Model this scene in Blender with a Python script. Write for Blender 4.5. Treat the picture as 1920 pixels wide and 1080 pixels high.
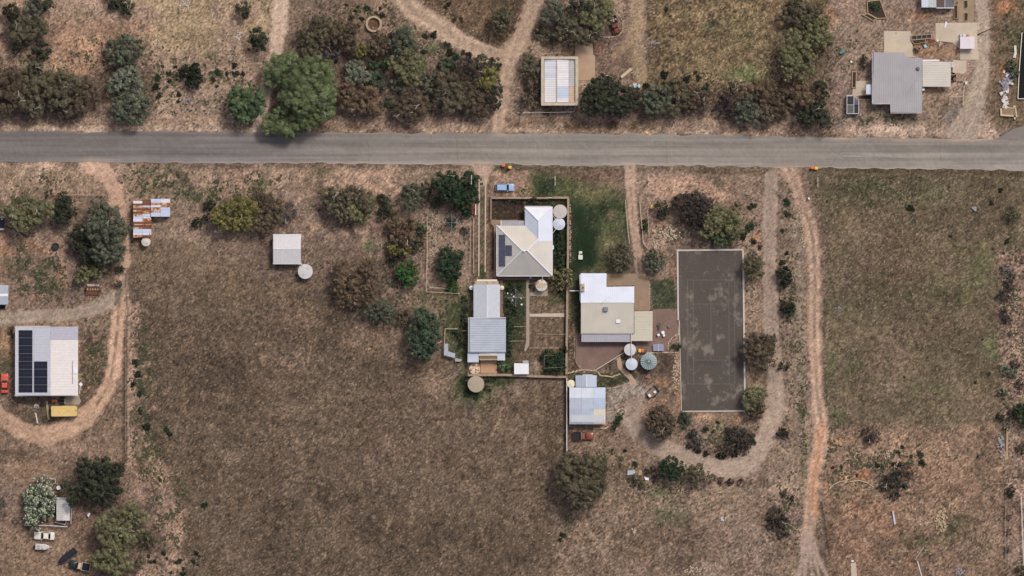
import bpy, math, random
import numpy as np
from mathutils import Vector

# ------------------------------------------------------------------ clear
for o in list(bpy.data.objects):
    bpy.data.objects.remove(o)
scene = bpy.context.scene
COL = scene.collection
random.seed(7)
RNG = np.random.default_rng(7)

S = 0.122                      # metres per photograph pixel (a tennis court gives the scale)
def X(px): return (px - 960.0) * S
def Y(py): return (540.0 - py) * S
def W(px, py, z=0.0): return (X(px), Y(py), z)

# ------------------------------------------------------------------ camera
CAM_H = 1500.0
cam_d = bpy.data.cameras.new('camera')
cam = bpy.data.objects.new('camera', cam_d)
COL.objects.link(cam)
cam.location = (0, 0, CAM_H)
cam.rotation_euler = (0, 0, 0)
cam_d.sensor_width = 36.0
cam_d.lens = 36.0 * CAM_H / (1920 * S)
cam_d.clip_start = 10.0
cam_d.clip_end = 9000.0
scene.camera = cam

# ------------------------------------------------------------------ sky and sun (soft, thin overcast; sun in the north-east)
SUN_EL, SUN_AZ = 56.0, 38.0    # azimuth measured from +Y (north) towards +X (east)
world = bpy.data.worlds.new('World')
scene.world = world
world.use_nodes = True
wn = world.node_tree
sky = wn.nodes.new('ShaderNodeTexSky')
sky.sky_type = 'NISHITA'
sky.sun_disc = False
sky.sun_elevation = math.radians(SUN_EL)
sky.sun_rotation = math.radians(SUN_AZ)
sky.air_density = 1.0
sky.dust_density = 7.0
sky.ozone_density = 0.4
bg = wn.nodes['Background']
bg.inputs['Strength'].default_value = 0.085
wn.links.new(sky.outputs[0], bg.inputs['Color'])
sun_d = bpy.data.lights.new('sun', 'SUN')
sun_d.energy = 1.5
sun_d.angle = math.radians(11)
sun_d.color = (1.0, 0.98, 0.955)
sun = bpy.data.objects.new('sun', sun_d)
COL.objects.link(sun)
sd = Vector((math.sin(math.radians(SUN_AZ)) * math.cos(math.radians(SUN_EL)),
             math.cos(math.radians(SUN_AZ)) * math.cos(math.radians(SUN_EL)),
             math.sin(math.radians(SUN_EL))))
sun.rotation_euler = sd.to_track_quat('Z', 'Y').to_euler()
sun.location = sd * 300

scene.view_settings.view_transform = 'Standard'
scene.view_settings.look = 'None'
scene.view_settings.gamma = 1.0
scene.view_settings.use_curve_mapping = False
scene.view_settings.exposure = 0.15

# ------------------------------------------------------------------ small helpers
def lin1(c):
    c = c / 255.0
    return c / 12.92 if c <= 0.04045 else ((c + 0.055) / 1.055) ** 2.4
def lin(c): return (lin1(c[0]), lin1(c[1]), lin1(c[2]))

MATS = {}
def mat(name, rgb, rough=0.8, metal=0.0, var=0.10, scale=1.5, var2=0.06, scale2=9.0, spec=0.3,
        rust=0.0, rust_rgb=(120, 76, 52), rust_scale=0.6, bump=0.0, stretch=None, gain=1.0):
    if name in MATS: return MATS[name]
    m = bpy.data.materials.new(name); m.use_nodes = True
    nt = m.node_tree; N = nt.nodes; L = nt.links
    b = N['Principled BSDF']
    b.inputs['Roughness'].default_value = rough
    b.inputs['Metallic'].default_value = metal
    b.inputs['Specular IOR Level'].default_value = spec
    geo = N.new('ShaderNodeNewGeometry')
    vec = geo.outputs['Position']
    if stretch:
        mp = N.new('ShaderNodeMapping'); mp.inputs['Scale'].default_value = stretch
        L.new(vec, mp.inputs['Vector']); vec = mp.outputs['Vector']
    def noise(sc, det=4):
        n = N.new('ShaderNodeTexNoise'); n.inputs['Scale'].default_value = sc; n.inputs['Detail'].default_value = det
        L.new(vec, n.inputs['Vector']); return n.outputs['Fac']
    def mr(src, a, bb, lo=0.3, hi=0.7):
        r = N.new('ShaderNodeMapRange'); r.inputs['From Min'].default_value = lo; r.inputs['From Max'].default_value = hi
        r.inputs['To Min'].default_value = a; r.inputs['To Max'].default_value = bb
        L.new(src, r.inputs['Value']); return r.outputs['Result']
    def mul(a, bb):
        k = N.new('ShaderNodeMath'); k.operation = 'MULTIPLY'; L.new(a, k.inputs[0]); L.new(bb, k.inputs[1]); return k.outputs[0]
    f = mul(mr(noise(scale), 1 - var, 1 + var), mr(noise(scale2), 1 - var2, 1 + var2))
    col = N.new('ShaderNodeRGB'); lr = lin(rgb); col.outputs[0].default_value = (lr[0] * gain, lr[1] * gain, lr[2] * gain, 1)
    c = col.outputs[0]
    if rust > 0:
        mx = N.new('ShaderNodeMix'); mx.data_type = 'RGBA'
        L.new(mr(noise(rust_scale, 6), 0, 1, 0.66 - rust * 0.35, 0.74 - rust * 0.30), mx.inputs['Factor'])
        L.new(c, mx.inputs['A']); mx.inputs['B'].default_value = (*lin(rust_rgb), 1)
        c = mx.outputs['Result']
    vm = N.new('ShaderNodeVectorMath'); vm.operation = 'SCALE'
    L.new(c, vm.inputs[0]); L.new(f, vm.inputs['Scale'])
    L.new(vm.outputs[0], b.inputs['Base Color'])
    if bump > 0:
        bp = N.new('ShaderNodeBump'); bp.inputs['Strength'].default_value = bump; bp.inputs['Distance'].default_value = 0.05
        L.new(noise(scale2 * 2), bp.inputs['Height']); L.new(bp.outputs[0], b.inputs['Normal'])
    MATS[name] = m
    return m

ORG = {}
def org_of(o):
    return ORG.get(o.name, (0, 0, 0))

def tag(o, label=None, cat=None, group=None, kind=None):
    if label: o['label'] = label
    if cat: o['category'] = cat
    if group: o['group'] = group
    if kind: o['kind'] = kind
    return o

def empty(name, loc, label=None, cat=None, group=None, rz=0.0):
    o = bpy.data.objects.new(name, None); COL.objects.link(o)
    o.empty_display_size = 0.3
    o.location = loc; o.rotation_euler = (0, 0, rz)
    ORG[o.name] = tuple(loc) if rz == 0.0 else None
    return tag(o, label, cat, group)

class MB:
    """collects geometry; world coordinates unless the parent is rotated (then local)"""
    def __init__(self): self.v = []; self.f = []
    def add(self, vs, fs):
        n = len(self.v); self.v += [tuple(p) for p in vs]; self.f += [tuple(i + n for i in q) for q in fs]; return self
    def box(self, x0, y0, z0, x1, y1, z1):
        return self.add([(x0, y0, z0), (x1, y0, z0), (x1, y1, z0), (x0, y1, z0), (x0, y0, z1), (x1, y0, z1), (x1, y1, z1), (x0, y1, z1)],
                        [(0, 3, 2, 1), (4, 5, 6, 7), (0, 1, 5, 4), (1, 2, 6, 5), (2, 3, 7, 6), (3, 0, 4, 7)])
    def pbox(self, px0, py0, px1, py1, z0, z1):        # pixel box
        return self.box(X(px0), Y(py1), z0, X(px1), Y(py0), z1)
    def prism(self, pts, z0, z1):                      # world xy polygon (any winding), extruded
        a = sum(pts[i][0] * pts[(i + 1) % len(pts)][1] - pts[(i + 1) % len(pts)][0] * pts[i][1] for i in range(len(pts)))
        if a < 0: pts = pts[::-1]
        n = len(pts)
        return self.add([(p[0], p[1], z0) for p in pts] + [(p[0], p[1], z1) for p in pts],
                        [tuple(range(n - 1, -1, -1)), tuple(range(n, 2 * n))] + [(i, (i + 1) % n, n + (i + 1) % n, n + i) for i in range(n)])
    def pprism(self, pts, z0, z1): return self.prism([(X(a), Y(b)) for a, b in pts], z0, z1)
    def rings(self, rings, cap0=True, cap1=True):      # loft of equal-length loops (CCW seen from above, rising)
        n = len(rings[0]); vs = [p for r in rings for p in r]; fs = []
        for k in range(len(rings) - 1):
            for i in range(n):
                j = (i + 1) % n
                fs.append((k * n + i, k * n + j, (k + 1) * n + j, (k + 1) * n + i))
        if cap0: fs.append(tuple(range(n - 1, -1, -1)))
        if cap1: fs.append(tuple((len(rings) - 1) * n + i for i in range(n)))
        return self.add(vs, fs)
    def lathe(self, cx, cy, prof, n=28, cap0=True, cap1=True):   # prof: (r, z) rising
        return self.rings([[(cx + r * math.cos(2 * math.pi * i / n), cy + r * math.sin(2 * math.pi * i / n), z) for i in range(n)] for r, z in prof], cap0, cap1)
    def tube(self, p0, p1, r0, r1=None, n=6):
        r1 = r0 if r1 is None else r1
        a = Vector(p0); b = Vector(p1); d = (b - a)
        if d.length < 1e-6: return self
        d.normalize(); u = d.orthogonal().normalized(); w = d.cross(u)
        R = []
        for c, r in ((a, r0), (b, r1)):
            R.append([tuple(c + u * (r * math.cos(2 * math.pi * i / n)) + w * (r * math.sin(2 * math.pi * i / n))) for i in range(n)])
        return self.rings(R)
    def wheel(self, x, y, z, r, wd, n=16):             # axle along y
        rs = [[(x + rr * math.cos(2 * math.pi * i / n), yy, z + rr * math.sin(2 * math.pi * i / n)) for i in range(n)]
              for rr, yy in ((r * .9, y + wd / 2), (r, y + wd * .3), (r, y - wd * .3), (r * .9, y - wd / 2))]
        return self.rings(rs)
    def build(self, name, m, parent=None, smooth=False, label=None, kind=None):
        me = bpy.data.meshes.new(name)
        o0 = (0, 0, 0)
        if parent is not None:
            o0 = ORG.get(parent.name, (0, 0, 0)) or (0, 0, 0)
        me.from_pydata([(p[0] - o0[0], p[1] - o0[1], p[2] - o0[2]) for p in self.v], [], self.f)
        if m: me.materials.append(m)
        if smooth: me.polygons.foreach_set('use_smooth', [True] * len(me.polygons))
        o = bpy.data.objects.new(name, me); COL.objects.link(o)
        if parent is not None:
            o.parent = parent
            ORG[o.name] = ORG.get(parent.name, (0, 0, 0))
        if label: o['label'] = label
        if kind: o['kind'] = kind
        return o
    def thing(self, name, m, label, cat, group=None, kind=None, smooth=False):
        xs = [p[0] for p in self.v]; ys = [p[1] for p in self.v]; zs = [p[2] for p in self.v]
        c = ((min(xs) + max(xs)) / 2, (min(ys) + max(ys)) / 2, min(zs))
        me = bpy.data.meshes.new(name)
        me.from_pydata([(p[0] - c[0], p[1] - c[1], p[2] - c[2]) for p in self.v], [], self.f)
        if m: me.materials.append(m)
        if smooth: me.polygons.foreach_set('use_smooth', [True] * len(me.polygons))
        o = bpy.data.objects.new(name, me); COL.objects.link(o); o.location = c
        ORG[o.name] = c
        return tag(o, label, cat, group, kind)
    def structure(self, name, m, smooth=False):
        o = self.build(name, m, None, smooth); o['kind'] = 'structure'; return o

def roof_plane(name, pts, d, m, parent, pitch=0.42, rw=0.16, rh=0.05, thick=0.06, label=None):
    """planar roof polygon (world xyz points) with raised ribs running along d (xy)"""
    P = [Vector(p) for p in pts]
    n = Vector((0, 0, 0))
    for i in range(len(P)):
        a, b = P[i], P[(i + 1) % len(P)]
        n += Vector(((a.y - b.y) * (a.z + b.z), (a.z - b.z) * (a.x + b.x), (a.x - b.x) * (a.y + b.y)))
    if n.z < 0: P = P[::-1]; n = -n
    n.normalize(); c = sum(P, Vector()) / len(P)
    zz = lambda x, y: c.z - (n.x * (x - c.x) + n.y * (y - c.y)) / n.z
    mb = MB(); k = len(P)
    mb.add([tuple(p) for p in P] + [(p.x, p.y, p.z - thick) for p in P],
           [tuple(range(k)), tuple(range(2 * k - 1, k - 1, -1))] + [(i, k + i, k + (i + 1) % k, (i + 1) % k) for i in range(k)])
    dl = math.hypot(*d); d = (d[0] / dl, d[1] / dl); e = (-d[1], d[0])
    ss = [p.x * e[0] + p.y * e[1] for p in P]
    s = min(ss) + pitch * 0.5
    while s < max(ss) - 0.02:
        ts = []
        for i in range(k):
            a, b = P[i], P[(i + 1) % k]; sa, sb = ss[i] - s, ss[(i + 1) % k] - s
            if (sa < 0) != (sb < 0):
                t = sa / (sa - sb); x = a.x + (b.x - a.x) * t; y = a.y + (b.y - a.y) * t
                ts.append(x * d[0] + y * d[1])
        ts.sort()
        for q in range(0, len(ts) - 1, 2):
            t0, t1 = ts[q] + 0.01, ts[q + 1] - 0.01
            if t1 - t0 < 0.1: continue
            vs = []
            for t in (t0, t1):
                for (o_, h) in ((-rw / 2, -0.01), (-rw / 4, rh), (rw / 4, rh), (rw / 2, -0.01)):
                    x = d[0] * t + e[0] * (s + o_); y = d[1] * t + e[1] * (s + o_)
                    vs.append((x, y, zz(x, y) + h))
            mb.add(vs, [(0, 1, 5, 4), (1, 2, 6, 5), (2, 3, 7, 6), (0, 3, 2, 1), (4, 5, 6, 7)])
        s += pitch
    return mb.build(name, m, parent, label=label)

def rp(pts, zf): return [(X(a), Y(b), zf(a, b)) for a, b in pts]     # pixel polygon lifted by a height function

# ================================================================== GROUND: one painted, slightly uneven sheet
CELL = 2.4
GX0, GX1, GY0, GY1 = -60.0, 1980.0, -44.0, 1125.0
nx = int((GX1 - GX0) / CELL) + 1; ny = int((GY1 - GY0) / CELL) + 1
gx = GX0 + np.arange(nx) * CELL; gy = GY0 + np.arange(ny) * CELL
PXg, PYg = np.meshgrid(gx, gy)

def vnoise(scale, seed, sx=1.0, sy=1.0):
    r = np.random.default_rng(seed)
    u = (PXg - GX0) / (scale * sx) + r.random() * 3; v = (PYg - GY0) / (scale * sy) + r.random() * 3
    gw = int(u.max()) + 3; gh = int(v.max()) + 3
    g = r.random((gh, gw)).astype(np.float32)
    iu = u.astype(int); iv = v.astype(int); fu = u - iu; fv = v - iv
    fu = fu * fu * (3 - 2 * fu); fv = fv * fv * (3 - 2 * fv)
    a = g[iv, iu] * (1 - fu) + g[iv, iu + 1] * fu
    b = g[iv + 1, iu] * (1 - fu) + g[iv + 1, iu + 1] * fu
    return (a * (1 - fv) + b * fv) * 2 - 1
def fbm(scale, seed, octv=4, sx=1.0, sy=1.0, gain=0.6):
    t = 0; a = 1.0; s = 0
    for k in range(octv):
        t = t + a * vnoise(max(scale / 2 ** k, 2.2), seed + 31 * k, sx, sy); s += a * a; a *= gain
    return t / math.sqrt(s) * 1.6                      # roughly unit spread
NF = RNG.standard_normal(PXg.shape).astype(np.float32)      # grain
N5 = fbm(6, 11, 2); N12 = fbm(14, 12, 3); N30 = fbm(34, 13, 4); N80 = fbm(90, 14, 5); N200 = fbm(240, 15, 5)
N12b = fbm(12, 22, 3); N30b = fbm(30, 23, 4); N80b = fbm(80, 24, 5)
IMG = np.zeros(PXg.shape + (3,), np.float32)
SPK = np.ones(PXg.shape, np.float32) * 1.0              # strength of grass speckle
ROUGH = np.ones(PXg.shape, np.float32)
def sst(a, b, x):
    t = np.clip((x - a) / (b - a), 0, 1); return t * t * (3 - 2 * t)
def crop(x0, y0, x1, y1):
    i0 = max(0, int((x0 - GX0) / CELL)); i1 = min(nx, int((x1 - GX0) / CELL) + 2)
    j0 = max(0, int((y0 - GY0) / CELL)); j1 = min(ny, int((y1 - GY0) / CELL) + 2)
    return slice(j0, j1), slice(i0, i1)
def blend(sl, m, colr, spk=None):
    c = np.array(colr, np.float32)
    IMG[sl] = IMG[sl] * (1 - m[..., None]) + c * m[..., None]
    if spk is not None: SPK[sl] = SPK[sl] * (1 - m) + spk * m
def brk(sl, b):
    if not b: return 1.0
    t, k = b if isinstance(b, tuple) else (b, 1)
    n = {0: N12, 1: N30, 2: N80, 3: N12b, 4: N30b, 5: N80b, 6: N5}[k][sl]
    return sst(t - 0.5, t + 0.5, n)
def poly(pts, colr, op=1.0, soft=5, wob=3, b=None, spk=None):
    xs = [p[0] for p in pts]; ys = [p[1] for p in pts]; pad = soft + wob * 2.5
    sl = crop(min(xs) - pad, min(ys) - pad, max(xs) + pad, max(ys) + pad)
    x = PXg[sl]; y = PYg[sl]; dist = np.full(x.shape, 1e9); ins = np.zeros(x.shape, bool)
    for i in range(len(pts)):
        (ax, ay), (bx, by) = pts[i], pts[(i + 1) % len(pts)]
        dx, dy = bx - ax, by - ay; t = np.clip(((x - ax) * dx + (y - ay) * dy) / (dx * dx + dy * dy + 1e-9), 0, 1)
        dist = np.minimum(dist, np.hypot(x - ax - t * dx, y - ay - t * dy))
        if ay != by:
            c = ((ay > y) != (by > y)) & (x < (bx - ax) * (y - ay) / (by - ay) + ax); ins ^= c
    sd_ = np.where(ins, dist, -dist) + wob * (0.6 * N12[sl] + 0.7 * N30[sl])
    m = sst(-soft / 2, soft / 2, sd_) * op * brk(sl, b)
    blend(sl, m, colr, spk); return sl, m
def line(pts, w, colr, op=1.0, soft=4, wob=1.5, b=None, spk=None, keep=None):
    """w: width in pixels, number or list per point"""
    ws = w if isinstance(w, (list, tuple)) else [w] * len(pts)
    pad = max(ws) + soft + wob * 2.5; xs = [p[0] for p in pts]; ys = [p[1] for p in pts]
    sl = crop(min(xs) - pad, min(ys) - pad, max(xs) + pad, max(ys) + pad)
    x = PXg[sl]; y = PYg[sl]; sd_ = np.full(x.shape, -1e9)
    for i in range(len(pts) - 1):
        (ax, ay), (bx, by) = pts[i], pts[i + 1]; dx, dy = bx - ax, by - ay
        t = np.clip(((x - ax) * dx + (y - ay) * dy) / (dx * dx + dy * dy + 1e-9), 0, 1)
        sd_ = np.maximum(sd_, (ws[i] + (ws[i + 1] - ws[i]) * t) / 2 - np.hypot(x - ax - t * dx, y - ay - t * dy))
    sd_ = sd_ + wob * (0.6 * N12[sl] + 0.6 * N30b[sl])
    full = sst(-soft / 2, soft / 2, sd_)
    blend(sl, full * op * brk(sl, b), colr, spk)
    if keep is not None: KEEP.setdefault(keep, []).append((sl, full > 0.5))
    return sl, full
def spot(x, y, rx, ry, colr, op=1.0, soft=0.5, wob=0.25, b=None, spk=None):
    pad = 1.8; sl = crop(x - rx * pad, y - ry * pad, x + rx * pad, y + ry * pad)
    r = np.hypot((PXg[sl] - x) / rx, (PYg[sl] - y) / ry) + wob * (0.6 * N12b[sl] + 0.6 * N30[sl])
    m = (1 - sst(1 - soft, 1 + soft * 0.6, r)) * op * brk(sl, b)
    blend(sl, m, colr, spk)
def smooth_pts(pts, n=8):
    out = []
    for i in range(len(pts) - 1):
        p0 = pts[max(i - 1, 0)]; p1 = pts[i]; p2 = pts[i + 1]; p3 = pts[min(i + 2, len(pts) - 1)]
        for k in range(n):
            t = k / n
            out.append(tuple(0.5 * (2 * p1[a] + (p2[a] - p0[a]) * t + (2 * p0[a] - 5 * p1[a] + 4 * p2[a] - p3[a]) * t * t + (3 * p1[a] - p0[a] - 3 * p2[a] + p3[a]) * t ** 3) for a in (0, 1)))
    out.append(tuple(pts[-1])); return out
KEEP = {}
ROAD_TOP = [(-60, 247), (480, 247.5), (960, 250), (1250, 252), (1500, 256), (1850, 261), (1980, 262)]
ROAD_BOT = [(-60, 304), (300, 305), (700, 307.5), (960, 309), (1200, 311), (1500, 314), (1700, 316), (1980, 321)]

IMG[:] = (122, 106, 93)
TAN = (158, 137, 117); SAND = (176, 150, 126); PINK = (172, 147, 131); ORANGE = (178, 134, 102); STRAW = (160, 142, 112)
BROWN = (96, 82, 69); DARK = (76, 66, 57); GREEN = (74, 82, 58); DGREEN = (52, 60, 44); LITTER = (112, 96, 84)
# --- north of the road
poly([(-60, -44), (520, -44), (505, 130), (485, 250), (-60, 250)], (162, 140, 122), soft=20)
poly([(200, -30), (520, -40), (500, 110), (420, 130), (250, 90)], STRAW, 0.75, 40, 12, (-0.2, 2))
poly([(85, 40), (260, 30), (250, 150), (170, 170), (90, 110)], (152, 124, 104), 0.8, 30, 10)
for (x, y, rx, ry) in [(140, 70, 40, 26), (110, 118, 30, 16), (12, 95, 30, 28), (175, 92, 30, 24), (255, 55, 40, 14), (20, 10, 26, 20), (180, 140, 30, 14)]:
    spot(x, y, rx, ry, (184, 150, 122), 0.8, 0.8, 0.4, (-0.1, 0))
for (x, y, rx, ry) in [(150, 30, 40, 22), (190, 40, 22, 30), (60, 130, 30, 10), (330, 70, 40, 12), (350, 120, 60, 20), (300, 160, 40, 30), (420, 160, 30, 30)]:
    spot(x, y, rx, ry, (112, 98, 80), 0.7, 0.9, 0.4, (0.0, 3))
poly([(0, 130), (190, 140), (290, 130), (290, 225), (0, 232)], LITTER, 0.9, 20, 8)
poly([(545, -40), (740, -40), (830, 60), (940, 110), (945, 235), (610, 240), (520, 130)], (124, 107, 94), 0.95, 20, 8)
poly([(640, -40), (735, -30), (800, 70), (760, 70), (640, 40)], (140, 118, 101), 0.8, 20, 8)
for (x, y, rx, ry) in [(770, 60, 30, 12), (810, 92, 22, 12), (770, 95, 14, 10)]: spot(x, y, rx, ry, (104, 112, 80), 0.75, 0.8, 0.4)
poly([(770, -44), (1010, -44), (985, 45), (950, 95), (880, 75), (820, 35)], (97, 82, 66), 1, 10, 4, spk=1.5)
poly([(985, 30), (1215, -40), (1215, 160), (1085, 205), (940, 225), (945, 110)], (156, 136, 118), 1, 16, 6)
poly([(1085, 60), (1190, 60), (1190, 150), (1120, 150)], (122, 103, 90), 0.9, 16, 6)
spot(1118, 90, 14, 10, (140, 98, 84), 0.6)
poly([(1213, -44), (1560, -44), (1565, 150), (1480, 200), (1330, 190), (1213, 152)], (107, 94, 73), 1, 5, 3, spk=1.6)
for (x, y, rx, ry) in [(1270, 75, 16, 26), (1258, 40, 14, 14), (1290, 70, 14, 12), (1340, 30, 60, 20), (1420, 20, 50, 26), (1235, 120, 12, 10), (1330, 145, 40, 14)]:
    spot(x, y, rx, ry, (146, 124, 98), 0.7, 0.9, 0.4, (-0.2, 3))
spot(1400, 140, 40, 22, (100, 112, 74), 0.75, 0.9, 0.3)
spot(1335, 48, 18, 12, (92, 100, 74), 0.5, 0.9, 0.3); spot(1390, 60, 40, 50, (98, 98, 68), 0.5, 0.9, 0.3, (0, 0)); spot(1225, 83, 9, 8, (112, 106, 104), 0.9)
poly([(1555, -44), (1850, -44), (1840, 240), (1560, 245), (1545, 120)], (142, 124, 110), 1, 20, 6)
for (x, y, rx, ry) in [(1600, 25, 30, 26), (1700, 40, 36, 14), (1680, 18, 20, 14)]: spot(x, y, rx, ry, (144, 124, 106), 0.7, 0.9, 0.4)
for (x, y, rx, ry) in [(1590, 95, 22, 16), (1600, 110, 30, 18), (1690, 225, 70, 10), (1650, 222, 30, 12)]: spot(x, y, rx, ry, (92, 88, 68), 0.75, 0.9, 0.4, (-0.2, 3))
spot(1555, 30, 20, 16, (160, 116, 88), 0.7, 0.9, 0.4); spot(1722, 28, 30, 10, (150, 112, 86), 0.6, 0.9, 0.4)
poly([(1712, 80), (1790, 85), (1795, 108), (1712, 108)], (138, 112, 90), 0.8, 8, 3)
poly([(1858, -44), (1980, -44), (1980, 235), (1850, 235), (1855, 100)], (112, 96, 78), 1, 14, 5)
spot(1885, 12, 20, 16, (170, 122, 92), 0.85, 0.7, 0.3); spot(1882, 130, 10, 14, (164, 112, 80), 0.7)
for (x, y, rx, ry) in [(1905, 60, 20, 40), (1880, 95, 12, 14), (1895, 130, 14, 20), (1912, 20, 10, 20), (1885, 225, 30, 10)]: spot(x, y, rx, ry, (84, 84, 60), 0.8, 0.9, 0.4, (-0.2, 3))
# northern verge
line([(-60, 232), (500, 235), (960, 236), (1250, 238), (1560, 244), (1600, 246)], 26, (150, 129, 112), 0.9, 14, 5)
line([(-60, 240), (490, 243)], 8, (188, 166, 146), 0.85, 6, 2, (-0.4, 0))
line([(560, 243), (960, 245), (1240, 248), (1420, 252)], 8, (176, 154, 130), 0.75, 6, 3, (-0.1, 0))
for (x, y, rx, ry) in [(660, 236, 70, 7), (1010, 228, 60, 12), (1090, 238, 60, 8), (1200, 238, 50, 8), (760, 240, 24, 5)]: spot(x, y, rx, ry, (96, 79, 64), 0.75, 0.9, 0.4, (-0.2, 0))
for (x, y, rx, ry) in [(320, 215, 40, 12), (860, 232, 40, 8), (940, 225, 22, 12), (1335, 222, 30, 18), (400, 228, 60, 8)]: spot(x, y, rx, ry, (190, 164, 140), 0.8, 0.9, 0.4, (-0.1, 0))
poly([(1560, 250), (1592, 205), (1600, 232), (1700, 240), (1790, 232), (1800, 205), (1840, 200), (1870, 236), (1872, 262)], (182, 160, 142), 0.95, 14, 4)
poly([(1750, 165), (1780, 170), (1785, 235), (1735, 236)], (140, 122, 104), 0.9, 14, 5); poly([(1765, 205), (1815, 195), (1810, 240), (1770, 240)], (118, 110, 104), 0.8, 14, 6)
line([(1590, 130), (1578, 180), (1575, 245)], 18, (142, 126, 114), 0.8, 14, 4)
# --- south of the road, left property
poly([(-60, 300), (245, 300), (245, 620), (-60, 620)], (136, 116, 101), 1, 20, 6)
poly([(-60, 306), (195, 306), (200, 366), (-60, 366)], (146, 126, 109), 1, 8, 4)
line([(-60, 312), (175, 312)], 12, (190, 162, 144), 0.85, 8, 4, (-0.4, 1))
for (x, y, rx, ry) in [(60, 340, 60, 12), (150, 345, 30, 16), (100, 325, 60, 8), (20, 330, 20, 10)]: spot(x, y, rx, ry, (112, 98, 80), 0.7, 0.9, 0.4, (0, 0))
for (x, y, rx, ry) in [(8, 470, 14, 50), (70, 520, 26, 14), (115, 520, 14, 30), (75, 555, 50, 8), (60, 470, 24, 26)]: spot(x, y, rx, ry, (164, 124, 96), 0.75, 0.9, 0.4, (-0.3, 1))
for (x, y, rx, ry) in [(40, 480, 12, 34), (80, 510, 34, 34), (100, 545, 24, 14), (15, 500, 16, 24), (60, 540, 16, 10)]: spot(x, y, rx, ry, (80, 78, 62), 0.75, 0.9, 0.4, (-0.3, 3))
spot(104, 463, 22, 20, (158, 128, 110), 0.7, 0.7, 0.3); spot(150, 530, 26, 30, (110, 96, 88), 0.8, 0.9, 0.4)
poly([(-60, 605), (235, 600), (232, 860), (-60, 860)], (126, 108, 93), 1, 14, 5)
poly([(150, 620), (200, 620), (200, 700), (178, 760), (150, 775)], (98, 84, 70), 0.95, 12, 5, spk=1.4)
poly([(15, 745), (150, 760), (140, 795), (80, 806), (25, 790)], (100, 88, 74), 0.95, 12, 5)
spot(10, 680, 16, 26, (92, 90, 64), 0.7, 0.8, 0.3); spot(12, 640, 18, 30, (166, 134, 106), 0.8, 0.8, 0.3)
poly([(-60, 835), (250, 815), (250, 1124), (-60, 1124)], (138, 117, 101), 1, 20, 6)
spot(60, 880, 70, 26, (158, 132, 108), 0.7, 0.9, 0.4, (-0.3, 1)); spot(30, 850, 40, 14, (94, 84, 70), 0.7, 0.9, 0.4)
poly([(-20, 1000), (170, 1010), (180, 1124), (-20, 1124)], (134, 113, 94), 0.8, 24, 8)
spot(15, 945, 20, 34, (150, 134, 126), 0.6, 0.8, 0.4); spot(150, 985, 30, 26, (140, 112, 92), 0.6, 0.8, 0.4)
# --- strip by the road and paddock
poly([(225, 305), (890, 308), (890, 420), (700, 440), (500, 450), (245, 450)], (142, 123, 107), 1, 14, 6)
line([(250, 308), (560, 309), (860, 312)], 14, (106, 92, 78), 0.9, 8, 4, (-0.6, 1))
poly([(600, 325), (740, 325), (760, 360), (700, 365), (600, 350)], (180, 150, 128), 0.7, 20, 8, (-0.1, 0))
for (x, y, rx, ry) in [(480, 325, 50, 12), (560, 330, 40, 14), (630, 325, 60, 12), (440, 350, 40, 14), (720, 352, 34, 12), (380, 335, 50, 12), (300, 390, 20, 20), (590, 440, 40, 26), (690, 425, 26, 30), (560, 370, 20, 12)]:
    spot(x, y, rx, ry, (178, 150, 128), 0.7, 0.9, 0.5, (-0.1, 0))
for (x, y, rx, ry) in [(300, 330, 50, 16), (360, 362, 60, 14), (410, 372, 50, 10), (270, 365, 24, 12), (575, 375, 10, 40), (485, 348, 22, 10)]: spot(x, y, rx, ry, (84, 86, 62), 0.75, 0.9, 0.4, (-0.3, 3))
FIELD = [(240, 470), (330, 500), (430, 510), (560, 540), (650, 580), (760, 640), (850, 690), (860, 745), (930, 745), (1060, 712), (1060, 850), (1030, 900), (1060, 1124), (320, 1124), (290, 900), (270, 800), (243, 640)]
poly(FIELD, (100, 87, 74), 1, 26, 8, spk=1.2)
poly([(250, 445), (520, 500), (700, 560), (640, 600), (420, 540), (245, 500)], (116, 100, 82), 0.8, 30, 12, (-0.3, 1))
for (x, y, rx, ry) in [(700, 610, 60, 26), (760, 650, 40, 30), (820, 720, 44, 26), (560, 600, 40, 20), (690, 640, 50, 20)]: spot(x, y, rx, ry, (140, 119, 100), 0.75, 0.9, 0.4)
spot(535, 640, 62, 60, (104, 89, 76), 0.5, 0.5, 0.1)
for r in (34, 44, 50, 56):
    a = [(535 + r * math.cos(t), 642 + r * math.sin(t)) for t in np.linspace(-0.4, 4.4, 30)]
    line(a, 3, (142, 122, 102), 0.45, 4, 1.5, (-0.2, 0))
line([(573, 540), (578, 640), (572, 800), (560, 950)], 4, (146, 126, 106), 0.4, 4, 1, (-0.2, 0)); line([(590, 690), (625, 760)], 4, (146, 126, 106), 0.4, 4, 1)
line([(880, 560), (885, 600)], 4, (146, 126, 106), 0.3)
for k in range(26):                                     # faint drill rows
    xx = 955 + k * 6; line([(xx, 720 + random.uniform(0, 40)), (xx + 2, 1124)], 3, (130, 111, 90), 0.22, 4, 0.8, (-0.3, 3))
for k in range(16):
    xx = 300 + k * 45 + random.uniform(-8, 8); line([(xx, 560 + max(0, (xx - 560) * 0.5)), (xx + 12, 1124)], 6, (84, 72, 60), 0.25, 8, 2, (-0.2, 1))
for (x, y, rx, ry) in [(840, 870, 36, 26), (760, 1000, 90, 40), (900, 1040, 80, 40), (620, 930, 60, 24), (420, 700, 60, 60), (500, 950, 40, 90)]: spot(x, y, rx, ry, (82, 70, 60), 0.45, 0.9, 0.4)
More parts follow.
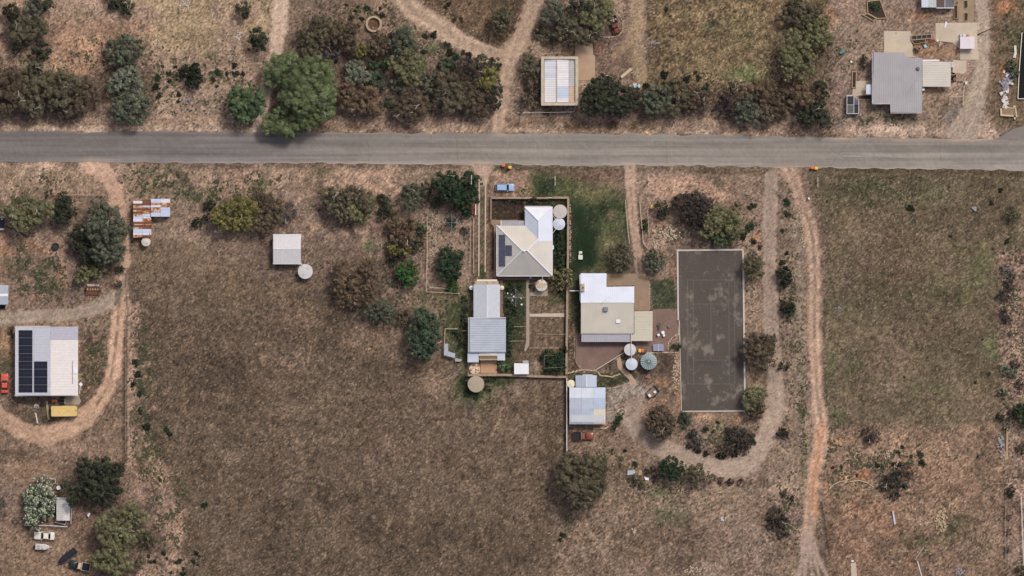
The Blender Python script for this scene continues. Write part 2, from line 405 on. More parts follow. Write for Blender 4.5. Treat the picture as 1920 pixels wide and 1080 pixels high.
# western strip of the paddock: bare pink soil with weeds
poly([(236, 560), (262, 560), (270, 800), (300, 860), (345, 960), (345, 1124), (240, 1124), (236, 860)], (154, 130, 113), 0.95, 16, 6)
for k in range(34):
    spot(random.uniform(245, 285) + max(0, (k - 12) * 3), 640 + k * 14, random.uniform(5, 14), random.uniform(5, 12), random.choice([(176, 148, 125), (80, 82, 60), (70, 72, 54), (168, 140, 118)]), 0.7, 0.8, 0.4, (-0.2, 0))
line([(240, 540), (241, 860)], 3, (186, 160, 138), 0.7, 3, 0.6); line([(235, 560), (233, 860)], 9, (84, 72, 62), 0.8, 5, 1.5); line([(265, 660), (268, 860), (300, 1000)], 20, (86, 78, 64), 0.5, 14, 6, (-0.1, 0))
# --- central yards
poly([(700, 430), (890, 400), (890, 560), (850, 640), (760, 600), (700, 520)], (138, 119, 105), 1, 20, 6)
poly([(800, 390), (882, 370), (884, 530), (800, 545)], (138, 120, 105), 0.9, 10, 5)
spot(693, 462, 14, 15, (84, 96, 66), 0.85, 0.6, 0.2); spot(838, 480, 34, 16, (110, 98, 84), 0.6)
poly([(770, 550), (880, 540), (880, 690), (830, 640), (770, 585)], (106, 100, 78), 0.9, 16, 6, (-0.8, 1)); poly([(836, 570), (880, 560), (880, 700), (838, 660)], (70, 78, 54), 0.85, 14, 6)
spot(890, 725, 48, 38, (66, 74, 50), 0.9, 0.7, 0.3); spot(930, 712, 40, 10, (62, 70, 48), 0.8)
poly([(885, 318), (925, 320), (922, 520), (885, 525)], (118, 100, 86), 1, 6, 2)
line([(904, 340), (904, 520)], 7, (84, 84, 64), 0.8, 5, 1.5, (-0.5, 0)); line([(919, 370), (919, 515)], 8, (104, 86, 74), 0.9, 5, 1); spot(905, 510, 10, 16, (62, 70, 48), 0.9)
poly([(926, 316), (1010, 320), (1010, 368), (922, 368)], (156, 130, 112), 1, 10, 4); spot(950, 316, 34, 8, (82, 78, 58), 0.85, 0.8, 0.4); spot(982, 360, 12, 8, (98, 94, 72), 0.6)
poly([(1000, 318), (1175, 320), (1180, 390), (1070, 380), (1000, 360)], (106, 92, 78), 1, 14, 6); line([(980, 316), (1170, 319)], 8, (86, 80, 62), 0.8, 6, 2); line([(1030, 330), (1170, 328)], 14, (106, 84, 76), 0.7, 10, 4)
poly([(1000, 328), (1060, 325), (1175, 370), (1178, 512), (1065, 515), (1065, 372), (1000, 372)], (80, 86, 60), 0.95, 24, 6)
poly([(1068, 378), (1110, 395), (1126, 470), (1124, 512), (1066, 514)], (34, 50, 33), 1.0, 34, 6, spk=.5)
for (x, y, rx, ry, c) in [(1022, 348, 18, 20, (38, 50, 34)), (1140, 395, 30, 18, (42, 56, 38)), (1110, 403, 16, 14, (42, 54, 38)), (1148, 402, 11, 11, (128, 110, 92)), (1140, 460, 24, 26, (104, 100, 74)), (1110, 365, 30, 14, (112, 104, 78)), (1150, 345, 24, 14, (116, 100, 82)), (1140, 500, 24, 12, (112, 104, 78))]:
    spot(x, y, rx, ry, c, 0.85, 0.8, 0.2)
poly([(922, 374), (984, 374), (984, 412), (922, 412)], (62, 52, 44), 1, 4, 1); poly([(984, 374), (1063, 374), (1063, 520), (1036, 520), (1034, 390), (984, 388)], (56, 58, 44), 1, 4, 1)
poly([(1036, 430), (1063, 430), (1063, 505), (1034, 505)], (46, 58, 40), 1, 5, 2); line([(926, 424), (926, 505)], 6, (50, 50, 40), 0.9, 4, 1)
poly([(936, 520), (1063, 520), (1063, 702), (940, 702)], (110, 96, 80), 1, 6, 2)
poly([(938, 524), (986, 524), (985, 640), (962, 690), (950, 702), (946, 702)], (56, 64, 45), 0.9, 8, 4)
for (x, y, rx, ry, c) in [(962, 540, 18, 16, (62, 68, 50)), (965, 580, 14, 22, (62, 68, 48)), (955, 620, 12, 20, (60, 68, 46)), (955, 660, 14, 20, (70, 74, 52)), (1040, 560, 22, 14, (82, 84, 60)), (1010, 565, 16, 10, (124, 104, 82)), (1005, 620, 20, 20, (118, 98, 84)), (1040, 610, 18, 16, (104, 92, 76)), (1060, 640, 6, 50, (60, 62, 46)), (1006, 690, 8, 14, (182, 160, 138)), (975, 660, 16, 30, (102, 86, 72)), (1025, 645, 24, 20, (126, 106, 90))]:
    spot(x, y, rx, ry, c, 0.8, 0.8, 0.3)
poly([(1068, 514), (1090, 514), (1090, 625), (1070, 625)], (56, 62, 46), 0.95, 8, 2); poly([(1066, 600), (1082, 600), (1082, 700), (1066, 700)], (104, 88, 76), 0.9, 6, 2, spk=1.6)
poly([(1178, 312), (1430, 316), (1430, 470), (1270, 470), (1262, 560), (1215, 560), (1200, 500), (1180, 400)], (142, 122, 107), 1, 14, 5)
line([(1200, 318), (1420, 322)], 12, (104, 92, 76), 0.85, 8, 4); poly([(1220, 338), (1370, 338), (1380, 370), (1230, 368)], (176, 146, 126), 0.8, 20, 8, (-0.5, 1))
spot(1420, 445, 12, 14, (178, 138, 108), 0.7); spot(1255, 440, 30, 18, (188, 172, 156), 0.7, 0.9, 0.4, (-0.1, 0)); spot(1236, 420, 14, 8, (158, 126, 100), 0.7); poly([(1240, 430), (1380, 430), (1390, 465), (1270, 465)], (106, 92, 82), 0.6, 20, 8)
poly([(1220, 525), (1262, 520), (1268, 575), (1255, 582), (1222, 580)], (66, 72, 54), 0.95, 8, 2); spot(1266, 505, 10, 26, (150, 118, 96), 0.6)
poly([(1160, 655), (1275, 655), (1275, 775), (1230, 790), (1160, 720)], (112, 96, 84), 1, 10, 4); spot(1240, 716, 18, 10, (158, 122, 92), 0.8, 0.7, 0.3); poly([(1268, 650), (1280, 650), (1282, 780), (1262, 780)], (148, 122, 102), 0.8, 8, 3); spot(1248, 680, 18, 24, (78, 66, 60), 0.7)
poly([(1064, 700), (1135, 700), (1190, 695), (1195, 715), (1135, 728), (1066, 730)], (72, 72, 54), 1, 5, 2); poly([(1150, 672), (1170, 660), (1180, 690), (1150, 696), (1125, 690)], (90, 80, 66), 0.9, 6, 2, spk=1.7)
poly([(1135, 728), (1195, 716), (1240, 735), (1220, 765), (1165, 790), (1137, 795)], (158, 147, 136), 1, 12, 4); poly([(1205, 745), (1260, 735), (1262, 780), (1190, 800)], (152, 124, 104), 0.8, 14, 5)
poly([(1064, 795), (1200, 790), (1230, 850), (1200, 900), (1064, 850)], (134, 115, 99), 1, 14, 5); poly([(1070, 800), (1150, 800), (1150, 835), (1070, 835)], (124, 104, 90), 0.8, 14, 4)
poly([(1275, 772), (1400, 772), (1430, 800), (1410, 845), (1360, 862), (1300, 845), (1270, 810)], (118, 101, 88), 1, 10, 4)
spot(1320, 782, 22, 8, (186, 150, 124), 0.9, 0.8, 0.4); spot(1375, 790, 26, 16, (180, 146, 116), 0.7, 0.9, 0.4, (-0.2, 0)); spot(1385, 825, 34, 26, (86, 76, 72), 0.8, 0.9, 0.4); spot(1300, 825, 26, 24, (120, 108, 104), 0.7, 0.9, 0.4); spot(1345, 800, 20, 16, (92, 92, 68), 0.6, 0.9, 0.4)
poly([(1390, 470), (1432, 470), (1432, 780), (1400, 775)], (144, 124, 106), 1, 8, 4)
# --- lower middle
poly([(1062, 850), (1200, 880), (1380, 900), (1440, 890), (1500, 920), (1500, 1124), (1050, 1124), (1030, 930)], (126, 109, 94), 1, 22, 8, spk=1.3)
for (x, y, rx, ry, c) in [(1255, 965, 40, 26, (94, 98, 72)), (1235, 925, 30, 14, (90, 94, 70)), (1200, 1010, 50, 40, (86, 74, 62)), (1290, 1010, 50, 40, (88, 76, 66)), (1270, 1060, 40, 20, (80, 68, 62)), (1100, 990, 30, 26, (160, 134, 108)), (1410, 1030, 60, 50, (138, 120, 110)), (1320, 925, 50, 20, (136, 116, 98)), (1400, 905, 40, 12, (78, 68, 60)), (1060, 980, 16, 30, (92, 90, 68)), (1330, 1065, 30, 20, (150, 132, 120)), (1160, 880, 20, 10, (92, 94, 72)), (1130, 855, 40, 14, (156, 130, 108))]:
    spot(x, y, rx, ry, c, 0.7, 0.9, 0.4, (-0.5, 1))
poly([(1430, 300), (1500, 320), (1520, 460), (1522, 700), (1530, 900), (1500, 1010), (1450, 1010), (1440, 880), (1470, 780), (1462, 400)], (132, 115, 101), 1, 10, 4)
line([(1490, 400), (1500, 500), (1500, 620), (1503, 760), (1505, 830)], 16, (142, 128, 112), 0.9, 8, 3, (-0.8, 1)); line([(1502, 640), (1506, 900)], 12, (96, 92, 70), 0.7, 8, 3, (-0.2, 0)); spot(1480, 905, 30, 26, (150, 130, 112), 0.6)
spot(1460, 1000, 30, 40, (92, 82, 72), 0.7, 0.9, 0.4)
# --- right paddock
poly([(1512, 316), (1980, 320), (1980, 820), (1860, 830), (1550, 815), (1548, 560), (1540, 430)], (106, 95, 78), 1, 8, 3, spk=1.1)
line([(1540, 318), (1700, 319), (1980, 326)], 9, (86, 74, 60), 0.8, 6, 3)
for (x, y, rx, ry, c) in [(1640, 350, 70, 22, (90, 92, 68)), (1580, 370, 40, 30, (88, 84, 66)), (1750, 360, 60, 30, (98, 98, 72)), (1700, 460, 70, 30, (122, 104, 86)), (1610, 420, 30, 30, (128, 110, 90)), (1840, 500, 40, 50, (98, 104, 70)), (1780, 550, 50, 30, (100, 104, 72)), (1860, 650, 18, 26, (106, 120, 80)), (1600, 560, 50, 40, (90, 90, 66)), (1680, 660, 50, 50, (124, 104, 90)), (1650, 720, 40, 40, (130, 110, 96)), (1600, 690, 26, 30, (82, 84, 60)), (1570, 780, 16, 60, (80, 84, 60)), (1740, 740, 50, 30, (96, 98, 70)), (1830, 760, 40, 40, (122, 104, 88)), (1750, 620, 60, 30, (116, 100, 84)), (1835, 425, 14, 12, (158, 134, 108)), (1560, 690, 14, 40, (84, 86, 62)), (1645, 620, 40, 20, (98, 90, 70)), (1720, 560, 40, 24, (90, 88, 66)), (1900, 460, 20, 40, (94, 88, 70)), (1640, 495, 50, 20, (112, 96, 82)), (1760, 790, 60, 20, (110, 100, 80)), (1690, 510, 60, 24, (120, 102, 84))]:
    spot(x, y, rx, ry, c, 0.65, 0.95, 0.4, (-0.4, 1))
line([(1547, 560), (1543, 660), (1552, 780)], 6, (70, 72, 52), 0.8, 5, 2)
poly([(1868, 470), (1980, 470), (1980, 1124), (1880, 1124), (1880, 760)], (136, 116, 103), 0.9, 16, 6, spk=1.6)
# --- lower right: red soil
poly([(1548, 800), (1880, 800), (1895, 1124), (1560, 1124), (1540, 950)], (132, 111, 94), 1, 18, 6, spk=1.3)
for (x, y, rx, ry, c) in [(1610, 960, 50, 40, (146, 112, 88)), (1660, 965, 40, 30, (142, 112, 90)), (1600, 1020, 40, 30, (138, 108, 88)), (1670, 1010, 16, 16, (172, 134, 104)), (1580, 826, 26, 6, (180, 138, 108)), (1590, 897, 26, 10, (170, 128, 100)), (1555, 915, 16, 20, (166, 126, 100)), (1680, 830, 26, 16, (160, 134, 112)), (1760, 880, 50, 40, (134, 110, 90)), (1830, 900, 40, 60, (112, 98, 82)), (1790, 990, 26, 30, (72, 74, 54)), (1730, 1020, 40, 20, (84, 84, 62)), (1700, 1050, 20, 26, (160, 124, 98)), (1850, 1020, 50, 40, (120, 104, 88)), (1650, 880, 40, 30, (96, 84, 74)), (1700, 915, 24, 26, (76, 66, 60)), (1570, 930, 10, 60, (104, 88, 76)), (1600, 990, 30, 20, (108, 90, 78)), (1680, 862, 12, 24, (186, 162, 146)), (1725, 850, 26, 16, (170, 146, 116)), (1640, 1040, 30, 20, (134, 100, 80)), (1620, 890, 12, 12, (176, 122, 90))]:
    spot(x, y, rx, ry, c, 0.75, 0.95, 0.4, (-0.5, 1))
poly([(1552, 930), (1600, 905), (1660, 935), (1690, 1000), (1700, 1124), (1570, 1124)], (138, 112, 94), 0.45, 30, 10, (-0.6, 1))
poly([(1700, 830), (1800, 830), (1840, 960), (1760, 950), (1700, 900)], (146, 120, 100), 0.6, 40, 12, (-0.4, 1))
line([(1541, 945), (1549, 1000), (1555, 1040)], 4, (92, 76, 66), 0.8, 3, 1)
for k in range(150):      # broken pale soil
    x0_, y0_, x1_, y1_, n_ = random.choice([(0, 0, 480, 235, 1), (250, 312, 760, 352, 1), (0, 308, 190, 360, 1), (560, 210, 1240, 246, 1), (640, 440, 800, 560, 1), (1070, 800, 1220, 880, 1), (1200, 330, 1420, 470, 1), (1600, 960, 1760, 1080, 1), (1560, 0, 1830, 230, 1), (1400, 470, 1430, 780, 1), (0, 590, 240, 860, 1), (0, 860, 130, 1080, 1), (1640, 820, 1780, 940, 1)])
    spot(random.uniform(x0_, x1_), random.uniform(y0_, y1_), random.uniform(8, 26), random.uniform(5, 14), random.choice([(188, 162, 140), (178, 150, 130), (172, 150, 128), (168, 142, 120)]), random.uniform(.45, .8), 0.9, 0.5, (0.0, 0))
for k in range(110):
    x0_, y0_, x1_, y1_ = random.choice([(0, 0, 480, 235), (250, 312, 860, 352), (0, 308, 190, 360), (560, 0, 940, 246), (640, 440, 800, 560), (1070, 860, 1490, 1080), (1200, 330, 1420, 470), (1560, 820, 1860, 1080), (1560, 0, 1830, 230), (0, 590, 240, 1080), (1560, 330, 1860, 800)])
    spot(random.uniform(x0_, x1_), random.uniform(y0_, y1_), random.uniform(8, 30), random.uniform(5, 18), random.choice([(86, 76, 64), (92, 82, 68), (84, 82, 62), (98, 84, 74)]), random.uniform(.4, .7), 0.9, 0.5, (0.0, 3))
for k in range(60):       # faint wheel and stock lines in the paddock
    xa = random.uniform(300, 1040); ya = random.uniform(600 + max(0, (xa - 560) * .35), 1060); an_ = random.choice([1.57, 1.62, 1.5, random.uniform(0, 3.1)]); ln_ = random.uniform(30, 140); bd = random.uniform(-.3, .3)
    line([(xa + math.cos(an_ + bd * t) * ln_ * t, ya + math.sin(an_ + bd * t) * ln_ * t) for t in np.linspace(0, 1, 6)], random.uniform(2, 4), random.choice([(150, 128, 106), (150, 128, 106), (74, 62, 53)]), random.uniform(.2, .45), 3, 1, (-0.3, 0))
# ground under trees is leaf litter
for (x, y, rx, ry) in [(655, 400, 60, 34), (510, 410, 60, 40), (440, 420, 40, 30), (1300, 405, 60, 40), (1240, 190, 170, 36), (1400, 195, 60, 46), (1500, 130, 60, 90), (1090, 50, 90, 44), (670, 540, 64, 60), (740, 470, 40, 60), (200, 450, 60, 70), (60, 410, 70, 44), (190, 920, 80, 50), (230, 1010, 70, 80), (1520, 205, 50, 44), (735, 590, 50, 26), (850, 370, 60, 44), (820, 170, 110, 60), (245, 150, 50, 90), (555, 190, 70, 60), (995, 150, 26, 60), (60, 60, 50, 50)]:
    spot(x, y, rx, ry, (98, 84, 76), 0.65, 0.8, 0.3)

# --- tracks (they stay in KEEP and become their own sheets)
def track(name, pts, w, col1, edge=None, ruts=None, rutcol=None, soft=7, wob=2.8, op=0.95):
    p = smooth_pts(pts, 8); ws = w
    if isinstance(w, (list, tuple)):
        ws = list(np.interp(np.arange(len(p)), np.linspace(0, len(p) - 1, len(w)), w))
    if edge: line(p, [q + 10 for q in ws] if isinstance(ws, list) else ws + 10, edge, 0.5, 12, 4, (-0.4, 0))
    line(p, ws, col1, op, soft, wob, spk=0.35, keep=name)
    if ruts:
        for off, rwid in ruts:
            q = []
            for i in range(len(p)):
                a = p[max(i - 1, 0)]; b = p[min(i + 1, len(p) - 1)]; dx, dy = b[0] - a[0], b[1] - a[1]; l = math.hypot(dx, dy) + 1e-9
                q.append((p[i][0] - dy / l * off, p[i][1] + dx / l * off))
            line(q, rwid, rutcol, 0.6, 4, 1.2, (-0.5, 0))
track('northern_dirt_track', [(528, -44), (526, 20), (520, 80), (508, 130), (496, 180), (484, 246)], [30, 29, 28, 24, 18, 22], (198, 174, 155), (142, 122, 104), [(-8, 8), (8, 8)], (212, 190, 170))
track('diagonal_farm_track', [(735, -44), (765, 10), (815, 45), (870, 80), (920, 100), (958, 108)], [36, 36, 36, 34, 34, 34], (174, 152, 132), (128, 110, 94), [(-11, 7), (10, 7)], (202, 178, 155))
track('diagonal_farm_track', [(1010, -44), (995, 30), (965, 95), (945, 160), (932, 246)], [36, 34, 40, 28, 26], (174, 151, 131), (136, 116, 100), [(-8, 6), (7, 6)], (196, 172, 150))
track('turning_track', [(1195, -10), (1196, 40), (1182, 80), (1155, 100)], [24, 24, 22, 10], (170, 148, 118), None, None, None, 16, 4, 0.8)
track('turning_track', [(1196, 100), (1205, 158)], [26, 24], (160, 140, 112), None, None, None, 14, 4, 0.7)
track('left_property_driveway', [(172, 302), (196, 326), (212, 350), (222, 390), (230, 430), (238, 500)], [44, 30, 30, 26, 20, 14], (186, 156, 136), (150, 126, 108), [(-6, 5), (6, 5)], (198, 168, 146))
track('left_property_driveway', [(226, 520), (222, 600), (216, 660), (206, 715), (180, 762), (140, 797), (90, 815), (45, 808), (12, 786), (-50, 740)], [16, 22, 28, 30, 33, 36, 38, 36, 32, 28], (188, 157, 133), (120, 102, 88), [(-8, 8), (8, 8)], (206, 174, 150))
line(smooth_pts([(226, 540), (221, 600), (215, 660), (205, 715), (182, 758)]), 4, (112, 96, 82), 0.7, 3, 1.2, (-0.3, 0))
track('left_property_side_track', [(232, 530), (205, 566), (160, 584), (80, 592), (-60, 602)], [14, 26, 26, 24, 24], (152, 138, 124), (118, 102, 88), [(-6, 5), (6, 5)], (170, 154, 138))
track('twin_wheel_driveway', [(1181, 306), (1184, 380), (1192, 450), (1199, 512)], [22, 18, 17, 13], (182, 156, 138), None, [(0, 3)], (112, 96, 80), 4, 1)
track('loop_driveway', [(1446, 330), (1443, 420), (1444, 560), (1452, 680), (1452, 760), (1436, 820), (1405, 868), (1355, 880), (1300, 866), (1250, 845), (1205, 815), (1185, 785), (1190, 760)], [24, 26, 26, 30, 34, 34, 36, 40, 40, 36, 34, 36, 30], (162, 145, 130), (134, 116, 100), [(-9, 7), (9, 7)], (178, 158, 142), 6, 2.2)
line([(1515, 975), (1516, 1010), (1518, 1050)], [24, 32, 40], (156, 143, 131), 0.95, 10, 3)
poly([(1500, 1045), (1536, 1045), (1570, 1124), (1478, 1124)], (118, 104, 92), 0.7, 10, 4)
line(smooth_pts([(1490, 345), (1504, 400), (1512, 440), (1514, 480)]), 12, (168, 154, 140), 0.8, 8, 3, (-0.5, 0))
track('red_dirt_track', [(1478, 314), (1492, 345), (1506, 390), (1522, 440), (1528, 520), (1527, 640), (1534, 760), (1541, 800), (1532, 860), (1520, 940), (1515, 1010)], [44, 26, 24, 22, 23, 24, 24, 26, 28, 26, 26], (172, 146, 126), (136, 116, 98), [(-6, 6), (6, 6)], (206, 178, 156), 6, 3.2, 0.85)
line(smooth_pts([(1506, 390), (1523, 440), (1528, 520), (1527, 640), (1535, 760), (1541, 800), (1532, 860), (1520, 940)]), 3.5, (128, 108, 92), 0.6, 3, 1.2, (-0.1, 0))
line(smooth_pts([(1541, 800), (1532, 860), (1524, 920), (1528, 960)]), [16] * 25, (190, 142, 110), 0.6, 8, 2)
for ex, wv in ((1492, 10), (1508, 7), (1524, 6), (1541, 7), (1558, 9)):
    track('red_dirt_track', [(1515, 1000), (1516 + (ex - 1516) * 0.3, 1030), (1516 + (ex - 1516) * 0.7, 1070), (ex + (ex - 1516) * 0.3, 1124)], [12, wv + 1, wv, wv], (178, 157, 142), None, None, None, 4, 1)
track('right_gravel_driveway', [(1838, -44), (1843, 40), (1844, 100), (1836, 160), (1822, 205), (1805, 250)], [26, 26, 26, 30, 40, 60], (170, 154, 139), (126, 108, 92), [(-7, 6), (7, 6)], (186, 168, 150), 8, 3)
track('apron_driveway', [(905, 308), (905, 330), (906, 345)], [40, 24, 14], (184, 158, 142), None, None, None, 6, 1.5)
# --- overall mottling and grass speckle
spk = SPK
PATCH = sst(0.25, 1.3, N30b + 0.5 * N12); PATCH2 = sst(0.3, 1.4, -N30b + 0.6 * N12b)
lum = 1 + 0.05 * N200 + spk * (0.03 * N80 + 0.03 * N30 + 0.045 * N12b + 0.085 * N5) + (0.03 + 0.11 * spk) * NF
ps = np.clip(spk, 0, 1.2)[..., None]
IMG = IMG * (1 - 0.12 * ps * PATCH[..., None]) + np.array((164, 142, 120), np.float32) * 0.12 * ps * PATCH[..., None]
IMG = IMG * (1 - 0.14 * ps * PATCH2[..., None]) + np.array((66, 56, 49), np.float32) * 0.14 * ps * PATCH2[..., None]
dots = sst(1.5, 2.3, NF + 0.35 * N12) * 0.22 * np.clip(spk, 0, 1.4)     # bleached straws
dk = sst(1.3, 2.1, -NF + 0.6 * N30b) * 0.30 * np.clip(spk, 0, 1.4)       # dark tufts
IMG *= lum[..., None]
IMG = IMG * (1 - dots[..., None]) + np.array((190, 168, 140), np.float32) * dots[..., None]
IMG = IMG * (1 - dk[..., None]) + np.array((52, 46, 38), np.float32) * dk[..., None]
IMG *= np.array((0.962, 0.955, 0.955), np.float32)
IMG = np.clip(IMG, 8, 250)
def arr_lin(a):
    a = a / 255.0
    return np.where(a <= 0.04045, a / 12.92, ((a + 0.055) / 1.055) ** 2.4)
HGT = -0.07 + (0.025 * N30 + 0.02 * N12 + 0.012 * N5 + 0.012 * NF) * np.clip(spk, 0.15, 1.2)
HGT = np.clip(HGT, -0.2, -0.01)
HGT[0, :] = HGT[-1, :] = HGT[:, 0] = HGT[:, -1] = -0.07

def attr_mat(name, rough, fine=0.22, fscale=4.0, f2=0.12, bump=0.4):
    m = bpy.data.materials.new(name); m.use_nodes = True; N = m.node_tree.nodes; L = m.node_tree.links
    b = N['Principled BSDF']; b.inputs['Roughness'].default_value = rough; b.inputs['Specular IOR Level'].default_value = 0.12
    at = N.new('ShaderNodeAttribute'); at.attribute_name = 'Col'
    geo = N.new('ShaderNodeNewGeometry'); c = at.outputs['Color']
    for sc, am in ((fscale, fine), (fscale * 3.1, f2)):
        n = N.new('ShaderNodeTexNoise'); n.inputs['Scale'].default_value = sc; n.inputs['Detail'].default_value = 3
        L.new(geo.outputs['Position'], n.inputs['Vector'])
        r = N.new('ShaderNodeMapRange'); r.inputs['From Min'].default_value = 0.3; r.inputs['From Max'].default_value = 0.7
        r.inputs['To Min'].default_value = 1 - am; r.inputs['To Max'].default_value = 1 + am; r.clamp = False
        L.new(n.outputs['Fac'], r.inputs['Value'])
        v = N.new('ShaderNodeVectorMath'); v.operation = 'SCALE'; L.new(c, v.inputs[0]); L.new(r.outputs['Result'], v.inputs['Scale']); c = v.outputs[0]
    L.new(c, b.inputs['Base Color'])
    if bump:
        bp = N.new('ShaderNodeBump'); bp.inputs['Strength'].default_value = bump; bp.inputs['Distance'].default_value = 0.04
        L.new(n.outputs['Fac'], bp.inputs['Height']); L.new(bp.outputs[0], b.inputs['Normal'])
    return m
M_GROUND = attr_mat('soil_and_dry_grass', 0.95)
M_TRACK = attr_mat('bare_dirt', 0.95, 0.10, 3.0, 0.08, 0.3)

def fast_mesh(name, co, quads, colr, m):
    me = bpy.data.meshes.new(name)
    nv, nf, k = len(co), len(quads), quads.shape[1]
    me.vertices.add(nv); me.vertices.foreach_set('co', np.ascontiguousarray(co, np.float32).ravel())
    me.loops.add(nf * k); me.polygons.add(nf)
    me.loops.foreach_set('vertex_index', np.ascontiguousarray(quads, np.int32).ravel())
    me.polygons.foreach_set('loop_start', np.arange(0, nf * k, k, dtype=np.int32))
    me.polygons.foreach_set('loop_total', np.full(nf, k, np.int32))
    if colr is not None:
        a = me.color_attributes.new('Col', 'FLOAT_COLOR', 'POINT')
        rgba = np.ones((nv, 4), np.float32); rgba[:, :3] = colr
        a.data.foreach_set('color', rgba.ravel())
    me.materials.append(m); me.update(calc_edges=True); me.validate()
    return me
co = np.stack([(PXg - 960) * S, (540 - PYg) * S, HGT], -1).reshape(-1, 3)
LINC = arr_lin(IMG).reshape(-1, 3)
idx = np.arange(nx * ny).reshape(ny, nx)
quads = np.stack([idx[1:, :-1], idx[1:, 1:], idx[:-1, 1:], idx[:-1, :-1]], -1).reshape(-1, 4)
far = 4000.0
c4 = [idx[-1, 0], idx[-1, -1], idx[0, -1], idx[0, 0]]
outer = np.array([(-far, -far, -0.07), (far, -far, -0.07), (far, far, -0.07), (-far, far, -0.07)])
nb = len(co)
oq = np.array([[nb + 0, nb + 1, c4[1], c4[0]], [nb + 1, nb + 2, c4[2], c4[1]], [nb + 2, nb + 3, c4[3], c4[2]], [nb + 3, nb + 0, c4[0], c4[3]]])
gme = fast_mesh('ground', np.vstack([co, outer]), np.vstack([quads, oq]), np.vstack([LINC, np.tile(arr_lin(np.array([[112., 98, 84]])), (4, 1))]), M_GROUND)
gro = bpy.data.objects.new('ground', gme); COL.objects.link(gro); gro['kind'] = 'structure'
for nm, parts in KEEP.items():
    mk = np.zeros(PXg.shape, bool)
    for sl, m in parts: mk[sl] |= m
    fm = mk[1:, :-1] & mk[1:, 1:] & mk[:-1, 1:] & mk[:-1, :-1]
    q = quads[fm.ravel()]
    if len(q) == 0: continue
    u, inv = np.unique(q, return_inverse=True)
    c2 = co[u].copy(); c2[:, 2] += 0.012
    o = bpy.data.objects.new(nm, fast_mesh(nm, c2, inv.reshape(-1, 4), LINC[u], M_TRACK)); COL.objects.link(o); o['kind'] = 'structure'

# ------------------------------------------------------------------ grass tufts and weeds (real geometry, uncountable)
def scatter(name, n, weight, size, hgt, colfun, label, seed, sides=3):
    rg = np.random.default_rng(seed); w = weight.ravel().astype(np.float64); w = np.clip(w, 0, None); w /= w.sum()
    pick = rg.choice(len(w), n, p=w); j, i_ = np.divmod(pick, nx)
    x = X(gx[i_] + rg.uniform(-1.2, 1.2, n)); y = Y(gy[j] + rg.uniform(-1.2, 1.2, n)); z = HGT.ravel()[pick] - 0.02
    r = rg.uniform(*size, n); h = rg.uniform(*hgt, n); a = rg.uniform(0, 6.28, n)
    ring = [np.stack([x + r * rg.uniform(.6, 1.3, n) * np.cos(a + 2 * math.pi * k / sides), y + r * rg.uniform(.6, 1.3, n) * np.sin(a + 2 * math.pi * k / sides), z], -1) for k in range(sides)]
    top = np.stack([x + rg.normal(0, .3, n) * r, y + rg.normal(0, .3, n) * r, z + h], -1)
    cv = np.stack(ring + [top], 1).reshape(-1, 3); b0 = (np.arange(n) * (sides + 1))[:, None]
    tri = np.concatenate([np.stack([b0[:, 0] + k, b0[:, 0] + (k + 1) % sides, b0[:, 0] + sides], -1) for k in range(sides)], 0)
    c = colfun(pick, rg, n)
    me = fast_mesh(name, cv, tri, np.repeat(c, sides + 1, 0), M_GROUND)
    o = bpy.data.objects.new(name, me); COL.objects.link(o); return tag(o, label, 'grass', None, 'stuff')
MK = np.zeros(PXg.shape, bool)
for parts in KEEP.values():
    for sl, m_ in parts: MK[sl] |= m_
RTOP = np.interp(gx, [t[0] for t in ROAD_TOP], [t[1] for t in ROAD_TOP]); RBOT = np.interp(gx, [t[0] for t in ROAD_BOT], [t[1] for t in ROAD_BOT])
onroad = (PYg > RTOP[None, :] - 1) & (PYg < RBOT[None, :] + 1)
free = (~MK & ~onroad).astype(np.float32)
scatter('dry_grass', 70000, free * np.clip(SPK - 0.3, 0, 1.3) * (0.4 + sst(-0.5, 1.0, N12)), (0.09, 0.2), (0.06, 0.2),
        lambda p, rg, n: LINC[p] * rg.choice([0.5, 0.7, 0.85, 1.1, 1.35, 1.6], (n, 1)) * rg.uniform(.85, 1.15, (n, 1)), 'short dry grass tufts over the paddocks and verges', 77)
def wspot(lst):
    w = np.zeros(PXg.shape, np.float32)
    for x, y, rx, ry, k in lst: w += k * np.exp(-(((PXg - x) / rx) ** 2 + ((PYg - y) / ry) ** 2))
    return w
WEED = wspot([(350, 150, 90, 40, 1), (290, 340, 60, 26, .8), (400, 365, 70, 16, 1.2), (90, 520, 40, 40, 1), (40, 480, 16, 50, .8), (262, 700, 14, 90, 1.4), (280, 840, 26, 50, 1.2), (320, 970, 30, 80, .8), (700, 30, 60, 26, .8), (840, 90, 50, 18, .9), (590, 80, 40, 50, .8), (480, 340, 60, 12, .6), (180, 110, 60, 30, .4), (60, 120, 50, 14, .6), (1480, 560, 14, 200, .7), (1505, 760, 8, 90, 1.0), (1680, 880, 60, 30, 1.0), (1600, 870, 40, 30, .6), (1470, 960, 26, 50, .9), (1350, 820, 60, 26, .9), (1160, 860, 60, 20, .7), (1240, 920, 50, 16, .6), (1640, 360, 90, 26, .6), (1900, 600, 20, 120, .7), (1900, 90, 20, 60, .9), (1600, 100, 40, 20, .6), (175, 680, 18, 70, .8), (850, 600, 26, 40, 1.2), (960, 600, 16, 50, 1.2), (1010, 350, 26, 16, .8), (1300, 440, 50, 20, .6), (1400, 430, 20, 40, .5), (740, 500, 40, 60, .6), (1310, 150, 40, 20, .5), (840, 420, 40, 40, .4), (60, 340, 60, 16, .6), (1640, 225, 60, 8, .8), (1565, 860, 20, 60, .6)])
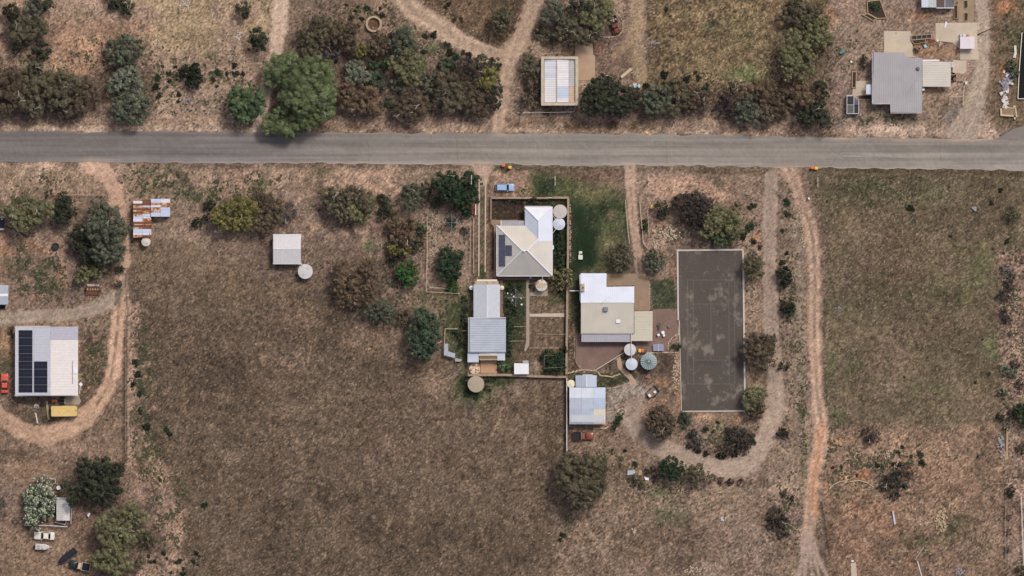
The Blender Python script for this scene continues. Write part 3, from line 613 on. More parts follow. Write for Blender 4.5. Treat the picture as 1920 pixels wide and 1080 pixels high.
scatter('weeds', 9000, free * WEED * sst(-0.3, 0.9, N12b), (0.14, 0.38), (0.12, 0.4),
        lambda p, rg, n: np.array(lin((62, 68, 50))) * rg.uniform(.55, 1.3, (n, 1)) * np.array([[1, 1, 1]]) + 0.15 * LINC[p], 'dark green low weeds scattered over the bare soil', 78, 5)
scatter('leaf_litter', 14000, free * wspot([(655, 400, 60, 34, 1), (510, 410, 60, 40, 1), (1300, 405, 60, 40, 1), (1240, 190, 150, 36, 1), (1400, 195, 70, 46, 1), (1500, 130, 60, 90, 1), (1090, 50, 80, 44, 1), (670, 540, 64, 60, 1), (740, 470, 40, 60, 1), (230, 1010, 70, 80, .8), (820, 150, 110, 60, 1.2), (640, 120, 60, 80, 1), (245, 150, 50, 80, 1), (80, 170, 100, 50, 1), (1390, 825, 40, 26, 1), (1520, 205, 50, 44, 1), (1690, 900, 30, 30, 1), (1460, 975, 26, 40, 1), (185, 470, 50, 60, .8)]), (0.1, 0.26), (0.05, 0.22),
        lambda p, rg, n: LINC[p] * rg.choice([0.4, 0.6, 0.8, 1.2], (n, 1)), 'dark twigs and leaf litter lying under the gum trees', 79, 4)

# ------------------------------------------------------------------ road
def interp(tab, x):
    return float(np.interp(x, [t[0] for t in tab], [t[1] for t in tab]))
def road_mat():
    m = bpy.data.materials.new('worn_asphalt'); m.use_nodes = True; N = m.node_tree.nodes; L = m.node_tree.links
    b = N['Principled BSDF']; b.inputs['Roughness'].default_value = 0.9; b.inputs['Specular IOR Level'].default_value = 0.2
    geo = N.new('ShaderNodeNewGeometry')
    at = N.new('ShaderNodeAttribute'); at.attribute_name = 'Col'; c = at.outputs['Color']
    for sca, det, am in (((0.02, 1.1, 1), 4, 0.20), ((0.10, 0.5, 1), 4, 0.08), ((5, 5, 5), 2, 0.07), ((0.4, 6, 1), 3, 0.05)):
        mp = N.new('ShaderNodeMapping'); mp.inputs['Scale'].default_value = sca; L.new(geo.outputs['Position'], mp.inputs['Vector'])
        n = N.new('ShaderNodeTexNoise'); n.inputs['Scale'].default_value = 1.0; n.inputs['Detail'].default_value = det; L.new(mp.outputs[0], n.inputs['Vector'])
        r = N.new('ShaderNodeMapRange'); r.inputs['From Min'].default_value = 0.3; r.inputs['From Max'].default_value = 0.7
        r.inputs['To Min'].default_value = 1 - am; r.inputs['To Max'].default_value = 1 + am; L.new(n.outputs['Fac'], r.inputs['Value'])
        v = N.new('ShaderNodeVectorMath'); v.operation = 'SCALE'; L.new(c, v.inputs[0]); L.new(r.outputs['Result'], v.inputs['Scale']); c = v.outputs[0]
    L.new(c, b.inputs['Base Color']); return m
M_ROAD = road_mat()
xs = np.arange(-60, 1981, 4.0); nr = 15
rv = []; rc = []
rr = np.random.default_rng(5)
ed0 = np.convolve(rr.normal(0, 1, len(xs) + 8), np.ones(5) / 5, 'same')[4:-4]; ed1 = np.convolve(rr.normal(0, 1, len(xs) + 8), np.ones(5) / 5, 'same')[4:-4]
low = np.interp(xs, np.arange(-60, 2100, 60), rr.normal(0, 1, 36))
for k in range(nr):
    t = k / (nr - 1)
    for i, x in enumerate(xs):
        a = interp(ROAD_TOP, x) + ed0[i] * 2.4; b = interp(ROAD_BOT, x) + ed1[i] * 2.4
        rv.append((X(x), Y(a + (b - a) * t), 0.02 + 0.05 * math.sin(math.pi * t)))
        g = np.interp(t, [0, .06, .2, .3, .45, .6, .72, .85, .95, 1], [.95, .96, 1.0, .93, 1.0, 1.04, .96, 1.04, 1.06, 1.1])
        base = np.array((np.interp(x, [0, 450, 600, 900, 1920], [117, 120, 131, 139, 140]), np.interp(x, [0, 450, 600, 900, 1920], [112, 115, 125, 133, 134]), np.interp(x, [0, 450, 600, 900, 1920], [109, 113, 120, 126, 127])))
        dst = 0.0
        for dx_, side_, wd_ in ((180, 1, 34), (905, 1, 24), (1181, 1, 16), (1482, 1, 40), (490, 0, 20), (935, 0, 16), (1580, 0, 30), (1700, 0, 60), (1810, 0, 60)):
            dst = max(dst, math.exp(-((x - dx_) / wd_) ** 2) * (max(0, (t - .78) / .22) if side_ else max(0, (.16 - t) / .16)))
        dst = max(dst, .35 * max(0, (t - .93) / .07), .3 * max(0, (.05 - t) / .05))
        if 1640 < x < 1980 and t < .5: base = base * (1 - .10 * math.sin(math.pi * min(1, (x - 1640) / 340)) * math.sin(math.pi * t * 2))
        rc.append(base * (g + 0.014 * low[i] + 0.02 * rr.normal()) * (1 - dst * .75) + np.array((178, 158, 142)) * dst * .75)
n_ = len(xs)
rq = np.array([(k * n_ + i, (k + 1) * n_ + i, (k + 1) * n_ + i + 1, k * n_ + i + 1) for k in range(nr - 1) for i in range(n_ - 1)])
ro = bpy.data.objects.new('road', fast_mesh('road', np.array(rv), rq, arr_lin(np.array(rc)), M_ROAD)); COL.objects.link(ro); ro['kind'] = 'structure'
ck = MB()
rg = random.Random(9)
def dark_strip(pts, w=.05):
    for i in range(len(pts) - 1):
        (ax, ay), (bx, by) = pts[i], pts[i + 1]; l = math.hypot(bx - ax, by - ay); ox, oy = -(by - ay) / l * w / S / 2, (bx - ax) / l * w / S / 2
        ck.add([W(ax + ox, ay + oy, .0745), W(bx + ox, by + oy, .0745), W(bx - ox, by - oy, .0745), W(ax - ox, ay - oy, .0745)], [(0, 1, 2, 3)])
for x0_ in (858, 300, 690, 1250, 1760):  # first strip draws an overhead wire's shadow; the others are cracks
    p = [(x0_, 262)]
    while p[-1][1] < 302: p.append((p[-1][0] + rg.uniform(-1.5, 2.2), p[-1][1] + rg.uniform(3, 7)))
    dark_strip(p, .06)
dark_strip([(1576, 290.2), (1578, 294.5), (1610, 295.5), (1640, 296.4), (1692, 296.8)], .07); dark_strip([(1578, 289.5), (1612, 290.5), (1640, 294), (1668, 295.2)], .06)
ck.v = [(a, b_, .0245 + .05 * math.sin(math.pi * min(1, max(0, ((540 - b_ / S) - interp(ROAD_TOP, a / S + 960)) / (interp(ROAD_BOT, a / S + 960) - interp(ROAD_TOP, a / S + 960)))))) for a, b_, c_ in ck.v]
ck.build('road_crack_wire_shadow', mat('tar_crack_wire_shadow', (92, 86, 84), .9), ro)
side = MB().pprism([(1866, 262), (1884, 252), (1900, 241), (1922, 236), (1985, 234), (1985, 262)], -0.2, 0.035).structure('side_road', mat('side_road_asphalt', (128, 120, 115), 0.9, var=0.08, scale=0.5))

# ================================================================== TREES AND SHRUBS
M_LEAF = attr_mat('foliage', 0.8, 0.10, 6.0, 0.0, 0)
M_BARK = mat('bark', (112, 98, 86), 0.9, var=0.2, scale=4)
M_DEADWOOD = mat('bleached_dead_wood', (186, 178, 168), 0.85, var=0.12, scale=5)
SPECIES = {   # two leaf colours, leaf size (m), coverage, puff size factor
    'olive':   ((92, 88, 68), (118, 110, 82), 0.27, 2.6, 1.1),
    'brown':   ((94, 82, 66), (120, 102, 78), 0.27, 2.4, 1.1),
    'rust':    ((106, 86, 66), (136, 110, 80), 0.27, 2.4, 1.15),
    'dark':    ((58, 66, 50), (76, 82, 60), 0.26, 3.0, 0.9),
    'black':   ((44, 52, 40), (58, 66, 48), 0.26, 3.2, 0.8),
    'grey':    ((90, 97, 78), (116, 121, 96), 0.26, 2.7, 1.0),
    'pale':    ((110, 119, 97), (136, 143, 116), 0.26, 2.8, 0.9),
    'vivid':   ((92, 110, 60), (126, 144, 82), 0.24, 2.8, 1.35),
    'green':   ((78, 104, 62), (98, 126, 74), 0.30, 3.0, 1.0),
    'bright':  ((56, 96, 48), (76, 122, 60), 0.26, 3.0, 0.8),
    'deep':    ((50, 76, 50), (66, 94, 58), 0.28, 3.0, 0.9),
    'gold':    ((112, 108, 58), (136, 128, 68), 0.30, 2.8, 1.1),
    'khaki':   ((112, 112, 72), (134, 132, 86), 0.26, 2.6, 1.05),
    'blue':    ((68, 88, 68), (92, 112, 82), 0.30, 2.9, 1.0),
    'purple':  ((84, 76, 74), (106, 96, 90), 0.24, 2.1, 0.8),
    'twig':    ((122, 116, 112), (96, 90, 86), 0.24, 1.3, 0.8),
    'flower':  ((72, 92, 60), (92, 108, 72), 0.28, 2.8, 0.9),
    'citrus':  ((66, 74, 46), (150, 142, 84), 0.28, 2.6, 0.8),
}
LEAF_GAIN = {'vivid': 0.76, 'green': 0.78, 'pale': 0.72, 'grey': 0.70, 'rust': 0.72, 'brown': 0.70, 'olive': 0.72, 'khaki': 0.76, 'gold': 0.74, 'bright': 0.68, 'deep': 0.62, 'dark': 0.72, 'black': 0.66, 'blue': 0.66, 'purple': 0.46, 'twig': 0.78, 'flower': 0.9, 'citrus': 0.78}
LEAF_GREY = {'vivid': 0.34, 'green': 0.36, 'rust': 0.30, 'gold': 0.18, 'khaki': 0.26, 'bright': 0.22, 'deep': 0.34}
def unit(n, rng):
    v = rng.standard_normal((n, 3)); return v / np.linalg.norm(v, axis=1, keepdims=True)
def crown_mesh(name, lobes, sp, seed, flat=0.72):
    """lobes: (x, y, r, ztop) in metres, local.  Many small leaf faces gathered in clumps over each lobe."""
    c1, c2, leaf, cover, pf = SPECIES[sp]
    rng = np.random.default_rng(seed)
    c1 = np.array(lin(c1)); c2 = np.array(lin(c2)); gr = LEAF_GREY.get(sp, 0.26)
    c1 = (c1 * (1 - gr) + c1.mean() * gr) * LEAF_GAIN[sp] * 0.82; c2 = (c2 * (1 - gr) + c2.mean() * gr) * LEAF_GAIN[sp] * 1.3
    P = []; NN = []; CC = []; LS = []
    for (lx, ly, r, zt) in lobes:
        npuff = max(6, int(11 * r * r ** 0.45))
        r = r * 1.06; rpf = np.clip(0.27 * r, 0.24, 0.72) * pf
        rv_ = r * flat
        rag = sp in ('olive', 'brown', 'rust', 'khaki', 'purple', 'grey', 'twig')
        if rag: npuff = int(npuff * 0.86)
        d = unit(npuff * 3, rng); d = d[d[:, 2] > -0.25][:npuff]
        for q in d:
            rp_ = rpf * rng.uniform(0.6, 1.3)
            k = rng.uniform(0.66, 1.06) if rng.random() < 0.85 else rng.uniform(1.0, 1.32 if rag else 1.18)
            if k > 1.1: rp_ *= 0.7
            pc = np.array((lx + q[0] * (r - rp_ * 0.55) * k, ly + q[1] * (r - rp_ * 0.55) * k, zt - rv_ + q[2] * (rv_ - rp_ * 0.5) * k))
            nl = max(10, int(cover * 1.3 * math.pi * rp_ * rp_ / (leaf * leaf)))
            dd = unit(nl, rng); dd[:, 2] = np.where(dd[:, 2] < -0.35, -dd[:, 2], dd[:, 2])
            rad = rp_ * rng.uniform(0.55, 1.08, (nl, 1))
            P.append(pc + dd * rad * np.array((1, 1, 0.85)))
            nrm = dd * 1.0 + unit(nl, rng) * 0.38 + np.array((0, 0, 0.1)); nrm /= np.linalg.norm(nrm, axis=1, keepdims=True)
            NN.append(nrm)
            t = np.clip(rng.uniform(0, 1) * 0.7 + rng.uniform(0, 0.4, (nl, 1)), 0, 1)
            cc = (c1 * (1 - t) + c2 * t) * rng.uniform(0.72, 1.28, (nl, 1)) * rng.uniform(0.78, 1.22)
            if sp == 'flower':
                fl = rng.random(nl) < 0.42; cc[fl] = np.array(lin((196, 200, 178))) * rng.uniform(0.7, 1.15, (fl.sum(), 1))
            CC.append(cc); LS.append(leaf * rng.uniform(0.5, 1.6, nl))
        # inner foliage that closes the crown, its leaf colour darkened for shade
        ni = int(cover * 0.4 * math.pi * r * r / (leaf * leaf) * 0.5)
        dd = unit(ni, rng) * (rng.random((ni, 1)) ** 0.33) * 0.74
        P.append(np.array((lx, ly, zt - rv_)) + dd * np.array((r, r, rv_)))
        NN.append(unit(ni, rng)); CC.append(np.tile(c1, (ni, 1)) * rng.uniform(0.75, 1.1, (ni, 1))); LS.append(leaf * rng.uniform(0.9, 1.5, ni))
    P = np.vstack(P); NN = np.vstack(NN); CC = np.vstack(CC); LS = np.concatenate(LS)
    n = len(P); ref = unit(n, rng); u = np.cross(NN, ref); u /= np.linalg.norm(u, axis=1, keepdims=True) + 1e-9; v = np.cross(NN, u)
    u *= (LS * 0.62)[:, None]; v *= (LS * 0.42)[:, None]
    co_ = np.stack([P - u, P - v * 0.9, P + u, P + v * 0.9], 1).reshape(-1, 3)
    return fast_mesh(name, co_, np.arange(4 * n).reshape(-1, 4), np.repeat(CC, 4, 0), M_LEAF)

TCOUNT = [0]
def tree(name, label, sp, lobes, h=None, dead=0, cat='tree', group=None):
    """lobes: (px, py, r px[, height m]) of the crown in the photograph's plan"""
    TCOUNT[0] += 1; seed = 1000 + TCOUNT[0] * 17
    rng = random.Random(seed)
    wsum = sum(l[2] ** 2 for l in lobes)
    bx = sum(l[0] * l[2] ** 2 for l in lobes) / wsum; by = sum(l[1] * l[2] ** 2 for l in lobes) / wsum
    root = empty(name, W(bx, by, 0), label, cat, group)
    rmax = max(l[2] for l in lobes) * S
    if h is None: h = 1.1 + 1.55 * rmax if len(lobes) == 1 else 2.4 + 1.35 * rmax
    L3 = []
    for l in lobes:
        z = l[3] if len(l) > 3 else h * rng.uniform(0.86, 1.06)
        r = l[2] * S
        L3.append(((l[0] - bx) * S, -(l[1] - by) * S, r, max(z, r * 1.1)))
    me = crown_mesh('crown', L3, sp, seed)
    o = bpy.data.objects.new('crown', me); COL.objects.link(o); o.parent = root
    # trunk with limbs reaching into the lobes
    tb = MB(); tr = max(0.05, 0.055 * rmax); zf = max(0.25, min(z for *_, z in L3) * 0.42)
    tb.tube((0, 0, -0.15), (0.05, 0.03, zf), tr * 1.3, tr, 8)
    for (lx, ly, r, z) in L3:
        mid = (lx * 0.55, ly * 0.55, zf + (z - r * 0.7 - zf) * 0.55)
        tb.tube((0.05, 0.03, zf), mid, tr * 0.9, tr * 0.6, 6)
        tb.tube(mid, (lx, ly, z - r * 0.45), tr * 0.6, tr * 0.25, 6)
    me2 = bpy.data.meshes.new('trunk'); me2.from_pydata(tb.v, [], tb.f); me2.materials.append(M_BARK)
    o2 = bpy.data.objects.new('trunk', me2); COL.objects.link(o2); o2.parent = root
    for k in range(dead):
        l = rng.choice(L3); db = MB(); a = rng.uniform(0, 6.28); ln = l[2] * rng.uniform(0.5, 0.9)
        p0 = (l[0], l[1], l[3] - l[2] * 0.25); p1 = (l[0] + math.cos(a) * ln * .55, l[1] + math.sin(a) * ln * .55, l[3] + 0.05)
        p2 = (p1[0] + math.cos(a + .5) * ln * .5, p1[1] + math.sin(a + .5) * ln * .5, l[3] + 0.1)
        p3 = (p1[0] + math.cos(a - .6) * ln * .4, p1[1] + math.sin(a - .6) * ln * .4, l[3] + 0.15)
        db.tube(p0, p1, 0.07, 0.055, 5); db.tube(p1, p2, 0.05, 0.03, 5); db.tube(p1, p3, 0.045, 0.025, 5)
        m3 = bpy.data.meshes.new('dead_branch'); m3.from_pydata(db.v, [], db.f); m3.materials.append(M_DEADWOOD)
        o3 = bpy.data.objects.new('dead_branch', m3); COL.objects.link(o3); o3.parent = root
    return root
TG = 'gum trees and shrubs'
T = tree
# --- north-west block
T('shrub', 'dark round shrub in the top left corner, left of the grey-green bush', 'black', [(22, 24, 17)])
T('shrub', 'rounded grey-green bush in the top left corner clump', 'grey', [(63, 21, 18)])
T('shrub', 'dark green bush cut by the top edge in the top left clump', 'dark', [(78, 4, 17), (93, 10, 13)])
T('gum_tree', 'olive-brown gum in the middle of the top left clump', 'olive', [(32, 58, 20), (52, 48, 20), (72, 52, 20), (45, 68, 20), (60, 66, 14)], 5, 1)
T('shrub', 'dark shrub tapering down below the top left gum', 'black', [(32, 86, 13), (35, 99, 9)])
T('shrub', 'isolated round dark green bush below the top left clump', 'dark', [(79, 94, 18)])
T('gum_tree', 'olive-brown gum at the left edge of the long thicket above the road', 'brown', [(4, 165, 28), (25, 150, 24), (20, 182, 24), (38, 170, 22), (10, 205, 16)], 6.5, 1)
T('gum_tree', 'gum with bleached forked limbs in the middle of the long left thicket', 'olive', [(62, 148, 26), (70, 128, 14), (75, 172, 26), (52, 190, 20), (90, 158, 22), (68, 206, 18)], 7, 3)
T('gum_tree', 'brown gum right of the bleached limbs in the long left thicket', 'olive', [(110, 160, 25), (132, 165, 22), (120, 148, 14), (112, 188, 22), (142, 152, 14)], 6.5, 1)
T('gum_tree', 'rusty thin-leaved gum at the right end of the long left thicket', 'brown', [(162, 165, 20), (172, 180, 18), (150, 195, 20), (120, 208, 18)], 5, 1)
T('shrub', 'dark brown shrub on the verge under the left thicket', 'brown', [(141, 221, 12)])
T('gum_tree', 'dense grey-green gum standing alone above the feathery tree, upper left', 'grey', [(218, 92, 20), (240, 84, 20), (258, 90, 16), (238, 108, 20), (222, 112, 16), (238, 75, 12)], 6)
T('gum_tree', 'soft grey feathery tree between the dense gum and the road, upper left', 'pale', [(232, 148, 22), (248, 138, 16), (250, 165, 20), (215, 160, 16)], 5.5)
T('gum_tree', 'grey-green tree nearest the road below the feathery tree, upper left', 'grey', [(248, 188, 26), (265, 200, 20), (232, 210, 20), (255, 220, 18), (222, 195, 14)], 5.5)
T('shrub', 'oval almost black shrub alone on the weedy ground, upper left', 'black', [(358, 136, 20), (366, 152, 16)], 4)
T('shrub', 'dark shrub with pale dead twigs cut by the top edge', 'dark', [(214, 2, 16), (240, 18, 14), (232, 6, 12)], 3, 2)
T('shrub', 'round dark shrub near the top edge, left of the northern dirt track', 'dark', [(456, 20, 16)])
T('shrub', 'round dark bush touching the left edge of the northern dirt track', 'dark', [(485, 72, 17), (487, 86, 16)])
T('tree', 'rounded fresh green tree left of the big tree at the roadside', 'green', [(452, 185, 22), (476, 180, 22), (462, 205, 24), (485, 198, 18), (448, 205, 18), (464, 218, 16)], 6.5)
T('pepper_tree', 'largest bright green tree, leaning over the road edge', 'vivid', [(590, 142, 36, 11), (566, 160, 30, 10.5), (604, 178, 28, 10), (572, 192, 30, 10), (545, 182, 20, 8.5), (606, 208, 22, 8), (580, 222, 20, 7), (522, 130, 24, 7.2), (545, 114, 17, 7), (508, 152, 15, 6), (514, 232, 20, 5.2), (540, 242, 20, 5.4), (562, 228, 17, 6.5), (530, 206, 13, 6), (502, 240, 12, 4.5)], 10, 2)
# --- grove above the road
T('gum_tree', 'loose dull brown gum beside the northern track, left end of the grove', 'olive', [(575, 65, 18), (600, 50, 20), (590, 90, 18), (608, 70, 16), (578, 105, 16)], 5)
T('gum_tree', 'dark brown lumpy gum just left of the stone ring', 'brown', [(640, 55, 18), (655, 70, 16), (636, 72, 14), (662, 55, 14), (660, 92, 12)], 6)
T('gum_tree', 'small golden-olive lobed tree below the dark brown gum in the grove', 'gold', [(668, 96, 15), (680, 92, 12)], 5)
T('dead_shrub', 'pale grey leafless bush in the left of the grove', 'twig', [(622, 98, 20), (612, 112, 14), (636, 100, 12)], 2.2, 2, 'shrub')
T('gum_tree', 'thin grey-brown gum right of the golden tree in the grove', 'brown', [(712, 82, 20), (700, 92, 14), (724, 95, 14)], 4.6)
T('gum_tree', 'rounded dark grey gum below the stone ring', 'grey', [(755, 76, 24), (745, 90, 16), (768, 88, 16), (748, 62, 10)], 5.5)
T('gum_tree', 'rounded blue-grey bush in the middle of the grove', 'pale', [(668, 132, 20), (680, 142, 16), (662, 148, 14)], 4.5)
T('shrub', 'dull teal shrub right of the blue-grey bush in the grove', 'blue', [(705, 145, 15), (715, 160, 12), (700, 118, 12), (725, 118, 12)], 2.6)
T('gum_tree', 'rusty brown gum beside the big green tree, low in the grove', 'rust', [(652, 170, 16), (645, 188, 16), (660, 190, 14)], 5)
T('gum_tree', 'dark rusty gum in the lower row of the grove beside the rusty pair', 'rust', [(692, 178, 18), (700, 198, 18), (680, 200, 14), (668, 205, 12)], 5.2, 1)
T('gum_tree', 'olive gum in the middle of the grove above the white-limbed tree', 'khaki', [(765, 112, 18), (778, 130, 20), (760, 140, 18), (780, 150, 16), (742, 118, 14), (790, 118, 12)], 6)
T('shrub', 'small puffy grey bush left of the white-limbed tree', 'pale', [(745, 158, 13)], 3)
T('gum_tree', 'brown gum with white forked limbs above the fence wire', 'brown', [(770, 178, 20), (758, 200, 20), (790, 195, 18), (780, 215, 14), (750, 215, 14)], 5.5, 3)
T('shrub', 'grey-green bush right of the olive gum in the grove', 'grey', [(800, 152, 15), (808, 165, 14), (815, 140, 10)], 3.6)
T('gum_tree', 'olive-brown gum in the right half of the grove', 'olive', [(838, 150, 20), (850, 170, 20), (830, 180, 18), (860, 190, 16), (842, 200, 14)], 5.8, 1)
T('shrub', 'low teal shrub at the upper right of the grove', 'blue', [(835, 120, 14), (848, 122, 10)], 1.8)
T('gum_tree', 'dark purple-grey gum at the upper right of the grove', 'purple', [(882, 128, 20), (870, 120, 14), (898, 135, 14)], 5, 1)
T('gum_tree', 'golden-olive gum at the right rim of the grove beside the track', 'gold', [(920, 140, 16), (916, 160, 15), (900, 152, 10)], 6)
T('gum_tree', 'dark blue-green gum behind the golden gum at the right rim', 'dark', [(903, 115, 13), (926, 122, 14), (932, 172, 14), (925, 195, 14), (930, 150, 10)], 5)
T('gum_tree', 'brown gum at the lower right corner of the grove', 'brown', [(892, 180, 18), (885, 200, 18), (905, 208, 14), (875, 165, 14)], 5)
T('shrub', 'grey-green low bush at the grove foot near the fence wire', 'blue', [(728, 190, 10), (736, 200, 8)], 1.6)
T('tree', 'round grey tree alone in the brown field near the top edge', 'olive', [(934, 30, 14), (950, 34, 15), (940, 48, 15), (926, 40, 10), (948, 22, 10)], 5)
# --- around the parapet shed
T('gum_tree', 'grey gum at the left of the clump beside the rusty truck', 'grey', [(1038, 22, 20), (1025, 35, 14), (1050, 30, 14)], 6)
T('gum_tree', 'dark green tree at the top of the clump beside the rusty truck', 'dark', [(1082, 10, 16), (1100, 20, 16), (1070, 22, 12)], 6.5)
T('gum_tree', 'fuller green gum left of the rusty truck', 'khaki', [(1112, 22, 18), (1130, 12, 20), (1138, 30, 14), (1120, 40, 18), (1098, 36, 14)], 7, 1)
T('gum_tree', 'gum with bare white branches above the concrete pad', 'olive', [(1068, 48, 20), (1090, 55, 20), (1110, 62, 18), (1080, 68, 18), (1052, 62, 16), (1100, 75, 12)], 6, 4)
T('shrub', 'thin olive shrub at the lower left of the clump by the truck', 'olive', [(1012, 58, 14), (1025, 70, 12), (1035, 78, 10)], 2.4)
T('tree', 'dark olive tree against the upper left corner of the parapet shed', 'olive', [(988, 112, 14), (996, 126, 16), (985, 130, 10)], 4.4)
T('shrub', 'dark shrub against the left wall of the parapet shed', 'brown', [(998, 152, 13), (1003, 172, 12), (990, 185, 12), (1002, 196, 10)], 2.6)
T('dead_shrub', 'small pale grey bush left of the parapet shed by the fence', 'twig', [(976, 192, 10), (980, 204, 8)], 1.6, 0, 'shrub')
T('shrub', 'small yellow-green bush under the lower wall of the parapet shed', 'khaki', [(1031, 205, 9)], 1.3)
T('gum_tree', 'large dark grey-green gum right of the parapet shed', 'dark', [(1118, 172, 22), (1142, 160, 20), (1160, 175, 22), (1108, 195, 20), (1132, 195, 22), (1158, 202, 20), (1180, 195, 16), (1130, 150, 12), (1178, 172, 14), (1100, 182, 14)], 7)
T('tree', 'puffy grey-green tree right of the large dark gum above the road', 'grey', [(1228, 182, 20), (1242, 192, 18), (1226, 202, 18), (1212, 188, 14), (1246, 172, 12)], 5.5)
T('shrub', 'thin grey shrub between the dark gum and the puffy tree', 'purple', [(1195, 175, 14), (1190, 188, 12)], 2)
T('gum_tree', 'brown-olive gum right of the puffy grey tree', 'olive', [(1270, 168, 18), (1280, 188, 16), (1262, 210, 12), (1258, 160, 10)], 4.6)
T('gum_tree', 'dark scrubby gum with a white dead branch above the verge', 'brown', [(1300, 172, 14), (1308, 190, 16), (1322, 180, 12), (1295, 202, 12), (1318, 200, 10)], 3.6, 2)
T('gum_tree', 'purple-grey gum at the left of the wide clump before the second house', 'purple', [(1365, 180, 18), (1358, 198, 18), (1378, 165, 14), (1375, 212, 14)], 4.6, 1)
T('gum_tree', 'green-grey lumpy gum in the middle of the wide clump', 'grey', [(1395, 200, 17), (1412, 210, 17), (1392, 222, 14), (1408, 190, 14), (1412, 232, 12)], 5.4)
T('gum_tree', 'brown gum at the top of the wide clump', 'rust', [(1418, 165, 16), (1432, 178, 16), (1402, 172, 12), (1445, 160, 12)], 5)
T('gum_tree', 'purple-brown gum at the right of the wide clump by the road', 'brown', [(1445, 195, 18), (1458, 180, 16), (1440, 215, 16), (1462, 210, 14)], 5)
T('gum_tree', 'tall yellowish gum left of the grey-roofed house', 'khaki', [(1478, 98, 18), (1495, 120, 20), (1472, 118, 14), (1500, 95, 18), (1485, 70, 16), (1510, 140, 16), (1475, 140, 14), (1515, 112, 14)], 8)
T('gum_tree', 'feathery olive gum up and right of the tall yellowish gum', 'khaki', [(1530, 62, 22), (1545, 75, 16), (1520, 80, 14), (1540, 45, 14)], 6)
T('gum_tree', 'dull brown gum at the top edge above the tall yellowish gum', 'olive', [(1495, 15, 22), (1515, 28, 18), (1478, 30, 16), (1500, 42, 14), (1530, 20, 14)], 5)
T('gum_tree', 'dark rust-brown gum below the tall yellowish gum', 'rust', [(1490, 180, 18), (1510, 188, 16), (1500, 165, 14), (1480, 200, 12), (1525, 175, 12)], 5)
T('gum_tree', 'dark green gum near the road corner left of the greenhouse', 'dark', [(1525, 208, 18), (1540, 222, 16), (1515, 228, 14), (1548, 235, 10), (1535, 190, 14), (1500, 222, 12)], 5, 1)
T('shrub', 'dark green bush against the big clump by the second house drive', 'dark', [(1536, 165, 14), (1545, 180, 10)], 3)
T('shrub', 'slim green hedge left of the grey-roofed house', 'dark', [(1619, 112, 7), (1618, 122, 8), (1620, 106, 5)], 1.5)
T('shrub', 'green bush inside the triangular garden bed', 'bright', [(1643, 12, 9), (1635, 8, 6)], 1.6)
T('shrub', 'dark bush at the lower corner of the right concrete pad', 'dark', [(1720, 94, 7)], 1.3)
T('shrub', 'dark clipped shrub against the cream lean-to roof', 'black', [(1786, 143, 7), (1786, 150, 6)], 1.4)
T('shrub', 'grey-green bush by the white rubble near the black pond', 'blue', [(1893, 122, 12), (1902, 140, 10)], 1.8)
# --- left property
T('gum_tree', 'wide khaki gum near the left edge below the road', 'khaki', [(22, 400, 18), (45, 388, 22), (70, 388, 20), (90, 396, 16), (42, 412, 20), (68, 408, 18), (42, 428, 12), (50, 365, 9)], 6.5, 2)
T('tree', 'dark green double tree right of the wide khaki gum', 'dark', [(120, 376, 16), (130, 388, 16), (118, 402, 17), (138, 400, 10), (95, 366, 10), (125, 416, 10)], 5)
T('gum_tree', 'biggest grey-green gum beside the left driveway', 'grey', [(185, 402, 24, 8), (210, 410, 24, 8.5), (228, 430, 20, 8), (205, 440, 26, 9), (180, 430, 20, 8), (225, 458, 20, 8), (195, 470, 22, 8), (215, 480, 18, 7)], 8, 2)
T('gum_tree', 'dark lower-storey gum tucked under the left of the biggest grey gum', 'dark', [(148, 440, 18), (158, 460, 18), (145, 460, 14), (168, 482, 16)], 4.2)
T('shrub', 'khaki thin gum behind the rusty trailer', 'khaki', [(165, 505, 18), (185, 500, 18), (155, 520, 14), (200, 492, 14), (180, 515, 12)], 3.4)
T('shrub', 'small dark bush beside the bare patch on the left driveway', 'dark', [(225, 505, 9), (222, 532, 8)], 1.4)
T('shrub', 'slim green hedge along the left wall of the large solar shed', 'dark', [(20, 618, 8), (26, 630, 6)], 1.2)
T('tree', 'dark green rounded tree above the olive gum, bottom left yard', 'dark', [(160, 872, 16), (165, 890, 22), (195, 880, 22), (215, 888, 20), (175, 915, 22), (208, 912, 22), (225, 875, 12), (195, 930, 16), (145, 920, 16), (128, 915, 14), (140, 938, 12)], 6.5)
T('oleander', 'white-flowering round shrub covering the small shed, bottom left', 'flower', [(80, 912, 20), (62, 930, 20), (92, 935, 18), (70, 950, 24), (92, 958, 14), (60, 968, 16), (70, 985, 11)], 4, 0, 'shrub')
T('gum_tree', 'large olive gum below the dark green tree, bottom left', 'khaki', [(200, 985, 20), (225, 985, 20), (250, 960, 20), (268, 970, 14), (205, 1010, 20), (235, 1010, 22), (218, 1035, 20), (190, 1050, 18), (235, 1050, 20), (255, 995, 16), (215, 962, 14), (215, 1066, 16)], 6.8, 1)
T('gum_tree', 'thin brown gum at the right of the large olive gum, bottom left', 'olive', [(275, 1005, 15), (285, 1015, 10), (262, 1055, 12), (245, 1068, 10)], 3.4)
T('dead_shrub', 'pale dry bush left of the white-flowering shrub', 'twig', [(30, 975, 9)], 1.0, 0, 'shrub')
T('dead_shrub', 'pale grey dry scrub on the left edge, bottom left yard', 'twig', [(3, 955, 14), (5, 940, 9)], 0.9, 0, 'shrub')
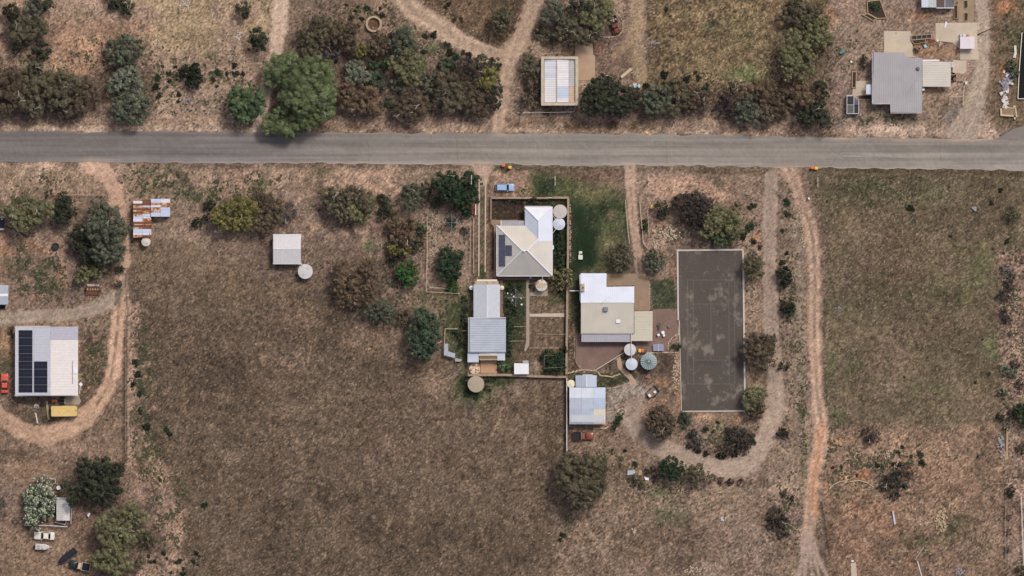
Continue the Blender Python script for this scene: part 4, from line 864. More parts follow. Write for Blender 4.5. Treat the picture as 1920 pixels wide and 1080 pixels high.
# --- strip by the road, middle
T('gum_tree', 'golden lumpy gum right of the rusty L-shaped shed', 'gold', [(412, 398, 15), (430, 388, 14), (450, 382, 16), (468, 388, 16), (478, 402, 14), (455, 402, 14), (420, 418, 14), (440, 420, 14), (462, 420, 12), (405, 412, 10)], 5.2, 1)
T('gum_tree', 'dark brown gum with thin twigs above the small white shed', 'brown', [(500, 376, 18), (515, 390, 18), (495, 400, 18), (512, 412, 16), (480, 425, 14), (500, 425, 14), (485, 370, 14)], 5)
T('dead_shrub', 'grey twiggy bush right of the dark brown gum', 'twig', [(545, 395, 16), (535, 412, 12)], 1.8, 2, 'shrub')
T('shrub', 'dark shrub left of the golden lumpy gum', 'black', [(372, 418, 10), (393, 385, 12), (365, 420, 8), (388, 408, 8)], 1.6)
T('gum_tree', 'wide green-brown gum in the roadside row', 'olive', [(615, 368, 16), (632, 365, 16), (655, 365, 18), (680, 370, 18), (625, 388, 16), (650, 390, 18), (690, 388, 16), (642, 405, 12)], 5.2, 1)
T('gum_tree', 'greener gum overlapping the right of the wide green-brown gum', 'khaki', [(662, 398, 16), (685, 398, 15), (675, 412, 12), (668, 380, 12), (695, 380, 10)], 5)
T('shrub', 'dark bush between the wide gum and the round grey gum, roadside row', 'dark', [(720, 375, 13), (718, 400, 12), (735, 405, 12), (728, 390, 10)], 2.4)
T('gum_tree', 'round grey gum in the roadside row left of the pole-side tree', 'grey', [(770, 360, 18), (788, 368, 16), (765, 378, 14), (778, 388, 12)], 4.8)
T('shrub', 'dark bush tucked right of the round grey gum', 'dark', [(800, 352, 12), (802, 372, 10)], 3)
T('gum_tree', 'dark green spreading tree around the pole by the driveway', 'deep', [(828, 342, 18), (850, 345, 18), (845, 330, 12), (880, 335, 16), (892, 342, 12), (875, 362, 20), (850, 365, 16), (890, 370, 12), (870, 382, 16), (835, 362, 14)], 6, 1)
T('shrub', 'small dark bush at the foot of the spreading tree', 'dark', [(820, 380, 11), (828, 372, 8)], 2)
T('shrub', 'dark green low tree behind the red gate', 'deep', [(875, 398, 12), (862, 385, 10)], 2.4)
T('gum_tree', 'brown-gold thin gum left of the clothes line yard', 'rust', [(740, 420, 16), (758, 432, 18), (770, 420, 14), (745, 445, 14), (765, 450, 14)], 4.4, 1)
T('shrub', 'dark teal shrub beside the thin brown-gold gum', 'blue', [(788, 430, 12), (782, 458, 12), (772, 452, 9), (738, 440, 8)], 2)
T('gum_tree', 'small golden-brown gum above the vivid round bush', 'gold', [(742, 468, 12), (758, 470, 12), (735, 462, 9)], 3.2)
T('shrub', 'dark olive bush at the foot of the small golden-brown gum', 'dark', [(735, 487, 11), (748, 480, 8)], 2)
T('shrub', 'brown-leaved bush on the fence line left of the clothes line', 'rust', [(790, 448, 10), (778, 465, 9)], 2)
T('shrub', 'vivid green round bush above the dry paddock', 'bright', [(764, 503, 18), (756, 516, 15), (772, 520, 16), (764, 528, 12)], 4)
T('tree', 'dark green round tree inside the wire yard', 'deep', [(838, 482, 18), (854, 482, 16), (832, 500, 18), (850, 505, 18), (842, 516, 12)], 4.2)
T('shrub', 'bright green bush below the dark round tree in the wire yard', 'bright', [(848, 522, 12), (852, 538, 12), (842, 540, 8)], 1.8)
T('shrub', 'teal bush under the large clothes line in the wire yard', 'deep', [(846, 414, 11), (848, 424, 8)], 1.3)
T('shrub', 'mauve-flowered small bush by the driveway fence', 'purple', [(872, 432, 9), (876, 438, 7)], 1.5)
T('gum_tree', 'orange-brown gum at the paddock corner', 'rust', [(645, 505, 18), (665, 515, 18), (690, 502, 16), (700, 520, 14), (645, 528, 18), (672, 540, 18), (695, 545, 14), (640, 548, 14), (660, 562, 16), (640, 570, 10), (685, 560, 14)], 6, 1)
T('gum_tree', 'dark grey-green gum below the orange-brown gum', 'grey', [(695, 585, 16), (715, 578, 16), (735, 580, 14), (712, 598, 14), (735, 598, 12)], 4.2)
T('shrub', 'brown thin shrub between the grey gum and the blue-green tree', 'brown', [(757, 592, 12), (762, 602, 9), (750, 600, 8)], 2.4)
T('tree', 'blue-green dense tree at the paddock edge left of the striped roof', 'blue', [(790, 600, 20), (808, 605, 18), (785, 625, 22), (808, 628, 20), (795, 645, 20), (812, 645, 14), (775, 635, 12), (790, 665, 12), (776, 660, 10), (798, 668, 10)], 6.5)
# --- central gardens
T('shrub', 'dark wispy shrub on the front stone wall of the hip-roofed house', 'purple', [(1000, 376, 9), (1008, 383, 8)], 1.8)
T('tree', 'yellow-flecked citrus tree at the corner of the hip-roofed house', 'citrus', [(1042, 518, 13), (1058, 515, 14), (1048, 532, 14), (1064, 530, 11), (1052, 522, 12)], 3.4)
T('tree', 'dark round tree inside the square pale frame', 'deep', [(1030, 670, 15), (1046, 674, 15), (1033, 688, 14), (1049, 688, 12), (1040, 680, 13)], 3.0)
T('shrub', 'almost black conifer bush against the long stone wall', 'black', [(1056, 655, 8)], 2.6)
T('shrub', 'green leafy shrub right of the timber deck', 'green', [(942, 686, 11), (950, 690, 8)], 1.8)
T('shrub', 'dark green hedge along the right wall of the hip-roofed house', 'deep', [(1047, 445, 9), (1050, 462, 10), (1048, 480, 10), (1050, 496, 9), (1056, 472, 7)], 1.0)
T('shrub', 'leafy planting under the clothes line below the hip-roofed house', 'deep', [(958, 536, 8), (970, 540, 8), (964, 548, 7), (976, 534, 6), (952, 545, 6)], .8)
T('shrub', 'leafy planting right of the long pale outbuilding', 'deep', [(954, 568, 8), (962, 578, 8), (956, 590, 8), (966, 566, 6), (970, 586, 5)], .9)
T('shrub', 'dark green planting along the right wall of the striped roof shed', 'deep', [(954, 606, 6), (955, 620, 7), (954, 634, 7), (956, 648, 7), (953, 661, 7), (962, 612, 5)], .9)
T('shrub', 'leafy green planting along the left wall of the striped roof shed', 'deep', [(868, 606, 8), (862, 632, 8), (866, 646, 8), (856, 625, 7), (870, 560, 7), (872, 580, 7), (868, 594, 7)], .8)
T('shrub', 'low green growth around the foot of the wide beige tank', 'deep', [(872, 712, 8), (876, 735, 8), (895, 741, 8), (914, 728, 7), (912, 712, 7), (926, 710, 6)], .6)
T('shrub', 'low bushes in the corner bed right of the patched tank', 'deep', [(1054, 556, 6), (1050, 545, 5), (996, 536, 5)], .7)
T('shrub', 'dark garden bush in the front yard bed', 'dark', [(978, 378, 7), (968, 376, 6), (950, 376, 5)], 1.0)
T('tree', 'dark olive round tree at the end of the twin wheel driveway', 'olive', [(1155, 475, 16), (1172, 478, 16), (1160, 495, 16), (1176, 494, 12), (1164, 465, 12)], 4.6)
T('tree', 'grey-green tree right of the twin wheel driveway end', 'grey', [(1216, 485, 14), (1232, 486, 14), (1222, 502, 14), (1236, 500, 10), (1222, 474, 9)], 4)
T('shrub', 'dark green shrub beside the yellow bin', 'dark', [(1240, 388, 13), (1238, 402, 11), (1250, 398, 9)], 3)
T('shrub', 'green bush beside the right fence of the twin wheel driveway', 'deep', [(1208, 418, 9), (1210, 432, 8)], 1.4)
T('gum_tree', 'purple-grey twiggy thicket above the tennis court', 'purple', [(1282, 382, 20), (1305, 378, 20), (1325, 388, 18), (1290, 402, 18), (1312, 405, 18), (1300, 422, 14), (1330, 405, 12)], 3.8, 1)
T('gum_tree', 'wide khaki gum above the tennis court', 'khaki', [(1350, 405, 20), (1372, 410, 18), (1335, 420, 18), (1358, 425, 18), (1385, 425, 14), (1322, 435, 14), (1378, 438, 12)], 5.5)
T('shrub', 'bright green bush at the foot of the wide khaki gum', 'green', [(1350, 450, 13), (1366, 446, 12), (1342, 446, 8)], 3)
T('dead_shrub', 'yellow dry bush behind the wide khaki gum', 'citrus', [(1382, 388, 10)], 1.4, 0, 'shrub')
T('tree', 'dark olive tree at the upper right corner of the tennis court', 'olive', [(1408, 484, 14), (1418, 494, 14), (1402, 500, 13), (1416, 512, 13), (1408, 522, 9)], 4.2)
T('shrub', 'round dark bush left of the red track, upper of a pair', 'black', [(1470, 514, 15), (1472, 526, 14)], 3.4)
T('shrub', 'round dark bush left of the red track, lower of a pair', 'black', [(1474, 574, 15), (1478, 582, 12)], 3.2)
T('gum_tree', 'brown gum overhanging the right kerb of the tennis court', 'brown', [(1412, 642, 18), (1432, 640, 16), (1400, 658, 16), (1422, 662, 18), (1442, 655, 14), (1428, 684, 14), (1445, 678, 10), (1408, 680, 12)], 5)
T('gum_tree', 'pale olive gum at the lower right corner of the tennis court', 'khaki', [(1408, 740, 16), (1425, 738, 14), (1402, 756, 14), (1422, 754, 12)], 4.6)
T('gum_tree', 'brown scrubby gum below the pale olive gum by the court corner', 'brown', [(1418, 772, 14), (1428, 765, 10), (1405, 775, 10)], 3)
T('shrub', 'round dark bush beside the loop driveway, right of the brown gum', 'black', [(1468, 688, 10)], 1.8)
T('shrub', 'round dark bush at the right of the loop driveway bend', 'black', [(1467, 812, 13)], 2.4)
T('shrub', 'grey purple scrub beside the right of the loop driveway', 'purple', [(1443, 640, 14), (1448, 650, 8)], 1.6)
T('gum_tree', 'rounded olive-brown gum in the middle of the loop drive entry', 'brown', [(1236, 778, 20), (1226, 798, 18), (1246, 800, 20), (1238, 815, 14), (1256, 788, 12), (1222, 785, 12)], 5.4, 1)
T('shrub', 'grey-green shrub at the lower left corner of the tennis court', 'blue', [(1284, 782, 11), (1286, 792, 9)], 2)
T('tree', 'dark green tree at the inner bend below the loop driveway', 'deep', [(1258, 868, 16), (1272, 875, 14), (1250, 882, 14), (1266, 890, 14), (1242, 872, 10)], 4.6)
T('tree', 'brown-green tree right of the dark tree below the loop driveway', 'olive', [(1292, 885, 14), (1308, 880, 12), (1298, 898, 14), (1322, 892, 12), (1334, 896, 9)], 3.8)
T('shrub', 'low olive shrub left of the pale scrap sheets', 'olive', [(1188, 900, 12), (1202, 904, 11)], 1.3)
T('tree', 'large round dark olive tree at the foot of the metal fence', 'olive', [(1068, 868, 20), (1092, 862, 20), (1118, 872, 20), (1062, 892, 22), (1088, 890, 24), (1118, 898, 22), (1072, 918, 20), (1098, 918, 22), (1120, 918, 14), (1088, 938, 16), (1104, 940, 12), (1128, 885, 12)], 7.5)
T('shrub', 'dark shrub inside the curved stone bed beside the blue shed', 'deep', [(1160, 785, 9), (1156, 795, 9), (1163, 776, 6)], 1.8)
T('shrub', 'dark round shrub in the stone ringed corner by the paved yard', 'deep', [(1268, 650, 9)], 1.6)
# --- right side
T('tree', 'dark olive round tree alone near the right edge of the paddock', 'olive', [(1896, 396, 11), (1902, 404, 9), (1890, 406, 9)], 3)
T('dead_shrub', 'dark twiggy bush at the top of the right edge scrub line', 'twig', [(1885, 505, 14), (1898, 510, 10)], 1.8, 1, 'shrub')
T('dead_shrub', 'grey twiggy bush second from the top of the right edge scrub line', 'purple', [(1878, 553, 12), (1890, 556, 10), (1893, 540, 9)], 1.8, 0, 'shrub')
T('dead_shrub', 'grey twiggy bush third from the top of the right edge scrub line', 'purple', [(1882, 592, 12), (1890, 602, 11), (1880, 582, 8)], 1.8, 0, 'shrub')
T('shrub', 'grey-leaved saltbush pair in the middle of the right edge scrub line', 'pale', [(1886, 692, 12), (1900, 698, 10)], 1.8)
T('dead_shrub', 'purple dry bush behind the grey-leaved saltbush pair', 'purple', [(1902, 682, 11)], 1.5, 0, 'shrub')
T('shrub', 'round pale grey saltbush below the saltbush pair', 'pale', [(1879, 736, 11)], 1.5)
T('shrub', 'small pale saltbush under the round pale grey saltbush', 'pale', [(1890, 758, 7)], 1.0)
T('shrub', 'dark green bush at the right edge beside the leaning timber', 'deep', [(1912, 770, 16), (1915, 788, 14)], 3)
T('shrub', 'black-green bush left of the pale saltbush at the right edge', 'black', [(1874, 782, 9)], 1.4)
T('shrub', 'pale bush at the top of the leaning timber', 'pale', [(1888, 800, 8)], 1.0)
T('dead_shrub', 'brown twiggy bush standing alone in the right paddock foot', 'purple', [(1625, 812, 14), (1640, 815, 12), (1630, 824, 9)], 2, 1, 'shrub')
T('dead_shrub', 'dark grey scrub patch in the lower right red ground', 'purple', [(1662, 905, 16), (1678, 918, 14), (1690, 905, 12), (1670, 892, 10)], 1.2, 1, 'shrub')
T('dead_shrub', 'dark scrub beside the fanning track ends', 'purple', [(1452, 965, 16), (1466, 978, 14), (1446, 985, 12), (1468, 998, 12)], 1.3, 1, 'shrub')
T('shrub', 'dark green weed clump left of the lower red track', 'dark', [(1483, 935, 8), (1470, 925, 8)], 1.2)
T('shrub', 'oval dark bush at the lower right edge beside the fence', 'black', [(1893, 918, 10), (1892, 926, 8)], 2)
T('shrub', 'dark brown bush under the right edge at the bottom corner', 'brown', [(1915, 1074, 14)], 2)
T('shrub', 'rust-dark bush at the right edge below the dark green bush', 'brown', [(1914, 840, 11)], 1.6)
T('dead_shrub', 'dark twiggy bush joining the top two of the right edge scrub line', 'purple', [(1893, 528, 9), (1886, 534, 8)], 1.4, 0, 'shrub')
T('dead_shrub', 'purple scrub above the pale bush by the leaning timber', 'purple', [(1896, 775, 9), (1890, 788, 7)], 1.2, 0, 'shrub')
T('dead_shrub', 'thin brown scrub at the right edge beside the saltbush pair', 'purple', [(1914, 716, 10), (1908, 730, 8)], 1.2, 0, 'shrub')
T('dead_shrub', 'low dark scrub along the lower right fence', 'purple', [(1890, 970, 7), (1889, 1000, 7), (1888, 1030, 6)], .9, 0, 'shrub')
T('dead_shrub', 'dark scrub wrapped around the pale stones, lower right', 'purple', [(1686, 880, 12), (1704, 890, 10), (1700, 872, 8), (1682, 932, 9)], 1.0, 0, 'shrub')
T('shrub', 'dark bushy scrub right of the pale scrap below the loop driveway', 'purple', [(1218, 886, 10), (1228, 896, 9), (1224, 876, 7)], 1.0)
T('dead_shrub', 'low dark scrub trailing right below the loop driveway', 'purple', [(1352, 902, 9), (1370, 903, 9), (1388, 904, 8)], .9, 0, 'shrub')
T('dead_shrub', 'low grey thicket in the right half of the loop island', 'purple', [(1380, 815, 18), (1400, 822, 16), (1372, 838, 16), (1392, 842, 14), (1356, 845, 12)], 1.0, 0, 'shrub')
T('dead_shrub', 'low pinkish grey scrub in the left half of the loop island', 'purple', [(1298, 818, 14), (1306, 834, 12), (1292, 835, 8)], 0.9, 0, 'shrub')

# small saltbushes: alike plants, shared meshes
ORD = ['leftmost', 'second from the left', 'third from the left', 'fourth from the left', 'fifth from the left', 'sixth from the left', 'seventh from the left', 'eighth from the left', 'ninth from the left', 'tenth from the left', 'eleventh from the left', 'twelfth from the left', 'thirteenth from the left', 'fourteenth from the left', 'fifteenth from the left', 'sixteenth from the left', 'seventeenth from the left', 'eighteenth from the left', 'nineteenth from the left', 'twentieth from the left', 'twenty-first from the left']
PROTO = [crown_mesh('saltbush', [(0, 0, 1.0, 1.0), (0.35, 0.2, 0.7, 0.95), (-0.3, -0.35, 0.65, 0.85)], s, 50 + i) for i, s in enumerate(('dark', 'black', 'deep', 'dark', 'black'))]
CL = {
 'saltbushes right of the upper left gums': [(317, 138, 6), (329, 125, 4), (305, 124, 4), (318, 152, 5), (408, 135, 6), (425, 137, 5), (442, 138, 7), (440, 123, 6), (456, 138, 5), (407, 162, 4), (400, 150, 5), (296, 145, 7), (292, 163, 8), (298, 178, 8), (335, 177, 6), (334, 191, 4)],
 'saltbushes around the stone ring': [(689, 15, 7), (713, 16, 4), (705, 25, 4), (716, 29, 7), (671, 13, 4), (650, 9, 4), (658, 35, 6), (678, 35, 5), (666, 20, 4), (735, 65, 8)],
 'saltbushes beside the diagonal farm track': [(797, 68, 7), (813, 65, 7), (839, 84, 7), (843, 99, 8), (797, 96, 6), (855, 107, 8), (868, 97, 6), (880, 103, 7)],
 'bushes in the brown field by the diagonal track': [(842, 8, 5), (836, 14, 4), (852, 37, 4), (864, 35, 5)],
 'bushes in dry grass behind the parapet shed': [(1245, 140, 8), (1288, 148, 8), (1304, 136, 5), (1309, 146, 6), (1326, 159, 5), (1322, 166, 6), (1249, 17, 5), (1257, 30, 3), (1244, 156, 5), (1212, 160, 8)],
 'weeds along the left paddock fence': [(254, 680, 7), (258, 702, 7), (250, 720, 6), (262, 737, 7), (262, 770, 6), (275, 800, 8), (312, 805, 6), (318, 813, 6)],
 'bushes right of the bottom left gum': [(307, 1038, 5), (313, 1047, 3), (330, 1055, 4), (337, 1052, 6), (368, 1037, 5), (374, 1043, 3), (362, 1052, 6), (371, 1059, 3), (344, 1067, 4), (343, 1076, 6), (321, 1074, 4), (281, 1054, 5), (290, 1052, 5), (384, 946, 7), (300, 900, 4), (279, 1043, 4)],
 'small bushes over the right paddock': [(1876, 357, 5), (1859, 381, 5), (1708, 390, 8), (1782, 443, 4), (1861, 467, 3), (1882, 475, 3), (1888, 451, 6), (1842, 636, 3), (1855, 702, 4), (1696, 707, 3), (1829, 717, 3)],
 'bushes between loop driveway and red track': [(1476, 379, 7), (1478, 401, 7), (1467, 433, 5), (1475, 475, 5), (1466, 493, 6)],
 'bushes in the loop driveway island': [(1345, 792, 5), (1323, 805, 6), (1337, 809, 4), (1310, 846, 6), (1323, 851, 7), (1347, 855, 6), (1357, 856, 6), (1377, 850, 8), (1413, 828, 7)],
 'small bushes above the loop driveway mouth': [(1172, 845, 4), (1148, 845, 4), (1191, 871, 6)],
 'shrubs at the tennis court upper right corner': [(1410, 388, 9), (1406, 427, 9), (1392, 443, 8), (1413, 453, 6), (1425, 464, 5)],
 'dark tufts in the lower right scrub': [(1727, 851, 7), (1729, 867, 7), (1692, 838, 5), (1683, 848, 5), (1708, 856, 4), (1645, 872, 6), (1655, 876, 4), (1675, 870, 5), (1687, 871, 5), (1678, 894, 7), (1694, 912, 4), (1561, 877, 4), (1577, 875, 4), (1833, 857, 3), (1606, 891, 4)],
 'dark weeds below the large round olive tree': [(1059 - 3, 1003, 6), (1050, 1012, 4)],
}
pi = 0
for phrase, pts in CL.items():
    pts = sorted(pts)
    for k, (x, y, r) in enumerate(pts):
        pi += 1
        o = bpy.data.objects.new('saltbush', PROTO[pi % len(PROTO)]); COL.objects.link(o)
        o.location = W(x, y, -0.1); sc = r * S * random.uniform(0.9, 1.05)
        o.scale = (sc, sc * random.uniform(0.85, 1.1), sc * random.uniform(0.7, 0.95)); o.rotation_euler = (0, 0, random.uniform(0, 6.28))
        tag(o, f'{ORD[k]} of the {phrase}', 'shrub', phrase)

# ================================================================== BUILDINGS
M_BRICKW = mat('rendered_wall', (176, 160, 142), 0.9, var=0.08)
M_STONE = mat('old_limestone', (174, 158, 136), 0.95, var=0.18, scale=1.2, var2=0.15, scale2=6, bump=0.4)
M_CONC = mat('pale_concrete', (190, 176, 158), 0.9, var=0.10, scale=0.35, var2=0.07, scale2=3, rust=0.10, rust_rgb=(134, 112, 92), rust_scale=0.35)
M_CONC2 = mat('grey_concrete', (158, 146, 132), 0.9, var=0.10, scale=0.5)
M_WHITE = mat('white_steel', (226, 226, 232), 0.5, var=0.05, scale=0.6, var2=0.03, scale2=2)
M_ZINC = mat('galvanised_sheet', (186, 190, 198), 0.5, 0.05, var=0.07, scale=0.5)
M_GREYROOF = mat('grey_ribbed_roof', (166, 163, 167), 0.55, 0.0, var=0.05, scale=0.35)
M_CREAM = mat('cream_roof', (202, 196, 186), 0.6, var=0.05, scale=0.35)
M_BEIGE = mat('beige_roof', (192, 187, 180), 0.6, var=0.06, scale=0.4)
M_BLUEWHITE = mat('pale_blue_sheet', (196, 204, 218), 0.5, 0.0, var=0.05, scale=0.4)
M_SKYSHEET = mat('blue_grey_sheet', (170, 178, 190), 0.5, 0.0, var=0.06, scale=0.5)
M_RIDGE = mat('white_ridge_cap', (226, 228, 236), 0.5, var=0.03)
M_PANEL = mat('solar_cells_dark', (30, 32, 46), 0.28, 0.0, var=0.12, scale=2.0, spec=0.5)
M_PANEL2 = mat('solar_cells_grey', (84, 86, 104), 0.3, 0.0, var=0.08, scale=2.0, spec=0.5)
M_FRAME = mat('aluminium_frame', (176, 178, 188), 0.4, 0.4, var=0.04)
M_GLASSD = mat('dark_glass', (38, 42, 48), 0.12, 0.0, var=0.15, scale=0.8, spec=0.6)
M_BLACK = mat('black_paint', (26, 26, 30), 0.5, var=0.1)
M_TYRE = mat('tyre_rubber', (30, 29, 29), 0.85, var=0.1)
M_TIMBER = mat('weathered_timber', (170, 146, 118), 0.85, var=0.15, scale=2.5)
M_PALETIMBER = mat('pale_timber', (196, 180, 156), 0.85, var=0.12, scale=2.5)
M_PIPE = mat('white_pipe', (214, 208, 198), 0.5, var=0.04)
M_RUST = mat('rusted_iron', (116, 72, 52), 0.9, var=0.2, scale=1.5)
M_DRIVE = mat('tan_concrete_drive', (148, 128, 108), 0.9, var=0.12, scale=0.5, var2=0.08, scale2=4)
M_DARKVOID = mat('dark_soil', (62, 54, 46), 0.95, var=0.2, scale=3)  # dark soil of the garden beds

def building(name, label, cat='house', at=(0, 0), wall=None, eave=2.7, wm=None, base=0.0):
    root = empty(name, W(at[0], at[1], 0), label, cat)
    if wall: MB().pprism(wall, -0.2, eave).build('wall', wm or M_BRICKW, root)
    return root
def cap(p, q, root, r=0.11, m=None, name='ridge_cap'):
    return MB().tube(p, q, r, r, 8).build(name, m or M_RIDGE, root)
def rect(x0, y0, x1, y1): return [(x0, y0), (x1, y0), (x1, y1), (x0, y1)]
EW, NS = (1, 0), (0, 1)

# ---- 1 stone parapet shed, top centre
b = building('parapet_shed', 'stone-walled shed with white sheet roof behind parapets, top centre', 'shed', (1048, 150))
for q in (rect(1014.5, 107, 1020, 198.5), rect(1078.5, 107, 1084, 198.5), rect(1020.2, 107, 1078.3, 112), rect(1020.2, 193, 1078.3, 198.5)):
    MB().pprism(q, -0.2, 3.7).build('parapet_wall', mat('pale_parapet', (188, 176, 158), 0.95, var=0.12, scale=1.0), b)
MB().pprism(rect(1020.3, 112.2, 1078.2, 192.8), -0.2, 3.0).build('roof_deck', M_CONC2, b)
sheetm = [mat(f'shed_sheet_{k}', c, 0.5, 0.05, var=0.05, scale=0.8) for k, c in enumerate([(222, 220, 226), (216, 216, 224), (206, 210, 224), (226, 222, 222), (192, 202, 220)])]
m_gs = mat('shed_sheet_grey', (186, 186, 184), 0.5, var=0.06); m_rs = mat('shed_sheet_rusty', (206, 178, 156), 0.6, var=0.08, rust=0.35, rust_rgb=(196, 128, 84), rust_scale=0.9)
rw_ = 80.0 / 19
for i in range(19):
    y0 = 112.6 + i * rw_; y1 = y0 + rw_ - 0.35
    for c, (x0, x1) in enumerate(((1020.8, 1042.0), (1044.4, 1066.2))):
        z0, z1 = (3.12, 3.42) if c == 0 else (3.42, 3.2)
        mi = random.choice([0, 0, 3, 1, 0, 3])
        if c == 1 and 12 <= i <= 16: mi = random.choice([4, 2])
        if c == 0 and i < 9: mi = random.choice([1, 2, 0])
        roof_plane('roof_sheet', rp(rect(x0, y0, x1, y1), lambda a, bb: z0 + (z1 - z0) * (a - x0) / (x1 - x0)), EW, sheetm[mi], b, pitch=0.24, rw=0.09, rh=0.02)
    x0, x1 = 1066.8, 1077.8
    roof_plane('roof_sheet', rp(rect(x0, y0, x1, y1), lambda a, bb: 3.14 - 0.0 * a), EW, m_gs if i < 12 else m_rs, b, pitch=0.24, rw=0.09, rh=0.02)
MB().pbox(1042.2, 112.8, 1044.2, 192.6, 3.3, 3.46).build('ridge_cap', mat('old_ridge', (172, 156, 140), 0.8, rust=0.4), b)
MB().pbox(1041, 197.5, 1050, 199.5, -0.2, 2.0).build('door', M_RUST, b)

# ---- 2 grey-roofed house, top right
b = building('grey_roofed_house', 'house with wide grey ribbed roof, top right beside the road', 'house', (1682, 155),
             [(1640, 102), (1692, 102), (1692, 111), (1725, 113), (1724, 207), (1671, 206), (1671, 191), (1638, 191)], 2.75)
zf = lambda a, bb: 2.85 + (211 - bb) * S * 0.05
roof_plane('roof', rp([(1636.5, 99), (1694.5, 99.5), (1697, 108), (1728, 110), (1727.2, 211.5), (1668, 210.5), (1667.5, 195.5), (1635, 194)], zf), NS, M_GREYROOF, b, pitch=0.5, rw=0.14, rh=0.05)
g = mat('pale_gutter', (186, 180, 180), 0.5, var=0.03)
MB().pbox(1634.2, 194.4, 1667.3, 196, 2.85, 2.98).build('gutter', g, b); MB().pbox(1668.2, 211.7, 1727, 213, 2.80, 2.92).build('gutter', g, b); MB().pbox(1633.6, 100, 1635, 194, 2.95, 3.1).build('gutter', g, b)
ac = MB(); ac.lathe(X(1719), Y(130), [(0.42, 3.2), (0.46, 3.5), (0.3, 3.72), (0.08, 3.78)], 14); ac.build('roof_cooler', mat('cooler_grey_green', (98, 106, 106), 0.6), b)
an = MB(); an.tube(W(1714, 168, 3.1), W(1714, 168, 5.2), 0.03); an.tube(W(1703, 172, 5.1), W(1722, 142, 5.1), 0.03)
for k in range(5): an.tube(W(1706 + 3 * k, 170 - 4.6 * k, 5.1), W(1709 + 3 * k, 173 - 4.6 * k, 5.1), 0.02)
an.build('aerial', M_FRAME, b)
MB().pbox(1623, 159, 1634.4, 177.5, 2.3, 2.38).build('porch_awning', M_BLUEWHITE, b)
po = MB(); po.tube(W(1624, 160, -0.1), W(1624, 160, 2.3), 0.05); po.tube(W(1624, 176.5, -0.1), W(1624, 176.5, 2.3), 0.05); po.build('awning_post', M_WHITE, b)
MB().pbox(1728.4, 164.5, 1733, 170, 0, 1.6).build('meter_box', M_WHITE, b)
for q in ((1637.7, 120, 1638.2, 135), (1637.7, 140, 1638.2, 152)): MB().pbox(q[0], q[1], q[2], q[3], 1.0, 2.2).build('window', M_GLASSD, b)
for q in ((1680, 206.6, 1694, 207.2), (1702, 206.9, 1716, 207.6)): MB().pbox(q[0], q[1], q[2], q[3], 1.0, 2.2).build('window', M_GLASSD, b)
b = building('carport', 'cream ribbed carport roof joined to the grey-roofed house', 'carport', (1755, 138))
roof_plane('roof', rp([(1728.6, 115.5), (1781.5, 117), (1781, 163.5), (1728.4, 163)], lambda a, bb: 2.6 + (163 - bb) * S * 0.03), EW, M_CREAM, b, pitch=0.52, rw=0.14, rh=0.05)
MB().pbox(1728.6, 112.6, 1760, 115.2, 2.7, 2.82).build('flashing', M_WHITE, b)
for x, y in ((1730, 161), (1755, 161.5), (1779.5, 162), (1779.5, 119), (1755, 118)): MB().pbox(x - .5, y - .5, x + .5, y + .5, -0.2, 2.6).build('post', M_WHITE, b)
MB().pbox(1783, 116.5, 1787, 127, 0, 1.5).thing('water_heater', M_ZINC, 'pale box unit at the right end of the cream carport', 'heater')
MB().pprism([(1657.5, 58), (1707.5, 58.5), (1708, 78), (1711, 84), (1711, 98), (1716, 102), (1716, 107), (1697, 107), (1695, 98.8), (1657.5, 98.8)], -0.2, 0.06).structure('concrete_pad', M_CONC)
MB().pprism([(1754, 43), (1832, 42), (1833, 96), (1835, 97), (1835, 112), (1800, 112), (1800, 92), (1786, 80), (1754, 76)], -0.2, 0.05).structure('concrete_pad', M_CONC)
MB().pprism([(1795, -44), (1826, -44), (1826, 41.6), (1797, 41.6)], -0.2, 0.03).structure('concrete_pad', mat('stained_slab', (150, 130, 108), 0.9, var=0.15, scale=0.5))
MB().pprism([(1787, 113), (1812, 113), (1812, 134), (1806, 139), (1786, 136)], -0.2, 0.04).structure('concrete_pad', M_CONC)
MB().pprism([(1600, 152), (1633, 151), (1633, 177), (1612, 182), (1598, 178)], -0.2, 0.04).structure('concrete_pad', M_CONC)
b = building('white_garden_shed', 'small white shed on the pale slab beside the gravel driveway', 'shed', (1812, 80), rect(1800.5, 71, 1824, 90), 2.0, M_WHITE)
roof_plane('roof', rp(rect(1799, 69.5, 1826, 92), lambda a, bb: 2.05 + (92 - bb) * S * 0.06), NS, mat('pinkish_white_roof', (224, 214, 220), 0.55, var=0.03), b, pitch=0.3, rw=0.1, rh=0.03)
for k, (x, m) in enumerate(((1802, M_ZINC), (1808, M_BLUEWHITE), (1815, M_TIMBER))):
    MB().pbox(x - 2.4, 64.5, x + 2.2, 68.8, 0, 0.9).thing('storage_box', m, ['grey box at the left behind the white garden shed', 'pale blue box in the middle behind the white garden shed', 'brown box at the right behind the white garden shed'][k], 'box')
b = building('open_workshop', 'half grey, half glazed workshop roof cut by the top edge', 'shed', (1757, 0), rect(1727, -24, 1786, 14), 2.5, M_ZINC)
for k, (x0, x1, m) in enumerate(((1726.5, 1739.5, M_BLUEWHITE), (1740, 1754, mat('pale_grey_green_sheet', (182, 190, 188), 0.5)), )):
    roof_plane('roof_sheet', rp(rect(x0, -24, x1, 14.8), lambda a, bb: 2.6), NS, m, b, pitch=0.4)
MB().pbox(1754.6, -24, 1769.8, 15, 2.55, 2.62).build('glass_pane', mat('brown_dusty_glass', (92, 80, 72), 0.25, var=0.25, scale=0.5), b); MB().pbox(1770.6, -24, 1786.6, 16, 2.55, 2.62).build('glass_pane', mat('grey_dusty_glass', (104, 104, 110), 0.25, var=0.2, scale=0.6), b)
